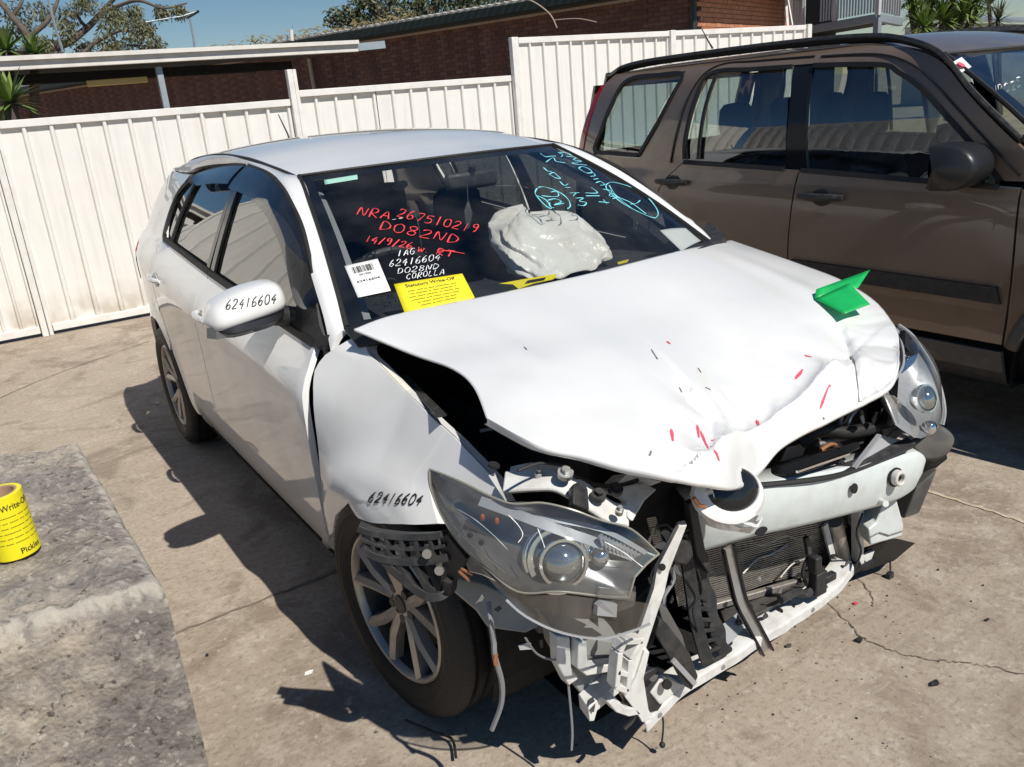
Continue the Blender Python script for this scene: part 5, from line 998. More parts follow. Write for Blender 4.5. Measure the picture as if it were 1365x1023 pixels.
BLUE = [[(0.395, 0.973, 1.347), (0.393, 0.936, 1.334), (0.431, 0.948, 1.332), (0.455, 0.952, 1.33)], [(0.358, 0.884, 1.318), (0.427, 0.933, 1.327), (0.413, 0.896, 1.315), (0.449, 0.887, 1.305)], [(0.502, 0.999, 1.339), (0.507, 0.977, 1.33), (0.478, 0.949, 1.325)], [(0.511, 1.001, 1.339), (0.554, 1.004, 1.331), (0.554, 0.981, 1.322)], [(0.515, 0.964, 1.323), (0.56, 0.959, 1.313), (0.521, 0.927, 1.309), (0.556, 0.92, 1.299), (0.486, 0.892, 1.301), (0.507, 0.882, 1.293), (0.553, 0.884, 1.285)],
 [(0.481, 0.844, 1.282), (0.514, 0.863, 1.284), (0.534, 0.846, 1.273), (0.52, 0.811, 1.261), (0.483, 0.805, 1.266), (0.481, 0.844, 1.282)], [(0.489, 0.8, 1.262), (0.524, 0.812, 1.261), (0.514, 0.785, 1.251), (0.483, 0.774, 1.252)], [(0.478, 0.75, 1.242), (0.508, 0.76, 1.241)], [(0.464, 0.72, 1.231), (0.498, 0.735, 1.232), (0.501, 0.713, 1.221), (0.472, 0.704, 1.222)], [(0.309, 0.836, 1.304), (0.307, 0.805, 1.291), (0.324, 0.805, 1.289)], [(0.295, 0.781, 1.282), (0.325, 0.793, 1.284), (0.323, 0.763, 1.271), (0.32, 0.746, 1.264), (0.301, 0.752, 1.269), (0.295, 0.781, 1.282)],
 [(0.3, 0.724, 1.256), (0.299, 0.696, 1.243), (0.324, 0.707, 1.245)], [(0.29, 0.681, 1.237), (0.314, 0.68, 1.234)], [(0.283, 0.645, 1.22), (0.326, 0.644, 1.215)], [(0.284, 0.626, 1.21), (0.313, 0.645, 1.217)], [(0.283, 0.611, 1.203), (0.316, 0.61, 1.199), (0.284, 0.592, 1.193), (0.307, 0.582, 1.186), (0.283, 0.565, 1.179), (0.26, 0.571, 1.184)], [(0.412, 0.683, 1.222), (0.411, 0.646, 1.204), (0.354, 0.645, 1.211)], [(0.341, 0.625, 1.203), (0.404, 0.626, 1.195)], [(0.368, 0.587, 1.18), (0.414, 0.584, 1.171)], [(0.401, 0.602, 1.183), (0.395, 0.574, 1.169)],
 [(0.463, 0.676, 1.21), (0.492, 0.663, 1.199), (0.452, 0.629, 1.189), (0.482, 0.622, 1.18), (0.45, 0.609, 1.179)], [(0.509, 0.714, 1.22), (0.551, 0.737, 1.223), (0.588, 0.738, 1.215), (0.631, 0.717, 1.196), (0.655, 0.668, 1.167), (0.643, 0.604, 1.137), (0.612, 0.543, 1.111), (0.567, 0.506, 1.1), (0.539, 0.508, 1.107), (0.506, 0.535, 1.129), (0.477, 0.583, 1.16), (0.474, 0.646, 1.193), (0.484, 0.683, 1.21), (0.509, 0.714, 1.22)], [(0.52, 0.71, 1.216), (0.491, 0.632, 1.183), (0.524, 0.587, 1.154), (0.536, 0.525, 1.117)], [(0.486, 0.652, 1.194), (0.487, 0.603, 1.169), (0.492, 0.552, 1.141)], [(0.511, 0.581, 1.153), (0.548, 0.59, 1.15), (0.589, 0.615, 1.155)],
 [(0.17, 0.684, 1.249), (0.141, 0.657, 1.238), (0.13, 0.62, 1.22), (0.128, 0.575, 1.197), (0.139, 0.561, 1.189), (0.152, 0.608, 1.213), (0.137, 0.638, 1.229)], [(0.177, 0.688, 1.251), (0.202, 0.691, 1.25), (0.231, 0.668, 1.237), (0.246, 0.637, 1.22), (0.243, 0.599, 1.201), (0.222, 0.564, 1.185), (0.201, 0.553, 1.18)], [(0.154, 0.636, 1.227), (0.187, 0.628, 1.22), (0.221, 0.629, 1.218), (0.236, 0.658, 1.231), (0.207, 0.655, 1.232)], [(0.158, 0.607, 1.212), (0.195, 0.613, 1.212), (0.206, 0.593, 1.201), (0.163, 0.579, 1.197), (0.211, 0.583, 1.196)], [(0.155, 0.594, 1.205), (0.142, 0.573, 1.195), (0.151, 0.563, 1.189)]]
pen('blue_pen_writing', BLUE, 'pen_blue', .0042)
# scratch glint near the header, drawn as a grey stroke on the glass
pen('screen_scratch_glint', [[(0.027, 0.724, 1.273), (0.108, 0.713, 1.266), (0.135, 0.688, 1.253)]], 'wire_grey', .001)

# ---- paper, stickers and bag behind or on the glass
def on_screen(poly, inward): return [Vector(p)+Vector((0,.45,-.89))*inward for p in poly]
def quad_map(q, u, v): return (q[0]*(1-u)+q[1]*u)*(1-v)+(q[3]*(1-u)+q[2]*u)*v
def text_mesh(body, align='CENTER', bold=0):
    c = bpy.data.curves.new('t', 'FONT'); c.body = body; c.align_x = align; c.align_y = 'CENTER'; c.size = 1; c.offset = bold; c.resolution_u = 2
    o = bpy.data.objects.new('t', c); COL.objects.link(o); dg = bpy.context.evaluated_depsgraph_get(); dg.update()
    me = bpy.data.meshes.new_from_object(o.evaluated_get(dg)); bpy.data.objects.remove(o); bpy.data.curves.remove(c)
    return me
def print_on(b, body, q, cu, cv, height, aspect, nrm, bold=0, fit=None):
    """printed text on the quad q: centre (cu, cv) in quad units, letter height in v units; aspect = quad height / width"""
    me = text_mesh(body, bold=bold); xs = [v.co.x for v in me.vertices]
    wdt = max(xs)-min(xs) if xs else 1; k = height/.72; ku = k*aspect
    if fit: ku = fit/wdt
    vs = [quad_map(q, cu+v.co.x*ku, cv-v.co.y*k)+nrm for v in me.vertices]
    b.add(vs, [tuple(p.vertices) for p in me.polygons]); bpy.data.meshes.remove(me)
out = Vector((0,-.45,.89))
def sheet(name, q, m, label, cat, n=8, curl=0.):
    rows = [[quad_map(q, i/n, j/n)+out*(curl*math.sin(math.pi*i/n)) for i in range(n+1)] for j in range(n+1)]
    o = MB().grid(rows).build(name, m, None, 60, solid=.0006, fixn=False); tag(o, label, cat); return o
# yellow notice
q = on_screen([(-0.54, 0.437, 1.065), (-0.336, 0.382, 1.067), (-0.352, 0.29, 1.006), (-0.565, 0.331, 0.995)], -.003)
yel = sheet('write_off_notice', q, 'notice_yellow', 'yellow write-off notice with black print stuck low on the windscreen', 'notice')
b = MB(); print_on(b, 'Statutory Write-Off', q, .5, .14, .11, .55, out*.0012, .012, .72)
b.build('printed_title', 'ink', yel, 0, fixn=False)
b = MB()
fill = ['vehicle may only be used for parts', 'or scrap metal and must not be', 'registered for use on any road']
for k, (ln, ft) in enumerate((('-----  ---- -- ---- ---------- ----', .70), ('--- --------- -- ----- --------- --', .66), ('---- ----- ------- -- ------ ---', .72), ('--------- ---- ----- ------ -----', .68), ('-- ------ ------- --- ----', .55), ('------- -- ---- --------', .50))):
    print_on(b, ln, q, .5, .30+.105*k, .16, .55, out*.0012, .0, ft)
b.build('printed_lines', 'ink', yel, 0, fixn=False)
# white barcode label
q = on_screen([(-0.634, 0.57, 1.121), (-0.534, 0.546, 1.129), (-0.56, 0.42, 1.051), (-0.655, 0.446, 1.045)], -.003)
lab = sheet('barcode_label', q, 'paper', 'white barcode label stuck in the lower windscreen corner', 'label')
b = MB(); random.seed(3); u = .16
while u < .80:
    wv = random.choice((.008,.014,.022)); b.add([quad_map(q, a_, c_)+out*.0012 for a_, c_ in ((u,.10),(u+wv,.10),(u+wv,.30),(u,.30))], [(0,1,2,3)]); u += wv+random.choice((.010,.016,.024))
b.build('barcode', 'ink', lab, 0, fixn=False)
b = MB(); print_on(b, '001900', q, .48, .37, .06, 1, out*.0012, .01, .36); print_on(b, '62416604', q, .5, .56, .075, 1, out*.0012, .012, .70)
b.build('printed_number', 'ink', lab, 0, fixn=False)
sheet('mint_tag', on_screen([(-0.49, 1.015, 1.347), (-0.38, 0.981, 1.353), (-0.392, 0.952, 1.34), (-0.501, 0.985, 1.334)], -.003), 'mint_sticker', 'thin mint green sticker at the top corner of the windscreen', 'sticker')
pw = on_screen([(0.526, 0.44, 1.07), (0.691, 0.472, 1.051), (0.693, 0.401, 1.009), (0.527, 0.332, 1.004)], .004)
sheet('white_paper', pw, 'paper', 'blank white paper behind the far lower corner of the windscreen', 'paper', curl=.004)
# yellow strap on the dashboard
b = MB(); sp_ = on_screen([(-0.245, 0.316, 1.035), (-0.159, 0.304, 1.035), (-0.047, 0.294, 1.032), (-0.057, 0.281, 1.024), (-0.077, 0.277, 1.021), (-0.143, 0.281, 1.021), (-0.201, 0.279, 1.015), (-0.208, 0.299, 1.028)], .006)
b.plate(sp_, (0,.001,-.002)); ys = b.build('yellow_strap', 'notice_yellow', None, 30); tag(ys, 'torn yellow strap lying on the dashboard below the plastic bag', 'strap')
MB().plate(on_screen([(-0.172, 0.287, 1.023), (-0.103, 0.281, 1.023), (-0.092, 0.287, 1.027), (-0.156, 0.294, 1.028)], .0035), (0,0,.001)).build('strap_print', 'ink', ys, 0)
tg = MB().plate([(0.311, 0.428, 0.985), (0.369, 0.435, 0.985), (0.339, 0.408, 0.985), (0.295, 0.404, 0.985)], (0,0,.003)).build('yellow_chip', 'notice_yellow'); tag(tg, 'small yellow plastic chip on the dashboard', 'chip')
# white carrier bag, knotted, on the dashboard
bcol = Vector((0.156, 0.62, 1.12))
bc = Vector((bcol.x, .62, 1.064)); nb = 64; rows = []
prof = [(t, hermite([(0,.70),(.08,.90),(.2,1.0),(.35,1.03),(.5,1.02),(.65,.98),(.78,.92),(.88,.80),(.95,.55),(1.,.10)], t), hermite([(0,-.095),(.08,-.09),(.2,-.065),(.35,-.03),(.5,.01),(.65,.045),(.78,.072),(.88,.090),(.95,.098),(1.,.10)], t)) for t in [k/24 for k in range(25)]]
for t, r, h in prof:
    row = []
    for i in range(nb):
        u = 2*math.pi*i/nb; cu, su = math.cos(u), math.sin(u)
        ex = abs(cu)**.62*(1 if cu > 0 else -1); ey = abs(su)**.62*(1 if su > 0 else -1)
        d = Vector((cu, su, h*9)); f = 1+.10*noise.noise(d*1.5+Vector((3,1,2)))+.06*noise.noise(d*3.3)
        crease = .030*abs(noise.noise(Vector((cu*2.2+t*1.5, t*3.0-su*2, 5))))+.018*abs(noise.noise(Vector((cu*6+t*3, t*6-su*5, 9))))+.010*abs(noise.noise(Vector((cu*15, t*14, su*15))))
        lobe = .030*math.exp(-((cu+.45)/.35)**2)*t*t + .012*math.exp(-((cu-.75)/.25)**2)*t*t
        zz = h*(.92+.22*noise.noise(d*1.9))+lobe-.02*abs(noise.noise(Vector((cu*4, su*4, t*5)))); row.append(bc+Vector(((.205*r*f-crease)*ex, (.105*r*f-crease)*ey+1.05*zz, zz)))
    rows.append(row)
bagm = MB().grid(rows, True)
def bag_mat():
    m, t, b = nodes('bag_plastic'); L = t.links.new; co = N(t, 'ShaderNodeTexCoord')
    nz = N(t, 'ShaderNodeTexNoise'); nz.inputs['Scale'].default_value = 9; nz.inputs['Detail'].default_value = 4; L(co.outputs['Object'], nz.inputs['Vector'])
    vm = N(t, 'ShaderNodeVectorMath', operation='MULTIPLY_ADD'); vm.inputs[1].default_value = (.12,.12,.12); L(nz.outputs['Color'], vm.inputs[0]); L(co.outputs['Object'], vm.inputs[2])
    hs_ = []
    for sc in (13, 31):
        v = N(t, 'ShaderNodeTexVoronoi'); v.inputs['Scale'].default_value = sc; L(vm.outputs[0], v.inputs['Vector']); hs_.append(v.outputs['Distance'])
    ad = N(t, 'ShaderNodeMath', operation='MULTIPLY_ADD'); ad.inputs[1].default_value = .45; L(hs_[1], ad.inputs[0]); L(hs_[0], ad.inputs[2])
    bp = N(t, 'ShaderNodeBump'); bp.inputs['Strength'].default_value = .22; bp.inputs['Distance'].default_value = .03; L(ad.outputs[0], bp.inputs['Height']); L(bp.outputs[0], b.inputs['Normal'])
    cr = N(t, 'ShaderNodeMix', data_type='RGBA'); cr.inputs[6].default_value = (.86,.83,.79,1); cr.inputs[7].default_value = (.74,.69,.63,1)
    r = N(t, 'ShaderNodeMapRange'); r.inputs[1].default_value = .45; r.inputs[2].default_value = .7; L(nz.outputs['Fac'], r.inputs[0]); L(r.outputs[0], cr.inputs[0]); L(cr.outputs[2], b.inputs['Base Color'])
    b.inputs['Roughness'].default_value = .36
bag_mat()
bag = bagm.build('plastic_bag', 'bag_plastic', None, 60, sub=1); tag(bag, 'full white plastic carrier bag sitting on the dashboard behind the windscreen', 'bag')
MB().strip([bc+Vector((.18,.0,.02)), bc+Vector((.235,-.01,-.03)), bc+Vector((.26,-.02,-.06))], [.05,.02,.008], (0,-.8,.5), .002).build('bag_handle', 'bag_plastic', bag, 60)
def dense(st): return [resample(smooth_path(q, 3) if len(q) > 3 else q, 4*len(q)) for q in st]
# ---- marker numbers on mirror and fender
mt = tree_of(mir); ft_ = tree_of(fender)
drape(dense([[(-0.978, 0.6, 1.08), (-0.987, 0.6, 1.073), (-0.994, 0.6, 1.063), (-0.994, 0.6, 1.057), (-0.99, 0.6, 1.055), (-0.984, 0.6, 1.059), (-0.983, 0.6, 1.066), (-0.989, 0.6, 1.066), (-0.994, 0.6, 1.061)],
  [(-0.971, 0.6, 1.074), (-0.965, 0.6, 1.079), (-0.96, 0.6, 1.078), (-0.96, 0.6, 1.072), (-0.966, 0.6, 1.065), (-0.979, 0.6, 1.054), (-0.966, 0.6, 1.054)],
  [(-0.941, 0.6, 1.075), (-0.956, 0.6, 1.062), (-0.944, 0.6, 1.06)],
  [(-0.944, 0.6, 1.067), (-0.953, 0.6, 1.049)],
  [(-0.925, 0.6, 1.076), (-0.936, 0.6, 1.051)],
  [(-0.903, 0.6, 1.076), (-0.913, 0.6, 1.069), (-0.919, 0.6, 1.058), (-0.921, 0.6, 1.051), (-0.916, 0.6, 1.05), (-0.909, 0.6, 1.054), (-0.909, 0.6, 1.061), (-0.915, 0.6, 1.061), (-0.92, 0.6, 1.056)],
  [(-0.884, 0.6, 1.075), (-0.893, 0.6, 1.068), (-0.901, 0.6, 1.059), (-0.901, 0.6, 1.051), (-0.896, 0.6, 1.049), (-0.891, 0.6, 1.055), (-0.889, 0.6, 1.062), (-0.895, 0.6, 1.061), (-0.901, 0.6, 1.056)],
  [(-0.869, 0.6, 1.075), (-0.876, 0.6, 1.07), (-0.88, 0.6, 1.062), (-0.882, 0.6, 1.052), (-0.879, 0.6, 1.048), (-0.871, 0.6, 1.052), (-0.867, 0.6, 1.062), (-0.865, 0.6, 1.071), (-0.869, 0.6, 1.074)],
  [(-0.846, 0.6, 1.071), (-0.862, 0.6, 1.058), (-0.848, 0.6, 1.056)],
  [(-0.849, 0.6, 1.063), (-0.858, 0.6, 1.046)]]), mt, (.25,.95,-.15), .0035, .0012).build('marker_number', 'ink', mir, 0)
drape(dense([[(-0.857, -0.01, 0.652), (-0.862, 0.002, 0.642), (-0.868, 0.012, 0.63), (-0.871, 0.012, 0.624), (-0.87, 0.004, 0.624), (-0.866, -0.004, 0.631), (-0.863, -0.004, 0.637), (-0.866, 0.006, 0.634), (-0.869, 0.012, 0.628)],
  [(-0.856, -0.023, 0.65), (-0.852, -0.031, 0.657), (-0.851, -0.039, 0.659), (-0.853, -0.041, 0.654), (-0.857, -0.033, 0.645), (-0.866, -0.013, 0.628), (-0.861, -0.034, 0.634)],
  [(-0.845, -0.068, 0.664), (-0.855, -0.048, 0.646), (-0.852, -0.067, 0.65)],
  [(-0.849, -0.065, 0.656), (-0.859, -0.054, 0.636)],
  [(-0.838, -0.089, 0.671), (-0.853, -0.08, 0.645)],
  [(-0.829, -0.115, 0.676), (-0.836, -0.107, 0.669), (-0.843, -0.103, 0.659), (-0.847, -0.102, 0.652), (-0.846, -0.11, 0.653), (-0.841, -0.116, 0.659), (-0.838, -0.114, 0.664), (-0.841, -0.107, 0.662), (-0.845, -0.102, 0.656)],
  [(-0.82, -0.136, 0.681), (-0.828, -0.129, 0.674), (-0.836, -0.124, 0.665), (-0.839, -0.128, 0.659), (-0.838, -0.134, 0.659), (-0.833, -0.137, 0.664), (-0.829, -0.136, 0.67), (-0.832, -0.13, 0.668), (-0.837, -0.126, 0.662)],
  [(-0.813, -0.152, 0.684), (-0.819, -0.147, 0.679), (-0.825, -0.146, 0.672), (-0.831, -0.148, 0.664), (-0.831, -0.153, 0.662), (-0.825, -0.159, 0.667), (-0.819, -0.16, 0.675), (-0.814, -0.157, 0.681), (-0.813, -0.152, 0.683)],
  [(-0.804, -0.176, 0.685), (-0.819, -0.166, 0.673), (-0.812, -0.18, 0.675)],
  [(-0.81, -0.176, 0.679), (-0.823, -0.175, 0.666)]]), ft_, (1,0,0), .004, .003).build('marker_number', 'ink', fender, 0)
# ---- green card taped on the bonnet
gq = [Vector(p) for p in [(0.645, -0.145, 0.905), (0.616, -0.251, 0.885), (0.679, -0.318, 0.873), (0.865, -0.111, 0.91)]]
g1_ = [Vector(p) for p in [(0.58, -0.19, 0.895), (0.541, -0.328, 0.875), (0.675, -0.321, 0.872), (0.708, -0.215, 0.893)]]
g2_ = [Vector(p) for p in [(0.56, -0.21, 0.93), (0.58, -0.19, 0.895), (0.72, -0.261, 0.885), (0.78, -0.241, 0.955)]]
card = MB().grid(coons([Vector(p) for p in [(0.579, -0.191, 0.893), (0.534, -0.332, 0.877)]], [Vector(p) for p in [(0.716, -0.213, 0.92), (0.646, -0.338, 0.885)]], [Vector(p) for p in [(0.579, -0.191, 0.893), (0.716, -0.213, 0.92)]], [Vector(p) for p in [(0.534, -0.332, 0.877), (0.646, -0.338, 0.885)]], 8, 8))
card.grid(coons([Vector(p) for p in [(0.645, -0.145, 0.905), (0.767, -0.131, 0.915)]], [Vector(p) for p in [(0.579, -0.191, 0.893), (0.73, -0.236, 0.906)]], [Vector(p) for p in [(0.611, -0.171, 0.915), (0.579, -0.191, 0.893)]], [Vector(p) for p in [(0.878, -0.174, 0.93), (0.73, -0.236, 0.906)]], 8, 4))
gc = card.build('green_card', 'green_card', None, 30, solid=.001); tag(gc, 'bent bright green card stuck on the far side of the bonnet', 'card')

# ================================================================ brown four-wheel-drive parked alongside
#<SURF2>
SECT2 = [(.22,.78),(.30,.845),(.40,.872),(.50,.882),(.62,.890),(.78,.893),(.92,.890),(1.02,.882),(1.08,.870),(1.12,.860),(1.2,.853),(1.3,.838),(1.4,.815),(1.5,.780),(1.58,.740),(1.63,.692),(1.67,.60),(1.69,.45)]
PLAN2 = [(-1.55,.80),(-1.4,.87),(-1.2,.935),(-.9,.98),(-.5,1.),(2.0,1.),(2.4,.985),(2.6,.955),(2.75,.90),(2.82,.84)]
SUVX = 2.69
def W2(y, z): return hermite(SECT2, z)*hermite(PLAN2, y)
#</SURF2>
SUV = thing('brown_suv', 'dusty dark brown four-wheel-drive parked beside the white hatchback', 'car', (SUVX, .7, 0))
def s2(p, off=0.): return Vector((SUVX-(W2(p[0], p[1])+off), p[0], p[1]))
both = []
def suv_panel(name, m, c0, c1, d0, d1, nu=30, nv=20, parent=SUV, rim=.02, off=0.):
    rows = [[s2(p, off) for p in r] for r in coons(v2(*c0), v2(*c1), v2(*d0), v2(*d1), nu, nv)]
    o = panel(rows, (rim,0,0)).build(name, m, parent, 50)
    if parent is SUV: both.append(o)
    return o
BELT2 = lambda y: 1.075+.05*clamp((y+.1)/1.0)+.03*clamp((y-.9)/.8)+.035*clamp((y-1.7)/.8)
BW = lambda *ys: [(y, BELT2(y)) for y in ys]
LOW = .455
fd = suv_panel('front_door', 'brown_paint', [(-.145,LOW),(.4,LOW),(.895,LOW)], BW(-.15,.1,.4,.88), sp((-.145,LOW),(-.16,.7),(-.15,BELT2(-.15))), sp((.895,LOW),(.91,.75),(.88,BELT2(.88))), 34, 26)
rd = suv_panel('rear_door', 'brown_paint', [(.903,LOW),(1.3,LOW),(1.62,LOW)], BW(.888,1.2,1.5,1.66), sp((.903,LOW),(.918,.75),(.888,BELT2(.888))), [(1.62,LOW)]+sp((1.66,.62),(1.86,.83),(1.87,.92),(1.80,1.05),(1.66,BELT2(1.66))), 34, 26)
qd = suv_panel('quarter_panel', 'brown_paint', arc(2.02,.343,.44,146,20,16)+[(2.66,.60)], BW(1.668,1.9,2.2,2.5)+[(2.62,1.19)], [(1.655,.59)]+sp((1.668,.62),(1.868,.83),(1.878,.92),(1.808,1.05),(1.668,BELT2(1.668))), sp((2.66,.60),(2.69,.9),(2.62,1.19)), 36, 26)
fe = suv_panel('fender', 'brown_paint', [(-1.25,.62)]+arc(-.6,.343,.44,140,16,16)+[(-.155,LOW)], [(-1.25,.93),(-.8,1.0),(-.4,1.05),(-.158,1.07)], [(-1.25,.62),(-1.25,.93)], sp((-.155,LOW),(-.17,.7),(-.158,1.07)), 36, 22)
suv_panel('sill_cladding', 'grey_cladding', [(-.16,.335),(.8,.33),(1.62,.335)], [(-.15,.425),(.8,.425),(1.63,.425)], [(-.16,.335),(-.15,.425)], [(1.62,.335),(1.63,.425)], 24, 6, off=.012)
suv_panel('sill_step', 'black_plastic', [(-.16,.27),(.8,.265),(1.62,.27)], [(-.16,.328),(.8,.324),(1.62,.328)], [(-.16,.27),(-.16,.328)], [(1.62,.27),(1.62,.328)], 24, 4, off=-.004)
for y0, y1, par in ((-.135,.885,fd),(.915,1.60,rd)):
    suv_panel('side_moulding', 'black_plastic', [(y0,.625),(y1,.632)], [(y0+.02,.692),(y1,.70)], [(y0,.625),(y0+.02,.692)], [(y1,.632),(y1,.70)], 16, 6, parent=par, off=.014)
for yc in (-.6, 2.02):
    rows = [[s2((yc+r*math.cos(R_(a)), .343+r*math.sin(R_(a))), o) for r, o in ((.40,.0),(.405,.018),(.43,.02),(.455,.008))] for a in range(14, 168, 6)]
    o = MB().grid(rows).build('arch_cladding', 'grey_cladding', SUV, 50, solid=.004); both.append(o)
# upper body: pillars and rails round the windows
FWt = [(.92,1.592),(.55,1.57),(.45,1.532),(.33,1.468),(.22,1.38),(.06,1.24),(-.075,1.10)]
GUT = [(2.50,1.655),(2.2,1.668),(1.6,1.672),(1.1,1.668),(.70,1.655),(.45,1.62),(.27,1.555),(.10,1.41),(-.12,1.23),(-.30,1.10)]
suv_panel('roof_rail', 'brown_paint', [(2.30,1.615),(1.8,1.63),(1.59,1.612),(1.04,1.602),(.92,1.60),(.55,1.578),(.33,1.475),(.06,1.246),(-.085,1.10)][::-1], sp(*GUT)[::-1], [(-.085,1.10),(-.30,1.10)], [(2.30,1.615),(2.50,1.655)], 60, 8)
suv_panel('centre_pillar', 'black_gloss', [(.84,BELT2(.84)),(.97,BELT2(.97))], [(.92,1.60),(1.04,1.605)], sp((.84,BELT2(.84)),(.885,1.38),(.92,1.60)), sp((.97,BELT2(.97)),(.99,1.40),(1.04,1.605)), 8, 20, off=-.006)
suv_panel('rear_pillar', 'brown_paint', [(1.65,BELT2(1.65)),(2.03,BELT2(2.03))], [(1.59,1.612),(1.80,1.63)], sp((1.65,BELT2(1.65)),(1.66,1.28),(1.63,1.48),(1.59,1.612)), sp((2.03,BELT2(2.03)),(1.90,1.36),(1.81,1.52),(1.80,1.63)), 12, 20)
suv_panel('tail_pillar', 'brown_paint', [(2.49,BELT2(2.49)),(2.63,1.19)], [(2.28,1.62),(2.48,1.65)], sp((2.49,BELT2(2.49)),(2.43,1.32),(2.36,1.48),(2.28,1.62)), sp((2.63,1.19),(2.56,1.4),(2.48,1.65)), 8, 20)
suv_panel('tail_light', 'red_lens', [(2.64,.95),(2.70,.95)], [(2.50,1.60),(2.53,1.60)], sp((2.64,.95),(2.62,1.2),(2.50,1.60)), sp((2.70,.95),(2.69,1.2),(2.53,1.60)), 5, 20, off=.006)
def suv_glass(par, bot, top, n=14): 
    rows = [[s2((lerp(b[0],t[0],k/6), lerp(b[1],t[1],k/6)), -.012) for k in range(7)] for b, t in zip(resample_2(bot,n), resample_2(top,n))]
    return panel(rows, (.004,0,0)).build('window_pane', 'suv_glass', par, 60)
suv_glass(fd, BW(.85,.4,.1,-.06), [(.925,1.596),(.55,1.574),(.33,1.47),(.20,1.365),(.06,1.242),(-.06,1.12)], 22)
suv_glass(rd, BW(.97,1.3,1.66), [(1.035,1.60),(1.3,1.606),(1.60,1.606)]); suv_glass(qd, BW(2.04,2.3,2.49), [(1.81,1.62),(2.0,1.625),(2.28,1.615)])
def suv_trim(par, pts, wd, m='black_rubber', off=.002, nm='window_trim'):
    MB().strip([s2(p, off) for p in sp(*pts)], wd, (-.95,0,.3), .012).build(nm, m, par, 40)
suv_trim(fd, BW(.87,.4,0,-.07), .022); suv_trim(rd, BW(.97,1.3,1.66), .022)
suv_trim(fd, [(.915,1.592),(.55,1.566),(.45,1.528),(.33,1.462),(.22,1.374),(.06,1.234),(-.07,1.10)], .02)
suv_trim(rd, [(1.04,1.595),(1.3,1.602),(1.58,1.603),(1.63,1.48),(1.66,1.28),(1.655,1.17)], .02); suv_trim(rd, [(1.53,1.60),(1.545,1.4),(1.55,1.17)], .018, nm='window_divider')
suv_trim(qd, [(2.03,1.19),(1.90,1.36),(1.815,1.52),(1.80,1.61),(2.0,1.622),(2.27,1.612),(2.35,1.48),(2.42,1.32),(2.47,1.215),(2.3,1.20),(2.04,1.19)], .024)
# rails on the door frame edge
suv_trim(fd, [(.90,1.628),(.6,1.612),(.42,1.565),(.28,1.48),(.08,1.315),(-.14,1.12)], .007, 'black_rubber', .003, 'door_seam'); suv_trim(rd, [(.94,1.632),(1.3,1.64),(1.56,1.64),(1.66,1.55),(1.72,1.35),(1.76,1.15)], .007, 'black_rubber', .003, 'door_seam')
def suv_handle(y, z, par):
    MB().disc(s2((y, z), .002), (-1,0,.03), .055, .003, 18, .04, (0,1,0)).build('handle_cup', 'black_plastic', par, 30)
    MB().tube([s2((y-.12+.24*k/6, z+.004), .012+.022*math.sin(math.pi*k/6)) for k in range(7)], [.014,.017,.018,.018,.018,.017,.014], 8).build('handle', 'black_plastic', par, 40)
suv_handle(.73, 1.005, fd); suv_handle(1.73, 1.045, rd)
# mirror
mm = Vector((1.725,.085,1.165)); rows = []
for i in range(15):
    s = -1+2*i/14; e = (1-abs(s)**7)**.28
    rows.append([mm+Vector((-s*.128, -.15*e*max(0,math.sin(a))**.7+.03*e*(math.sin(a) <= 0)-.02*s, .088*e*math.cos(a))) for a in [math.pi*k/12-.2 for k in range(15)]])
sm_ = panel(rows, (0,.01,0)).build('mirror_housing', 'satin_black', fd, 60)
MB().grid([[mm+Vector((-s*.122*q, .03-.02*s*q, c_*.082*q)) for s, c_ in [(math.cos(2*math.pi*k/20), math.sin(2*math.pi*k/20)) for k in range(21)]] for q in (.02,1.)]).build('mirror_glass', 'chrome', sm_, 0)
MB().plate([(1.80,.04,1.08),(1.86,-.02,1.08),(1.87,.02,1.22),(1.80,.08,1.20)], (.0,.05,0)).build('mirror_arm', 'satin_black', sm_, 30, bevel=.01)
for o in list(both): pass
def suv_mirrored(o, parent):
    me = o.data.copy(); me.transform(Matrix.Translation((2*SUVX,0,0)) @ Matrix.Scale(-1,4,(1,0,0))); me.flip_normals()
    c = bpy.data.objects.new(o.name.split('.')[0], me); COL.objects.link(c); c.parent = parent; c.matrix_parent_inverse = world_of(parent).inverted()
    for md in o.modifiers:
        n = c.modifiers.new(md.name, md.type)
        if md.type == 'SOLIDIFY': n.thickness = md.thickness
        if md.type == 'BEVEL': n.width = md.width; n.segments = 2; n.limit_method = 'ANGLE'; n.angle_limit = md.angle_limit
    for ch in list(o.children): suv_mirrored(ch, c)
for o in both: suv_mirrored(o, SUV)
# roof with black side rails, windscreen, bonnet, nose and tail
rows = [[Vector((SUVX+x, y, 1.70-.03*abs(x/.62)**2.2-.10*clamp((.80-y)/.5)**1.7-.03*clamp((y-2.2)/.4)**2)) for x in [-.62+.062*k for k in range(21)]] for y in [.30+.1*k for k in range(23)]]
rf = panel(rows, (0,0,-.02)).build('roof', 'brown_paint', SUV, 60)
for s in (-1, 1):
    path = [Vector((SUVX+s*(W2(max(.3,min(2.4,y)), min(z,1.665))-.012), y, z+.012)) for y, z in sp(*[(2.52,1.63),(2.46,1.668),(2.2,1.690),(1.6,1.694),(1.1,1.690),(.70,1.674),(.45,1.632),(.27,1.562),(.10,1.415),(-.12,1.235)])]
    MB().strip(path, .055, (-.5*-s*-1,-.1,.85), .02).build('roof_moulding', 'black_plastic', rf, 40, bevel=.004)
MB().tube([(2.089, 1.686, 1.732), (2.079, 1.709, 1.773), (2.065, 1.745, 1.842)], [.006,.004,.0025], 6).build('antenna', 'black_plastic', rf)
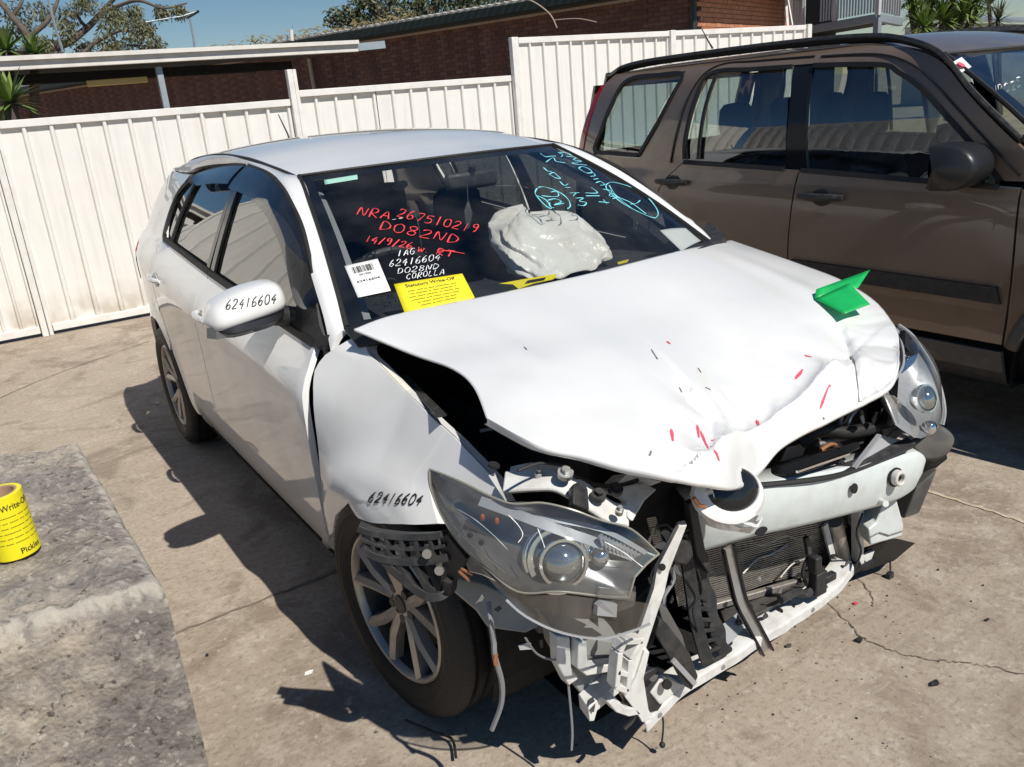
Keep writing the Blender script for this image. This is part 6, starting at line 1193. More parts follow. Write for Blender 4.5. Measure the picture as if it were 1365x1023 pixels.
wsr = [[Vector((SUVX+s*lerp(.80,.66,t), lerp(-.33+.0-.16*(1-s*s), .32-.10*(1-s*s), t), lerp(1.10,1.585,t)+.02*math.sin(math.pi*t))) for s in [-1+.1*k for k in range(21)]] for t in [k/10 for k in range(11)]]
wso = MB().grid(wsr).build('windscreen', 'suv_glass', SUV, 0)
MB().tube([p+Vector((0,-.004,.003)) for p in wsr[-1]], .008, 6).build('screen_seal', 'black_rubber', wso); MB().tube([r[0]+Vector((-.002,-.004,.002)) for r in wsr], .010, 6).build('screen_seal', 'black_rubber', wso)
MB().grid([[r[0]+Vector((.004,.004,-.002)), r[1]+Vector((0,.004,-.002))] for r in wsr]).build('screen_border', 'black_gloss', wso, 0)
def near_ws(px_pt): return Vector(px_pt)
dv = Vector((0,-.006,.004))
b = MB(); q = [Vector(p)+dv for p in [(1.948, 0.255, 1.538), (2.033, 0.25, 1.563), (2.032, 0.205, 1.522), (1.956, 0.215, 1.498)]]
b.plate(q, (0,.001,0)); stk = b.build('rego_sticker', 'paper', wso, 0); MB().disc(sum(q, Vector())/4+dv, (0,-.6,.8), .018, .001, 12).build('sticker_print', 'scuff_red', wso, 0)
b = MB()
for s in [[(1.994, 0.08, 1.404), (1.98, 0.08, 1.443), (2.019, 0.08, 1.408), (2.006, 0.08, 1.447)],
  [(2.039, 0.08, 1.411), (2.023, 0.08, 1.449), (2.042, 0.08, 1.45), (2.051, 0.08, 1.442), (2.045, 0.08, 1.432), (2.033, 0.08, 1.43), (2.068, 0.08, 1.414)],
  [(2.082, 0.08, 1.452), (2.073, 0.08, 1.446), (2.074, 0.08, 1.434), (2.084, 0.08, 1.422), (2.097, 0.08, 1.418), (2.108, 0.08, 1.425), (2.103, 0.08, 1.439), (2.095, 0.08, 1.449), (2.081, 0.08, 1.453)],
  [(2.118, 0.08, 1.446), (2.122, 0.08, 1.454), (2.137, 0.08, 1.456), (2.146, 0.08, 1.45), (2.143, 0.08, 1.439), (2.129, 0.08, 1.42), (2.161, 0.08, 1.425)],
  [(2.183, 0.08, 1.47), (2.16, 0.08, 1.468), (2.166, 0.08, 1.453), (2.177, 0.08, 1.456), (2.194, 0.08, 1.45), (2.193, 0.08, 1.438), (2.183, 0.08, 1.431), (2.169, 0.08, 1.432)],
  [(2.218, 0.08, 1.473), (2.236, 0.08, 1.434)]]: b.strip([Vector(p) for p in s], .006, (0,-.6,.8), .001)
b.build('pen_writing', 'pen_white', wso, 0)
rows = [[Vector((SUVX+s*lerp(.80,.72,t), lerp(-.36-.16*(1-s*s), -1.42+.10*s*s, t), lerp(1.085,.93,t)-.04*s*s)) for s in [-1+.1*k for k in range(21)]] for t in [k/10 for k in range(11)]]
panel(rows, (0,0,-.03)).build('bonnet', 'brown_paint', SUV, 60)
rows = [[Vector((SUVX+s*.84, -1.50+.25*abs(s)**3-.05*math.sin(math.pi*t), lerp(.32,.92,t))) for s in [-1+.1*k for k in range(21)]] for t in [k/6 for k in range(7)]]
panel(rows, (0,.05,0)).build('front_bumper', 'grey_cladding', SUV, 60)
rows = [[Vector((SUVX+s*lerp(.86,.66,t**2), 2.74-.20*t*t-.06*abs(s)**4, lerp(.75,1.67,t))) for s in [-1+.1*k for k in range(21)] if t < .5 or t > .95 or abs(s) > .74] for t in [0,.2,.4,.48]]
panel(rows, (0,-.02,0)).build('tailgate', 'brown_paint', SUV, 60)
def tg_box(x0, x1, z0, z1):
    rows = [[Vector((SUVX+lerp(x0,x1,k/6), 2.74-.20*((z-.75)/.92)**2-.0, z)) for k in range(7)] for z in [lerp(z0,z1,j/6) for j in range(7)]]
    return panel(rows, (0,-.02,0))
tg_box(-.74,-.60,1.19,1.60).build('gate_frame', 'brown_paint', SUV, 60); tg_box(.60,.74,1.19,1.60).build('gate_frame', 'brown_paint', SUV, 60); tg_box(-.66,.66,1.58,1.67).build('gate_frame', 'brown_paint', SUV, 60)
panel([[Vector((SUVX+x, 2.74-.20*((z-.75)/.92)**2, z)) for x in (-.60,-.3,0,.3,.60)] for z in (1.19,1.3,1.45,1.58)], (0,-.004,0)).build('rear_window', 'suv_glass', SUV, 60)
rows = [[Vector((SUVX+s*.87, 2.84-.30*abs(s)**5, z)) for s in [-1+.1*k for k in range(21)]] for z in (.36,.5,.65,.74)]
panel(rows, (0,-.05,0)).build('rear_bumper', 'grey_cladding', SUV, 60)
# cabin
b = MB().add([(SUVX-.84,-.3,.30),(SUVX+.84,-.3,.30),(SUVX+.84,2.7,.30),(SUVX-.84,2.7,.30)], [(0,1,2,3)])
for s in (-1, 1):
    b.grid([[Vector((SUVX+s*(W2(y,z)-.06), y, z)) for z in (.30,.6,.9,1.07)] for y in (-.25,.5,1.2,1.66)]); b.grid([[Vector((SUVX+s*(W2(y,z)-.06), y, z)) for z in (.80,.9,1.16)] for y in (1.66,2.0,2.5)])
    for yc in (-.6,2.02): b.grid([[Vector((SUVX+s*x, yc+.42*math.cos(R_(a)), .343+.42*math.sin(R_(a)))) for x in (.55,.86)] for a in range(-10,191,10)])
    b.grid([[Vector((SUVX+s*.56, y, z)) for z in (.28,.8)] for y in (-1.3,-.2)])
b.add([(SUVX-.84,-.32,.30),(SUVX+.84,-.32,.30),(SUVX+.84,-.32,1.06),(SUVX-.84,-.32,1.06)], [(0,1,2,3)])
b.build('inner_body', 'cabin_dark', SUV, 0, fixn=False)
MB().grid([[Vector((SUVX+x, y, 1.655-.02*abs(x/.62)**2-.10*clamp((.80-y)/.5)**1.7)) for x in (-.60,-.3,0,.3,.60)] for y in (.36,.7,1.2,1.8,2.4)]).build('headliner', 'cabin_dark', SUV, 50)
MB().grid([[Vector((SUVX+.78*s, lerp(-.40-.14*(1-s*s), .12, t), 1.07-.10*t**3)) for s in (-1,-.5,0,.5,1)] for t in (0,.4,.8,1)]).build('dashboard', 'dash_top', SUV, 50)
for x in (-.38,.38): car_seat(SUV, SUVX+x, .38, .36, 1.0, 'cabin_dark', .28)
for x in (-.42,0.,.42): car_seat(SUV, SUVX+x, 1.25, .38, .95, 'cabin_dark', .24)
def suv_wheel(x, y, flip):
    d = 1 if flip else -1
    prof = [(-.10,.215),(-.112,.24),(-.114,.28),(-.104,.325),(-.085,.340),(.0,.343),(.085,.340),(.104,.325),(.114,.28),(.10,.215)]
    t_ = MB().grid([[Vector((x+d*-a, y+r*math.cos(2*math.pi*i/48), max(.002, .343+r*math.sin(2*math.pi*i/48)))) for a, r in prof] for i in range(49)])
    rm = MB().grid([[Vector((x+d*a, y+r*math.cos(2*math.pi*i/40), .343+r*math.sin(2*math.pi*i/40))) for a, r in ((.098,.216),(.10,.205),(.085,.195),(.0,.19),(-.09,.19))] for i in range(41)])
    o = rm.build('wheel', 'alloy', SUV, 40); t_.build('tyre', 'black_rubber', o, 40)
    for k in range(5):
        tt = 2*math.pi*k/5+.2; MB().bar((x+d*.085, y, .343), (x+d*.08, y+.2*math.cos(tt), .343+.2*math.sin(tt)), .06, .03, (d,0,0)).build('spoke', 'alloy', o, 30, bevel=.008)
    MB().disc((x+d*.06,y,.343), (d,0,0), .19, .004, 24).build('brake_disc', 'alloy_dark', o, 30)
for x, f in ((SUVX-.77, False), (SUVX+.77, True)):
    for y in (-.6, 2.02): suv_wheel(x, y, f)

# ================================================================ ground
def ground_mat():
    m, t, b = nodes('yard_concrete'); L = t.links.new
    co = N(t, 'ShaderNodeTexCoord'); P_ = co.outputs['Object']
    def nz(sc, det=6, rough=.6, vec=P_, dist=0.):
        n = N(t, 'ShaderNodeTexNoise'); n.inputs['Scale'].default_value = sc; n.inputs['Detail'].default_value = det; n.inputs['Roughness'].default_value = rough; n.inputs['Distortion'].default_value = dist; L(vec, n.inputs['Vector']); return n.outputs['Fac']
    def rng(src, a, c, d, e):
        r = N(t, 'ShaderNodeMapRange'); r.inputs[1].default_value = a; r.inputs[2].default_value = c; r.inputs[3].default_value = d; r.inputs[4].default_value = e; L(src, r.inputs[0]); return r.outputs[0]
    def mix(f, c0, c1, mode='MIX'):
        x = N(t, 'ShaderNodeMix', data_type='RGBA', blend_type=mode)
        for sock, v in ((x.inputs[0], f), (x.inputs[6], c0), (x.inputs[7], c1)):
            if isinstance(v, tuple): sock.default_value = v
            elif isinstance(v, (int, float)): sock.default_value = v
            else: L(v, sock)
        return x.outputs[2]
    c = mix(rng(nz(.55, 5, .6, dist=.6), .36, .66, 0, 1), (.44,.37,.295,1), (.345,.285,.225,1))
    c = mix(rng(nz(2.3, 7, .65, dist=.8),   .50, .60, 0, .75), c, (.235,.185,.14,1))
    c = mix(rng(nz(7.5, 8, .8), .50, .64, 0, .6), c, (.53,.46,.385,1))
    # scoured streaks across the slab
    mp = N(t, 'ShaderNodeMapping'); mp.inputs['Rotation'].default_value = (0,0,R_(-38)); mp.inputs['Scale'].default_value = (1.2, 14, 1); L(P_, mp.inputs[0])
    c = mix(rng(nz(1.6, 8, .8, mp.outputs[0]), .56, .72, 0, .7), c, (.49,.425,.35,1))
    c = mix(rng(nz(1.1, 8, .8, mp.outputs[0]), .55, .72, 0, .6), c, (.19,.155,.125,1))
    c = mix(rng(nz(48, 6, .8), .50, .68, 0.0, .75), c, (.17,.135,.105,1))
    c = mix(rng(nz(30, 6, .75), .58, .68, 0, .7), c, (.54,.475,.40,1))
    L(c, b.inputs['Base Color']); b.inputs['Roughness'].default_value = .88; b.inputs['Specular IOR Level'].default_value = .25
    bp = N(t, 'ShaderNodeBump'); bp.inputs['Strength'].default_value = .45; bp.inputs['Distance'].default_value = .006
    a = N(t, 'ShaderNodeMath', operation='ADD'); L(nz(60, 8, .7), a.inputs[0]); L(nz(9, 6, .7), a.inputs[1]); L(a.outputs[0], bp.inputs['Height']); L(bp.outputs[0], b.inputs['Normal'])
    return m
ground_mat()
mat('crack_dark', (.19,.15,.115), .95, 0, .3, 40)
mat('joint_pale', (.52,.42,.31), .9, 0, .3, 30)
mat('joint_dark', (.20,.165,.135), .95, 0, .3, 30)
gb = MB()
gb.grid([[Vector((x, y, 0)) for x in (-700,-60,-12,-6,-3,-1,1,3,6,12,60,700)] for y in (-700,-60,-10,-4,-2,0,2,4,6.6,12,40,1500)])
ground = structure(gb.build('ground', 'yard_concrete', None, 0))
def ribbon(name, pts, w0, m, z, jit=.3, seed=1, n=10):
    random.seed(seed); P_ = smooth_path(pts, n); rows = []
    for i, p in enumerate(P_):
        d = P_[min(i+1,len(P_)-1)]-P_[max(i-1,0)]; x = Vector((d.y,-d.x,0)).normalized(); j = x*random.uniform(-1,1)*w0*jit
        ww = w0*random.uniform(.45,1.2); rows.append([Vector((p.x,p.y,z))+j-x*ww/2, Vector((p.x,p.y,z))+j+x*ww/2])
    return MB().grid(rows).build(name, m, ground, 0)
ribbon('crack', [(0.393, -0.408, 0), (0.346, -0.523, 0), (0.316, -0.595, 0), (0.326, -0.684, 0), (0.358, -0.753, 0), (0.412, -0.828, 0), (0.456, -0.885, 0), (0.513, -0.991, 0)], .004, 'crack_dark', .003, 1.6, 2)
ribbon('crack', [(0.588, -0.347, 0), (0.529, -0.471, 0), (0.468, -0.526, 0)], .004, 'crack_dark', .003, 1.2, 4)
ribbon('slab_joint', [(-1.319, 0.799, 0), (-1.071, 0.8, 0), (-0.769, 0.807, 0), (-0.391, 0.833, 0)], .012, 'joint_dark', .003, .4, 5)
ribbon('slab_joint', [(1.272, -0.165, 0), (1.285, -0.349, 0), (1.293, -0.558, 0)], .018, 'joint_pale', .003, .3, 6)
ribbon('slab_joint', [(-1.902, 4.111, 0), (-1.358, 4.67, 0), (-0.566, 5.164, 0)], .010, 'joint_dark', .003, .4, 7)
# ================================================================ steel fence
def fence_mat():
    m, t, b = nodes('fence_cream'); L = t.links.new; co = N(t, 'ShaderNodeTexCoord'); gp = N(t, 'ShaderNodeNewGeometry')
    mp = N(t, 'ShaderNodeMapping'); mp.inputs['Scale'].default_value = (9, 9, .7); L(gp.outputs['Position'], mp.inputs[0])
    n1 = N(t, 'ShaderNodeTexNoise'); n1.inputs['Scale'].default_value = 2.2; n1.inputs['Detail'].default_value = 7; L(mp.outputs[0], n1.inputs['Vector'])
    r1 = N(t, 'ShaderNodeMapRange'); r1.inputs[1].default_value = .50; r1.inputs[2].default_value = .8; r1.inputs[4].default_value = .32; L(n1.outputs['Fac'], r1.inputs[0])
    x1 = N(t, 'ShaderNodeMix', data_type='RGBA'); x1.inputs[6].default_value = (.81,.795,.755,1); x1.inputs[7].default_value = (.56,.50,.42,1); L(r1.outputs[0], x1.inputs[0])
    sx = N(t, 'ShaderNodeSeparateXYZ'); L(gp.outputs['Position'], sx.inputs[0])
    r2 = N(t, 'ShaderNodeMapRange'); r2.inputs[1].default_value = .02; r2.inputs[2].default_value = .38; r2.inputs[3].default_value = .85; r2.inputs[4].default_value = 0; L(sx.outputs['Z'], r2.inputs[0])
    n2 = N(t, 'ShaderNodeTexNoise'); n2.inputs['Scale'].default_value = 7; n2.inputs['Detail'].default_value = 8; L(gp.outputs['Position'], n2.inputs['Vector'])
    r3 = N(t, 'ShaderNodeMapRange'); r3.inputs[1].default_value = .4; r3.inputs[2].default_value = .65; L(n2.outputs['Fac'], r3.inputs[0])
    mu = N(t, 'ShaderNodeMath', operation='MULTIPLY'); L(r2.outputs[0], mu.inputs[0]); L(r3.outputs[0], mu.inputs[1])
    x2 = N(t, 'ShaderNodeMix', data_type='RGBA'); x2.inputs[7].default_value = (.42,.34,.25,1); L(mu.outputs[0], x2.inputs[0]); L(x1.outputs[2], x2.inputs[6])
    L(x2.outputs[2], b.inputs['Base Color']); b.inputs['Roughness'].default_value = .42
    n3 = N(t, 'ShaderNodeTexNoise'); n3.inputs['Scale'].default_value = 3.5; n3.inputs['Detail'].default_value = 2; L(gp.outputs['Position'], n3.inputs['Vector'])
    bp = N(t, 'ShaderNodeBump'); bp.inputs['Strength'].default_value = .35; bp.inputs['Distance'].default_value = .02; L(n3.outputs['Fac'], bp.inputs['Height']); L(bp.outputs[0], b.inputs['Normal'])
fence_mat()
mat('fence_rail', (.80,.785,.75), .4, 0, .05, 4, dust=.22)
def sheet_mesh(wd, h):
    """ribbed steel sheet, ribs every 0.2 m"""
    prof = []
    for k in range(int(round(wd/.2))):
        x = k*.2; prof += [(x,.0),(x+.150,.0),(x+.153,.004),(x+.160,-.022),(x+.166,-.026),(x+.180,-.026),(x+.186,-.022),(x+.196,.004)]
    prof.append((wd,.0))
    return MB().grid([[Vector((x, y, z)) for x, y in prof] for z in (0,h)])
SHEETS = {}
def fence_bay(par, x0, x1, y, h, z0=0.03, yaw=0.):
    n = max(1, int(round((x1-x0)/.8))); wd = (x1-x0)/n
    key = (round(wd,3), h)
    if key not in SHEETS:
        b = sheet_mesh(.8, h-z0-.03); b.v = [(v[0]*wd/.8, v[1], v[2]) for v in b.v]; me = b.mesh('sheet', 30); me.materials.append(MT['fence_cream']); SHEETS[key] = me
    for k in range(n):
        o = bpy.data.objects.new('sheet', SHEETS[key]); COL.objects.link(o); o.location = (x0+k*wd, y+random.uniform(-.004,.004), z0); o.rotation_euler = (R_(random.uniform(-.3,.3)),0,0)
        o.parent = par; o.matrix_parent_inverse = world_of(par).inverted()
    MB().box(((x0+x1)/2, y-.012, h-.025), (x1-x0-.02, .05, .06)).build('top_rail', 'fence_rail', par, 30, bevel=.004)
    MB().box(((x0+x1)/2, y-.010, z0+.03), (x1-x0-.02, .046, .06)).build('bottom_rail', 'fence_rail', par, 30, bevel=.004)
def fence_post(par, x, y, h, wd=.06):
    MB().box((x-.018, y-.02, h/2), (.05, .07, h)).box((x+.028, y-.02, h/2), (.032, .055, h)).build('post', 'fence_rail', par, 30, bevel=.005)
FY = 6.2
f1 = thing('low_steel_fence', 'cream corrugated steel fence behind the hatchback, the lower run on the left', 'fence', (-1.2, FY, 0))
for x0, x1 in ((-1.74,-1.24),(-1.16,1.24)): fence_bay(f1, x0, x1, FY, 1.74)
fence_bay(f1, 1.32, 3.72, FY, 1.81)
for x in (-1.76,-1.2): fence_post(f1, x, FY, 1.72)
fence_post(f1, 1.28, FY-.01, 2.0)
f2 = thing('tall_steel_fence', 'taller white corrugated steel fence rising behind the brown four-wheel-drive', 'fence', (6, FY, 0))
for x0, x1 in ((3.80,5.99),(6.05,8.46)): fence_bay(f2, x0, x1, FY-.03, 2.18)
for x in (3.75,6.02,8.5): fence_post(f2, x, FY-.04, 2.19)
MB().box((8.56, FY+1.2, 2.13), (.05,2.3,.06)).build('top_rail', 'fence_rail', f2, 30, bevel=.004)
MB().box((8.56, FY+1.2, 1.06), (.02,2.3,2.06)).build('return_sheet', 'fence_cream', f2, 0)
# higher run further left, out of the frame but mirrored in the car windows
f3 = thing('high_steel_wall', 'high corrugated steel wall mirrored as curved stripes in the side windows', 'fence', (-4.5, FY, 0))
def wall_sheet(y0, y1, x, h):
    prof = []; n = int(round((y1-y0)/.2))
    for k in range(n):
        yy = y0+k*.2; prof += [(yy,0),(yy+.09,0),(yy+.105,.045),(yy+.165,.045),(yy+.18,0)]
    prof.append((y1,0)); return MB().grid([[Vector((x+o, yy, z)) for yy, o in prof] for z in (.02,h)])
for k in range(2):
    o = wall_sheet(0, .8, 0, 3.2).build('sheet', 'fence_cream', f3, 30); o.data.transform(Matrix.Translation((-3.38+k*.8, FY, 0)) @ Matrix.Rotation(R_(-90), 4, 'Z'))
TW = Matrix.Translation((-3.45,6.1,0)) @ Matrix.Rotation(R_(9), 4, 'Z')
for k in range(6):
    o = wall_sheet(-4.8+k*.8, -4.0+k*.8, 0, 3.2).build('sheet', 'fence_cream', f3, 30); o.data.transform(TW)
o = MB().box((.02,-2.4,3.22), (.08,4.8,.06)).build('top_rail', 'fence_rail', f3, 30); o.data.transform(TW)
# ================================================================ brick building
mat('brick_shaded', (.155,.070,.050), .9, 0, .28, 3, bump=.5, bscale=60)  # long wall bricks: the shade on that wall is put into the colour
mat('brick_shaded_b', (.185,.088,.060), .9, 0, .25, 3, bump=.5, bscale=60)
mat('brick_shaded_c', (.125,.058,.046), .9, 0, .25, 3, bump=.5, bscale=60)
mat('brick_sunlit', (.47,.20,.105), .9, 0, .18, 3, bump=.5, bscale=60)  # end wall bricks, same brick with the sunlight put into the colour
mat('brick_sunlit_b', (.52,.235,.13), .9, 0, .18, 3, bump=.5, bscale=60)
mat('mortar', (.12,.10,.09), .95, 0, .15, 20)
mat('mortar_light', (.30,.20,.14), .95, 0, .15, 20)
mat('gutter_green', (.02,.028,.024), .5, 0, .2, 8)
mat('timber_cream', (.42,.33,.26), .7, 0, .1, 8)
mat('roof_iron', (.62,.60,.56), .45, .2, .1, 6, dust=.3)
mat('carport_white', (.76,.73,.68), .5, 0, .05, 3, dust=.25)
mat('galv', (.36,.42,.46), .5, .4, .1, 8, dust=.15)
BC = Vector((10.62, 10.35, 0)); be = Vector((-.37,.93,0)).normalized(); bf = Vector((.93,.37,0)).normalized(); bn = -bf
BLD = thing('brick_building', 'long brick building with dark eaves behind the fence, its sunlit end wall orange', 'building', BC)
MB().plate([BC+bf*.012+be*.012, BC+be*34+bf*.012, BC+be*34+bf*8, BC+bf*8+be*.012], (0,0,3.24)).build('wall', 'mortar', BLD, 0)
brick_me = {}
def brick_mesh(mname):
    if mname not in brick_me:
        b = MB().box((.115,.05,.038), (.228,.10,.074)); me = b.mesh('brick', 0); me.materials.append(MT[mname]); brick_me[mname] = me
    return brick_me[mname]
def wall_frame(d, nrm): return Matrix(((d.x, -nrm.x, 0, 0), (d.y, -nrm.y, 0, 0), (0, 0, 1, 0), (0, 0, 0, 1)))
random.seed(11); todo = []
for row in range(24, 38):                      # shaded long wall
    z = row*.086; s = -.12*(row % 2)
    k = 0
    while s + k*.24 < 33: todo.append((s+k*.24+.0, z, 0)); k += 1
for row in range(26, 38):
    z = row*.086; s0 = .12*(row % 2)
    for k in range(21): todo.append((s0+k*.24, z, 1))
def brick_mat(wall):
    return random.choice(('brick_shaded','brick_shaded','brick_shaded_b','brick_shaded_c')) if wall == 0 else random.choice(('brick_sunlit','brick_sunlit','brick_sunlit_b'))
F0 = Matrix.Translation(BC+be*.012) @ wall_frame(be, bn); nf_ = -be
F1 = Matrix.Translation(BC+bf*.02) @ wall_frame(bf, nf_)
wallobj = [c for c in BLD.children if c.name.startswith('wall')][0]
near = [q for q in todo if (q[2] == 0 and -.05 < q[0] < 6.6 and q[1] > 2.05) or (q[2] == 1 and q[1] > 2.55 and q[0] < 4.9)]
near.sort(key=lambda q: q[0]); near = near[:298]; ns_ = set(near); rest = [q for q in todo if q not in ns_ and q[1] < 3.2]
INV = world_of(wallobj).inverted()
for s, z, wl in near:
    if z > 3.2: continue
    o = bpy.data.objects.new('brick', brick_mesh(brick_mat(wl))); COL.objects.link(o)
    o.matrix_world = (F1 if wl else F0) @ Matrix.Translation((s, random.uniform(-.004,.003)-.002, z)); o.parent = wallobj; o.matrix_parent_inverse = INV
for wl, mname in ((0,'brick_shaded'),(0,'brick_shaded_b'),(0,'brick_shaded_c'),(1,'brick_sunlit')):
    b = MB(); F = F1 if wl else F0; mine = [q for i, q in enumerate(rest) if q[2] == wl and (wl or ('brick_shaded','brick_shaded_b','brick_shaded_c')[(i*7+int(q[0]*13)) % 3] == mname)]
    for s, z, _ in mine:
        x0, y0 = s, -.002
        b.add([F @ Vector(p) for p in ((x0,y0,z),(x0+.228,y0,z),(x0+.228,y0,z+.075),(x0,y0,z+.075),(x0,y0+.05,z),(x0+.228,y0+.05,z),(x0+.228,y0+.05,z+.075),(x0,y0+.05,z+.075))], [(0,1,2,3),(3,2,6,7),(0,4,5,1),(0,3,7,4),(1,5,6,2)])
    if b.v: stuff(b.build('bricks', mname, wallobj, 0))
# eaves, gutter, roof
def along(s, out, z): return BC + be*s + bn*out + Vector((0,0,z))
rfo = MB().plate([along(-.5,.50,3.40), along(34,.50,3.40), along(34,-4,3.62), along(-.5,-4,3.62)], (0,0,.06)).build('roof', 'roof_iron', BLD, 0)
MB().bar(along(-.5,.22,3.24), along(34,.22,3.24), .48, .02).build('soffit', 'gutter_green', rfo, 0)
MB().bar(along(-.5,.02,3.20), along(34,.02,3.20), .03, .05).build('soffit_bead', 'timber_cream', rfo, 0)
MB().bar(along(-.5,.47,3.34), along(34,.47,3.34), .10, .17).build('gutter', 'gutter_green', rfo, 0)
b = MB()
for k in range(150): b.bar(along(-.45+k*.20,.56,3.475), along(-.45+k*.20,.1,3.497), .10, .022)
stuff(b.build('roof_ribs', 'roof_iron', rfo, 30))
MB().plate([BC-bf*.5-be*.5+Vector((0,0,3.26)), BC+bf*5-be*.5+Vector((0,0,3.26)), BC+bf*5+be*.2+Vector((0,0,3.26)), BC-bf*.5+be*.2+Vector((0,0,3.26))], (0,0,.18)).build('end_eave', 'gutter_green', rfo, 0)
MB().box(along(.0,.09,1.7), (.10,.10,3.1)).build('downpipe', 'gutter_green', BLD, 30, bevel=.02)
MB().tube([along(10.35,.12,3.0), along(10.30,.10,1.2)], .05, 8).build('downpipe', 'timber_cream', BLD)
MB().tube([along(9.6,.08,3.0), along(9.6,.06,1.2)], .02, 6).build('conduit', 'brick_shaded_c', BLD)
b = MB(); random.seed(21)
for k in range(420):
    s = random.uniform(6.5,14.5); c = along(s, random.uniform(.1,.6), 3.48+abs(random.gauss(0,.09))); r = random.uniform(.04,.12); a = random.uniform(0,6.3); d = Vector((math.cos(a),math.sin(a),random.uniform(-.3,.8)))*r; x = d.orthogonal().normalized()*r*.25
    b.add([c-d, c+x, c+d, c-x], [(0,1,2,3)])
mat('dry_leaf', (.19,.15,.07), .9, 0, .5, 5)
lit = tag(stuff(b.build('leaf_litter', 'dry_leaf', None, 0)), 'dry leaves and creeper heaped in the gutter of the brick building', 'leaves')
vines = smooth_path([along(4.0,.55,3.52), along(3.3,.62,3.45), along(2.85,.55,3.15), along(2.7,.5,2.85)], 6)
tag(MB().tube(vines, .014, 5).build('bare_vine', 'timber_cream', None), 'bare pale vine stem hanging over the dark gutter', 'vine')
tag(MB().tube(smooth_path([along(2.75,.5,3.0), along(2.2,.52,2.96), along(1.8,.5,2.85)], 6), .009, 5).build('bare_vine', 'timber_cream', None), 'thin bare vine twig reaching sideways across the brick wall', 'vine')
# ================================================================ carport behind the fence
CP = thing('carport', 'flat carport with long white fascia and dark underside behind the low fence', 'carport', (0, 10, 0))
ca, cb = Vector((-9.5,9.55,2.31)), Vector((3.68,10.0,2.40))
MB().plate([ca, cb, cb+Vector((0,0,.135)), ca+Vector((0,0,.135))], (0,.05,0)).build('fascia', 'carport_white', CP, 30, bevel=.006)
MB().plate([ca+Vector((0,-.05,.10)), cb+Vector((0,-.05,.10)), cb+Vector((0,-.05,.15)), ca+Vector((0,-.05,.15))], (0,.05,0)).build('fascia_cap', 'carport_white', CP, 30)
MB().bar(cb+Vector((.0,.02,.06)), cb+Vector((.42,.02,.08)), .05, .10).build('fascia_end', 'galv', CP, 30)
rows = [[ca+Vector((0,.06,.10)), cb+Vector((0,.06,.10))], [ca+Vector((3,7.5,.35)), cb+Vector((1.2,5.2,.35))]]
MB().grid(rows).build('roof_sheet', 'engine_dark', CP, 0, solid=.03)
for x, yy in ((.95,10.06),(-3.2,9.9),(-7.2,9.7)): MB().box((x, yy, 1.17), (.075,.075,2.34)).build('post', 'galv', CP, 30, bevel=.006)
for yy, zz in ((11.2,2.36),(13.0,2.45)): MB().bar((-8,yy,zz), (3.2,yy+.30,zz), .05, .12).build('purlin', 'engine_dark', CP, 0)
mat('tube_yellow', (.70,.52,.20), .6)
lt = MB().bar((0.135, 10.4, 2.208), (0.854, 10.4, 2.219), .06, .075).build('batten', 'tube_yellow', None, 30, bevel=.01); tag(lt, 'pale yellow batten hanging under the carport roof', 'batten')
vp = MB().tube([(2.832, 10.3, 2.6), (2.846, 10.3, 2.744)], .03, 8).build('vent_pipe', 'carport_white', None); tag(vp, 'short white vent pipe on the carport roof', 'pipe')
# TV antenna
AN = thing('tv_antenna', 'television antenna on a thin mast above the carport roof', 'antenna', (1.948, 12, 2.643))
am = [Vector(p) for p in [(1.93, 12, 2.665), (1.946, 12, 2.853), (1.945, 12, 3.121)]]
MB().tube(am, .018, 6).build('mast', 'galv', AN)
MB().tube([(2.059, 12, 3.201), (1.842, 12, 3.144), (1.312, 12, 3.076)], .012, 6).build('boom', 'galv', AN); MB().tube([(1.913, 12, 3.122), (2.094, 12, 3.21)], .02, 6).build('reflector', 'engine_dark', AN)
for p in (.25,.5,.75):
    q = Vector((2.059, 12, 3.201)).lerp(Vector((1.312, 12, 3.076)), p); MB().tube([q+Vector((-.05,-.25,.05)), q+Vector((.05,.25,-.05))], .005, 5).build('element', 'galv', AN)
cbl = MB().tube(smooth_path([(0.36, 14, 3.762), (0.365, 14, 3.331), (0.391, 14, 2.889)], 4), .02, 5).build('overhead_cable', 'galv', None); tag(cbl, 'thin grey stay wire running down in front of the gum tree', 'wire')
# ================================================================ trees and plants
mat('bark_grey', (.11,.088,.07), .9, 0, .3, 5, bump=.4, bscale=20)
mat('gum_leaf', (.115,.125,.060), .6, 0, .35, 2)
mat('gum_leaf_b', (.17,.16,.085), .6, 0, .35, 2)
mat('leaf_dark', (.055,.075,.03), .6, 0, .35, 2)
mat('yucca_leaf', (.15,.22,.05), .45, 0, .3, 4)
def leaf_cloud(b, centers, n, ln, wd, hang=.7, seed=1):
    random.seed(seed)
    for _ in range(n):
        c, r = random.choice(centers); c = Vector(c)
        v = Vector((random.gauss(0,1), random.gauss(0,1), random.gauss(0,1))); v = v.normalized()*r*random.random()**.45; p = c+v
        d = Vector((random.uniform(-1,1), random.uniform(-1,1), -hang+random.uniform(-.6,.6))).normalized()*ln*random.uniform(.6,1.3); x = d.cross(Vector((random.uniform(-1,1),random.uniform(-1,1),random.uniform(-1,1)))).normalized()*wd*random.uniform(.7,1.3)
        b.add([p, p+d*.45+x, p+d, p+d*.45-x], [(0,1,2,3)])
    return b
GT = thing('gum_tree', 'spreading gum tree with bare twisting limbs behind the carport', 'tree', (-1.12, 27.623, 1.566))
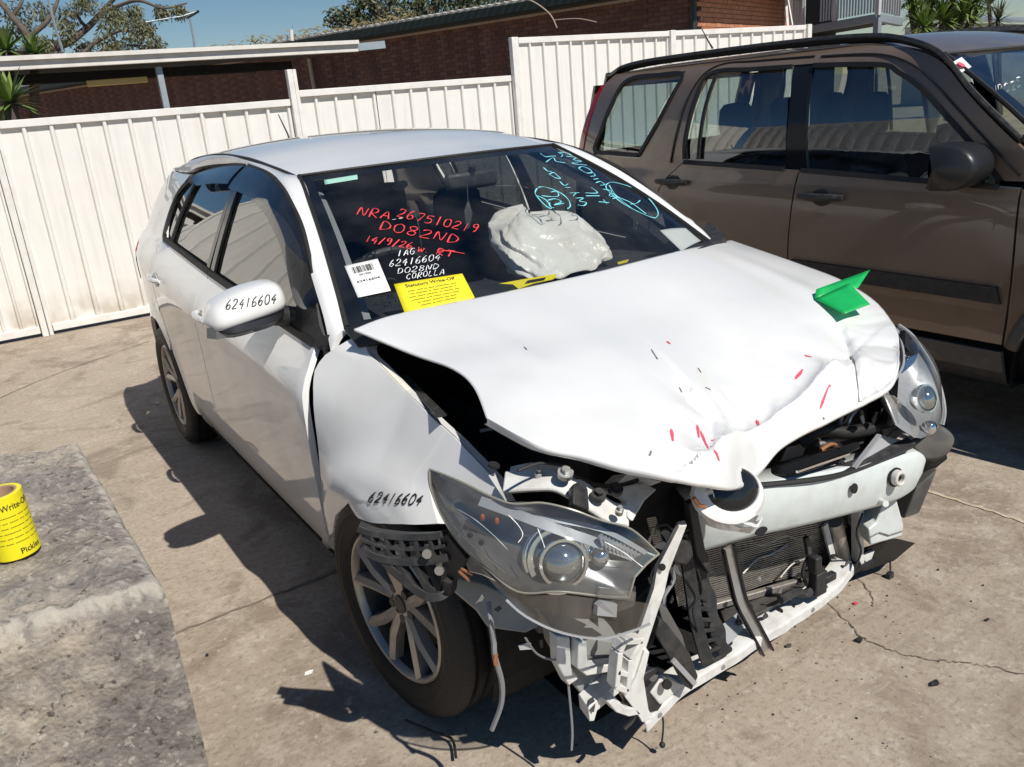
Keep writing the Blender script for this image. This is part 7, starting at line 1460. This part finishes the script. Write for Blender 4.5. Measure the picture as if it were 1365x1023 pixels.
limbs = [([(-1.12, 27.623, 1.566), (-0.526, 27.889, 3.17), (0.371, 27.587, 3.807), (1.206, 27.228, 4.201), (0.951, 27.698, 4.997), (0.558, 28.324, 5.973)], .30), ([(0.986, 27.307, 4.057), (1.922, 26.759, 4.129), (2.737, 26.438, 4.587), (3.255, 26.295, 5.034), (3.842, 26.131, 5.536)], .22), ([(1.165, 27.19, 4.039), (2.212, 26.462, 3.829), (2.853, 26.206, 4.18), (3.557, 25.868, 4.421), (3.853, 25.576, 4.141)], .12), ([(1.269, 27.286, 4.445), (1.766, 27.123, 4.81), (2.128, 27.091, 5.294), (2.348, 27.152, 5.791)], .13), ([(2.737, 26.438, 4.587), (2.58, 26.688, 4.977), (2.868, 26.728, 5.531)], .10), ([(3.245, 26.285, 4.993), (4.023, 25.874, 5.164), (4.597, 25.415, 4.898), (5.265, 25.043, 4.997)], .10), ([(0.951, 27.698, 4.997), (1.287, 27.642, 5.379), (1.489, 27.714, 5.878)], .10), ([(1.185, 27.209, 4.12), (2.365, 26.321, 3.71), (3.185, 25.948, 4.043), (4.069, 25.352, 3.911)], .10)]
tb = MB()
for pts, r in limbs:
    P_ = smooth_path(pts, 6); P_ = [p+Vector((0, .8*noise.noise(p*.5), 0)) for p in P_]; tb.tube(P_, [.6*lerp(r, r*.35, i/(len(P_)-1)) for i in range(len(P_))], 8)
tb.build('trunk', 'bark_grey', GT, 50)
cl = [(Vector(p)+Vector((0,random.uniform(-1.5,1.5),0)), r) for p, r in zip([(1.092, 27.688, 5.19), (1.257, 27.416, 4.758), (0.668, 27.72, 4.609), (1.824, 27.233, 5.179), (2.1, 26.782, 4.464), (2.434, 26.808, 5.055), (2.648, 26.3, 4.097), (3.072, 26.267, 4.678), (3.237, 25.996, 4.245), (3.312, 25.783, 3.822), (3.736, 25.75, 4.403), (3.901, 25.479, 3.97), (3.687, 25.987, 4.928), (4.325, 25.446, 4.551), (4.374, 25.21, 4.026), (4.17, 25.728, 5.024), (4.797, 25.317, 4.961), (5.034, 25.113, 4.812), (4.002, 25.29, 3.648), (4.375, 25.07, 3.672), (1.843, 26.827, 4.178), (1.37, 27.097, 4.122), (2.755, 26.68, 5.23), (0.628, 27.542, 4.093), (2.928, 25.993, 3.757)], [.7*q for q in [.75,.55,.6,.6,.5,.5,.5,.55,.6,.5,.55,.6,.45,.4,.45,.4,.35,.3,.45,.35,.35,.4,.5,.5,.4]])]
leaf_cloud(MB(), cl, 4600, .16, .022, .8, 5).build('crown', 'gum_leaf', GT, 0); leaf_cloud(MB(), cl, 2800, .16, .022, .8, 6).build('crown', 'gum_leaf_b', GT, 0)
BT = thing('dark_tree', 'dense dark tree rising behind the brick building roof', 'tree', (12.25, 26.399, 0.487))
tb = MB()
for pts, r in (([(12.25, 26.399, 0.487), (12.87, 27.324, 3.805), (12.682, 27.856, 4.864), (12.141, 28.416, 5.439)], .3), ([(12.87, 27.324, 3.805), (14.024, 26.977, 4.728), (14.954, 26.776, 5.674)], .2), ([(12.823, 27.457, 4.07), (13.865, 27.183, 5.004), (13.789, 27.642, 6.052)], .2)): P_ = smooth_path(pts, 5); tb.tube(P_, [lerp(r, r*.4, i/(len(P_)-1)) for i in range(len(P_))], 7)
tb.build('trunk', 'bark_grey', BT, 50)
cl = [(Vector(p), r) for p, r in zip([(11.263, 28.735, 4.878), (11.8, 28.455, 5.005), (12.332, 28.239, 5.289), (11.933, 28.224, 4.628), (12.682, 27.856, 4.864), (13.207, 27.635, 5.123), (13.064, 27.503, 4.565), (13.721, 27.227, 4.889), (14.345, 26.92, 5.086), (13.962, 27.273, 5.384), (14.747, 26.585, 4.863), (15.259, 26.352, 5.071), (15.667, 26.023, 4.874), (15.146, 26.6, 5.525), (12.653, 28.182, 5.647), (16.278, 25.704, 5.02), (16.889, 25.385, 5.166), (17.586, 24.97, 5.199)], [.45,.5,.6,.5,.7,.8,.6,.7,.8,.8,.7,.7,.6,.8,.8,.6,.6,.6])]
leaf_cloud(MB(), cl, 4500, .20, .035, .5, 8).build('crown', 'leaf_dark', BT, 0); leaf_cloud(MB(), cl, 1800, .20, .035, .5, 9).build('crown', 'gum_leaf_b', BT, 0)
def yucca(name, label, base, crowns, ln, nleaf, seed, m='yucca_leaf'):
    T_ = thing(name, label, 'plant', base, None); random.seed(seed); tb = MB()
    for c, r in crowns:
        tb.tube([Vector(base), Vector(base).lerp(Vector(c), .5), Vector(c)], .06, 7)
    tb.build('trunk', 'bark_grey', T_, 50)
    for c, r in crowns:
        b = MB()
        for k in range(nleaf):
            a = random.uniform(0, 6.283); e = random.uniform(-.5, 1.4); d = Vector((math.cos(a)*math.cos(e), math.sin(a)*math.cos(e), math.sin(e)))*ln*r*random.uniform(.75,1.15)
            x = d.cross(Vector((0,0,1))).normalized()*.028*r if abs(d.z) < .99*d.length else Vector((.028*r,0,0)); c_ = Vector(c); dr = Vector((0,0,-.10*ln*r))
            b.add([c_-x*.6, c_+x*.6, c_+d*.5+x, c_+d*.5-x, c_+d+dr], [(0,1,2,3),(3,2,4)])
        b.build('crown', m, T_, 0)
yucca('yucca_plant', 'spiky yucca in front of the carport at the left edge', (-1.2,7.6,0), [((-0.939, 7.6, 1.927), 1.0)], .36, 60, 3)
yucca('yucca_plant', 'two small spiky yucca heads above the carport fascia at the far left', (-.9,11.6,0), [((-0.571, 11.6, 2.733), 1.0), ((-0.254, 11.6, 2.664), .8)], .42, 60, 4)
yucca('yucca_plant', 'bright green yucca clump beside the balcony beyond the brown roof', (17.144, 9.586, 0.034), [((17.538, 10.352, 2.596), 1.0), ((17.995, 10.013, 2.451), 1.1), ((18.447, 9.782, 2.57), 1.0), ((17.478, 10.52, 2.932), 1.0), ((18.3, 9.982, 2.848), 1.1), ((18.708, 9.688, 2.741), .9), ((18.259, 10.492, 2.821), 1.1), ((17.218, 9.952, 2.34), .9), ((18.347, 10.002, 2.346), 1.), ((18.765, 9.755, 2.37), .9)], .62, 100, 5)
yucca('palm_plant', 'drooping palm fronds at the far right above the brown roof', (23.765, 11.478, -0.537), [((24.464, 12.264, 2.554), 1.0), ((24.354, 12.5, 2.981), .9)], .75, 50, 6, 'leaf_dark')
# ================================================================ balcony and far house on the right
mat('balcony_grey', (.22,.25,.28), .6, 0, .1, 5)
mat('slat_pale', (.48,.48,.48), .6, 0, .12, 3)
BA = thing('balcony', 'upstairs balcony with slatted railing and grey edge beam beyond the tall fence', 'balcony', (15.403, 10.662, 0.046))
d0, d1, d2 = [Vector(p) for p in [(15.096, 11.809, 2.481), (15.344, 9.827, 2.553), (16.799, 10.265, 2.479)]]
MB().bar(d0, d1, .12, .16).build('edge_beam', 'balcony_grey', BA, 30, bevel=.01); MB().bar(d1, d2, .12, .16).build('edge_beam', 'balcony_grey', BA, 30, bevel=.01)
MB().plate([d0, d1, d2, d0+(d2-d1)], (0,0,.03)).build('deck', 'engine_dark', BA, 0)
up_ = Vector((0,0,1)); n_sl = 30
for k in range(n_sl):
    p = d0.lerp(d1, (k+.5)/n_sl); hh = .95
    if 5 <= k <= 9: continue
    MB().bar(p+up_*.12, p+up_*hh, .045, .02, (d1-d0)).build('slat', 'slat_pale', BA, 0)
for k in range(9):
    p = d1.lerp(d2, (k+.5)/9); MB().bar(p+up_*.12, p+up_*.95, .045, .02, (d2-d1)).build('slat', 'slat_pale', BA, 0)
for p in (d0.lerp(d1,.12), d0.lerp(d1,.52), d1): MB().bar(p+up_*.05, p+up_*1.1, .09, .09, (1,0,0)).build('railing_post', 'slat_pale', BA, 0)
MB().bar(d1-up_*2.3, d1, .12, .12, (1,0,0)).build('support_post', 'balcony_grey', BA, 30)
bk = Vector((1.1,1.6,0)); MB().plate([d0+bk-up_*2.6, d1+bk*1.3-up_*2.6, d1+bk*1.3+up_*2.2, d0+bk+up_*2.2], (.1,.2,0)).build('back_wall', 'engine_dark', BA, 0)
MB().bar(Vector((14.607, 11.534, 2.59)), Vector((14.776, 11.777, 3.471)), .05, .05).build('white_downpipe', 'carport_white', BA, 0); MB().bar(Vector((14.434, 11.271, 2.596)), Vector((14.507, 11.509, 3.314)), .03, .04).build('white_brace', 'carport_white', BA, 0)
FH = thing('far_house', 'pale house wall and dark roof at the far right behind the palm', 'house', (32.652, 15.951, -0.446))
fa, fb = [Vector(p) for p in [(31.216, 18.202, 3.027), (35.244, 15.518, 2.508)]]
MB().plate([Vector((fa.x,fa.y,0)), Vector((fb.x,fb.y,0)), fb, fa], (1,2.,0)).build('wall', 'slat_pale', FH, 0)
MB().plate([fa+Vector((0,-.4,0)), fb+Vector((0,-.4,0)), fb+Vector((1.,2.,.4)), fa+Vector((1.,2.,.4))], (0,0,.1)).build('roof', 'balcony_grey', FH, 0)
# ================================================================ concrete block and the roll of notices on it
def block_mat():
    m, t, b = nodes('old_concrete'); L = t.links.new
    co = N(t, 'ShaderNodeTexCoord')
    def nz(sc, det=7, rough=.65):
        n = N(t, 'ShaderNodeTexNoise'); n.inputs['Scale'].default_value = sc; n.inputs['Detail'].default_value = det; n.inputs['Roughness'].default_value = rough; L(co.outputs['Object'], n.inputs['Vector']); return n.outputs['Fac']
    cr = N(t, 'ShaderNodeValToRGB'); e = cr.color_ramp.elements; e[0].position = .30; e[0].color = (.14,.128,.118,1); e[1].position = .64; e[1].color = (.56,.48,.385,1)
    x = e.new(.48); x.color = (.28,.25,.225,1)
    ad = N(t, 'ShaderNodeMath', operation='ADD'); m1 = N(t, 'ShaderNodeMath', operation='MULTIPLY'); m1.inputs[1].default_value = .55; m2 = N(t, 'ShaderNodeMath', operation='MULTIPLY'); m2.inputs[1].default_value = .45
    L(nz(3.2), m1.inputs[0]); L(nz(26, 6, .75), m2.inputs[0]); L(m1.outputs[0], ad.inputs[0]); L(m2.outputs[0], ad.inputs[1]); L(ad.outputs[0], cr.inputs[0])
    ch = N(t, 'ShaderNodeMapRange'); ch.inputs[1].default_value = .60; ch.inputs[2].default_value = .66; L(nz(48, 4, .6), ch.inputs[0])
    g = N(t, 'ShaderNodeMapRange'); g.inputs[1].default_value = .47; g.inputs[2].default_value = .58; g.inputs[4].default_value = .85; L(nz(5), g.inputs[0])
    msk = N(t, 'ShaderNodeMath', operation='MULTIPLY'); L(ch.outputs[0], msk.inputs[0]); L(g.outputs[0], msk.inputs[1])
    pit = N(t, 'ShaderNodeMapRange'); pit.inputs[1].default_value = .36; pit.inputs[2].default_value = .42; pit.inputs[3].default_value = .8; pit.inputs[4].default_value = 0; L(nz(40, 5, .7), pit.inputs[0])
    mx0 = N(t, 'ShaderNodeMix', data_type='RGBA'); mx0.inputs[7].default_value = (.075,.066,.058,1); L(pit.outputs[0], mx0.inputs[0]); L(cr.outputs[0], mx0.inputs[6])
    mx = N(t, 'ShaderNodeMix', data_type='RGBA'); mx.inputs[7].default_value = (.62,.57,.49,1); L(msk.outputs[0], mx.inputs[0]); L(mx0.outputs[2], mx.inputs[6])
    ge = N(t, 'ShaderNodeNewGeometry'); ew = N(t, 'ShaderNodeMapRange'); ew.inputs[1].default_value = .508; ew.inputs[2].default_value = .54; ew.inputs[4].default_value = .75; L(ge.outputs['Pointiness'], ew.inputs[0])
    mx3 = N(t, 'ShaderNodeMix', data_type='RGBA'); mx3.inputs[7].default_value = (.60,.55,.47,1); L(ew.outputs[0], mx3.inputs[0]); L(mx.outputs[2], mx3.inputs[6])  # paler convex edges: lit ridge put into the colour, together with chipped wear
    L(mx3.outputs[2], b.inputs['Base Color']); b.inputs['Roughness'].default_value = .95; b.inputs['Specular IOR Level'].default_value = .2
    bp = N(t, 'ShaderNodeBump'); bp.inputs['Strength'].default_value = .8; bp.inputs['Distance'].default_value = .014; hv = N(t, 'ShaderNodeTexVoronoi'); hv.inputs['Scale'].default_value = 75; L(co.outputs['Object'], hv.inputs['Vector']); ha = N(t, 'ShaderNodeMath', operation='MULTIPLY_ADD'); ha.inputs[1].default_value = -.35; L(hv.outputs['Distance'], ha.inputs[0]); L(nz(30, 9, .8), ha.inputs[2]); L(ha.outputs[0], bp.inputs['Height']); L(bp.outputs[0], b.inputs['Normal'])
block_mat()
HB = .60
k0, k1, k2 = [Vector(p) for p in [(-1.385, 0.011, 0.6), (-1.42, 1.182, 0.6), (-1.686, 1.355, 0.6)]]
k3 = k0 + (k2-k1) + Vector((-.25,-.02,0)); k2 = k2+Vector((-.4,0,0)); k3 = k3+Vector((-.4,-.02,0))
b = MB(); NB_ = 90
rows = []
def block_pt(u, v, side_=None): return (k0*(1-u)+k3*u)*(1-v)+(k1*(1-u)+k2*u)*v
def rough(p, nrm, amp=1.):
    c = .012*noise.noise(p*6)+.008*noise.noise(p*19)+.006*noise.noise(p*48)+.004*noise.noise(p*90); return p+nrm*c*amp
for j in range(NB_+1):
    v = (j/NB_); rows.append([block_pt((i/NB_)**1.0, v) for i in range(NB_+1)])
def ease(d, r=.035): return 0 if d > r else (r-math.sqrt(max(0, r*r-(r-d)**2)))
top_rows = []
for j, r in enumerate(rows):
    rr_ = []
    for i, p in enumerate(r):
        u, v = i/NB_, j/NB_; de = min(u*.9, v*1.6, (1-v)*1.6); rad = .03+.02*noise.noise(p*5)
        rr_.append(rough(p, Vector((0,0,1)))-Vector((0,0,ease(de, max(.012, rad)))))
    top_rows.append(rr_)
b.grid(top_rows)
def skirt(edge, nrm, n=46):
    rr_ = []
    for k in range(n+1):
        t = k/n; row = []
        for i, p in enumerate(edge):
            q = Vector((p.x, p.y, lerp(p.z, -.01, t))); amp = min(1, t*8); row.append(q + nrm*((.012*noise.noise(q*6)+.008*noise.noise(q*17)+.005*noise.noise(q*44))*amp + .02*(1-(1-min(1, t*14))**2)*.6))
        rr_.append(row)
    b.grid(rr_)
skirt(top_rows[0], (k0-k1).normalized()); skirt([r[0] for r in top_rows], Vector((-.6,-.1,0))); skirt(top_rows[-1], (k1-k0).normalized()); skirt([r[-1] for r in top_rows], Vector((-1,0,0)))
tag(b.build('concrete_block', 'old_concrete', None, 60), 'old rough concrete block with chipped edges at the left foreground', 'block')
mat('roll_yellow', (.88,.76,.015), .45, 0, .03, 20)
mat('card_core', (.42,.27,.17), .85, 0, .1, 30)
rc = Vector((-1.646, 0.405, 0.607)); RR, RH = .052, .162
ROLL = thing('notice_roll', 'roll of yellow printed write-off stickers standing on the concrete block', 'roll', rc)
RT = Matrix.Translation(rc) @ Matrix.Rotation(R_(-2), 4, 'Y')
MB().grid([[RT @ Vector((r*math.cos(2*math.pi*i/64), r*math.sin(2*math.pi*i/64), z)) for r, z in ((RR-.012,.0),(RR-.001,.0),(RR,.001),(RR,RH-.001),(RR-.001,RH),(RR-.010,RH))] for i in range(65)]).build('sticker_winding', 'roll_yellow', ROLL, 40)
MB().grid([[RT @ Vector((r*math.cos(2*math.pi*i/48), r*math.sin(2*math.pi*i/48), z)) for r, z in ((RR-.010,RH-.0005),(RR-.016,RH-.001),(RR-.016,.0))] for i in range(49)]).build('card_core', 'card_core', ROLL, 40)
def roll_text(body, z, h, a0, a1, bold=.01, dz=0.):
    me = text_mesh(body, bold=bold); xs = [v.co.x for v in me.vertices]; x0, x1 = min(xs), max(xs); vs = []
    for v in me.vertices:
        a = a0+(a1-a0)*(v.co.x-x0)/(x1-x0); vs.append(RT @ Vector(((RR+.0006)*math.cos(a), (RR+.0006)*math.sin(a), z+v.co.y*h/.72+dz*(v.co.x-x0)/(x1-x0))))
    b = MB().add(vs, [tuple(p.vertices) for p in me.polygons]); bpy.data.meshes.remove(me); return b
fa_ = math.atan2(-1.84-rc.y, -1.56-rc.x)
roll_text('Statutory Write-Off', .134, .016, fa_-1.55, fa_+1.35, .012, .0).build('printed_title', 'ink', ROLL, 0, fixn=False)
b = MB()
for k in range(6):
    q = roll_text(('--- ----- -- ---------- ---- ------', '---- ------- --- ----- --- ------', '------ --- ---- -------- --- ---')[k % 3], .112-.0135*k, .010, fa_-1.2, fa_+1.3); b.add(q.v, q.f)
b.build('printed_lines', 'ink', ROLL, 0, fixn=False)
roll_text('Pickles', .018, .015, fa_+.15, fa_+1.15, .014).build('printed_name', 'ink', ROLL, 0, fixn=False)
# ================================================================ crumbs of broken trim on the ground
random.seed(5)
DEB = [('black plastic crumb lying nearest the long ground crack', (1145,856), 'black_plastic', .009), ('black trim shard on the slab at the lower right', (1247,912), 'black_plastic', .010), ('reddish plastic chip below the wire connector', (1140,806), 'scuff_red', .006), ('small dark chip near the right edge of the slab', (1316,828), 'black_plastic', .006),
  ('tiny pale glass chip in the car shadow beside the rear wheel', (210,539), 'paper', .007), ('white paint flake beside the car shadow near the front wheel', (412,899), 'paper', .009), ('dark grit speck on the sunny slab beside the block', (276,875), 'black_plastic', .005), ('grey plastic splinter below the lower rail', (1052,862), 'lamp_grey', .007)]
for lb, p, m, r in DEB:
    pass
PTS = [Vector(p) for p in [(0.291, -0.601, 0), (0.287, -0.833, 0), (0.44, -0.481, 0), (0.649, -0.771, 0), (-0.853, 3.41, 0), (-1.033, 0.305, 0), (-1.257, 0.601, 0), (0.126, -0.49, 0)]]
for (lb, _, m, r), c in zip(DEB, PTS):
    poly = [c+Vector((r*random.uniform(.6,1.4)*math.cos(a)*1.4, r*random.uniform(.5,1.2)*math.sin(a), .003)) for a in (0,1.1,2.2,3.3,4.4,5.4)]
    tag(MB().plate(poly, (random.uniform(-.004,.004),0,r*.7)).build('debris_chip', m, None, 0), lb, 'debris', 'crumbs of trim on the slab')

# crumbled lens, paint flakes and grit swept under the wrecked nose
random.seed(77)
for nm, m, n, lb in (('glass_crumbs', 'wire_grey', 60, 'scattered pale crumbs of broken lens and paint under the wrecked nose'), ('plastic_grit', 'black_plastic', 80, 'scattered black plastic grit under the wrecked nose')):
    b = MB()
    for _ in range(n):
        c = Vector((random.gauss(.05,.5), random.gauss(-.55,.2), .0015)); r = random.uniform(.001,.0035)
        b.plate([c+Vector((r*random.uniform(.5,1.4)*math.cos(a), r*random.uniform(.5,1.4)*math.sin(a), 0)) for a in (0,1.6,3.1,4.7)], (0,0,r*.8))
    tag(stuff(b.build(nm, m, None, 0)), lb, 'debris')
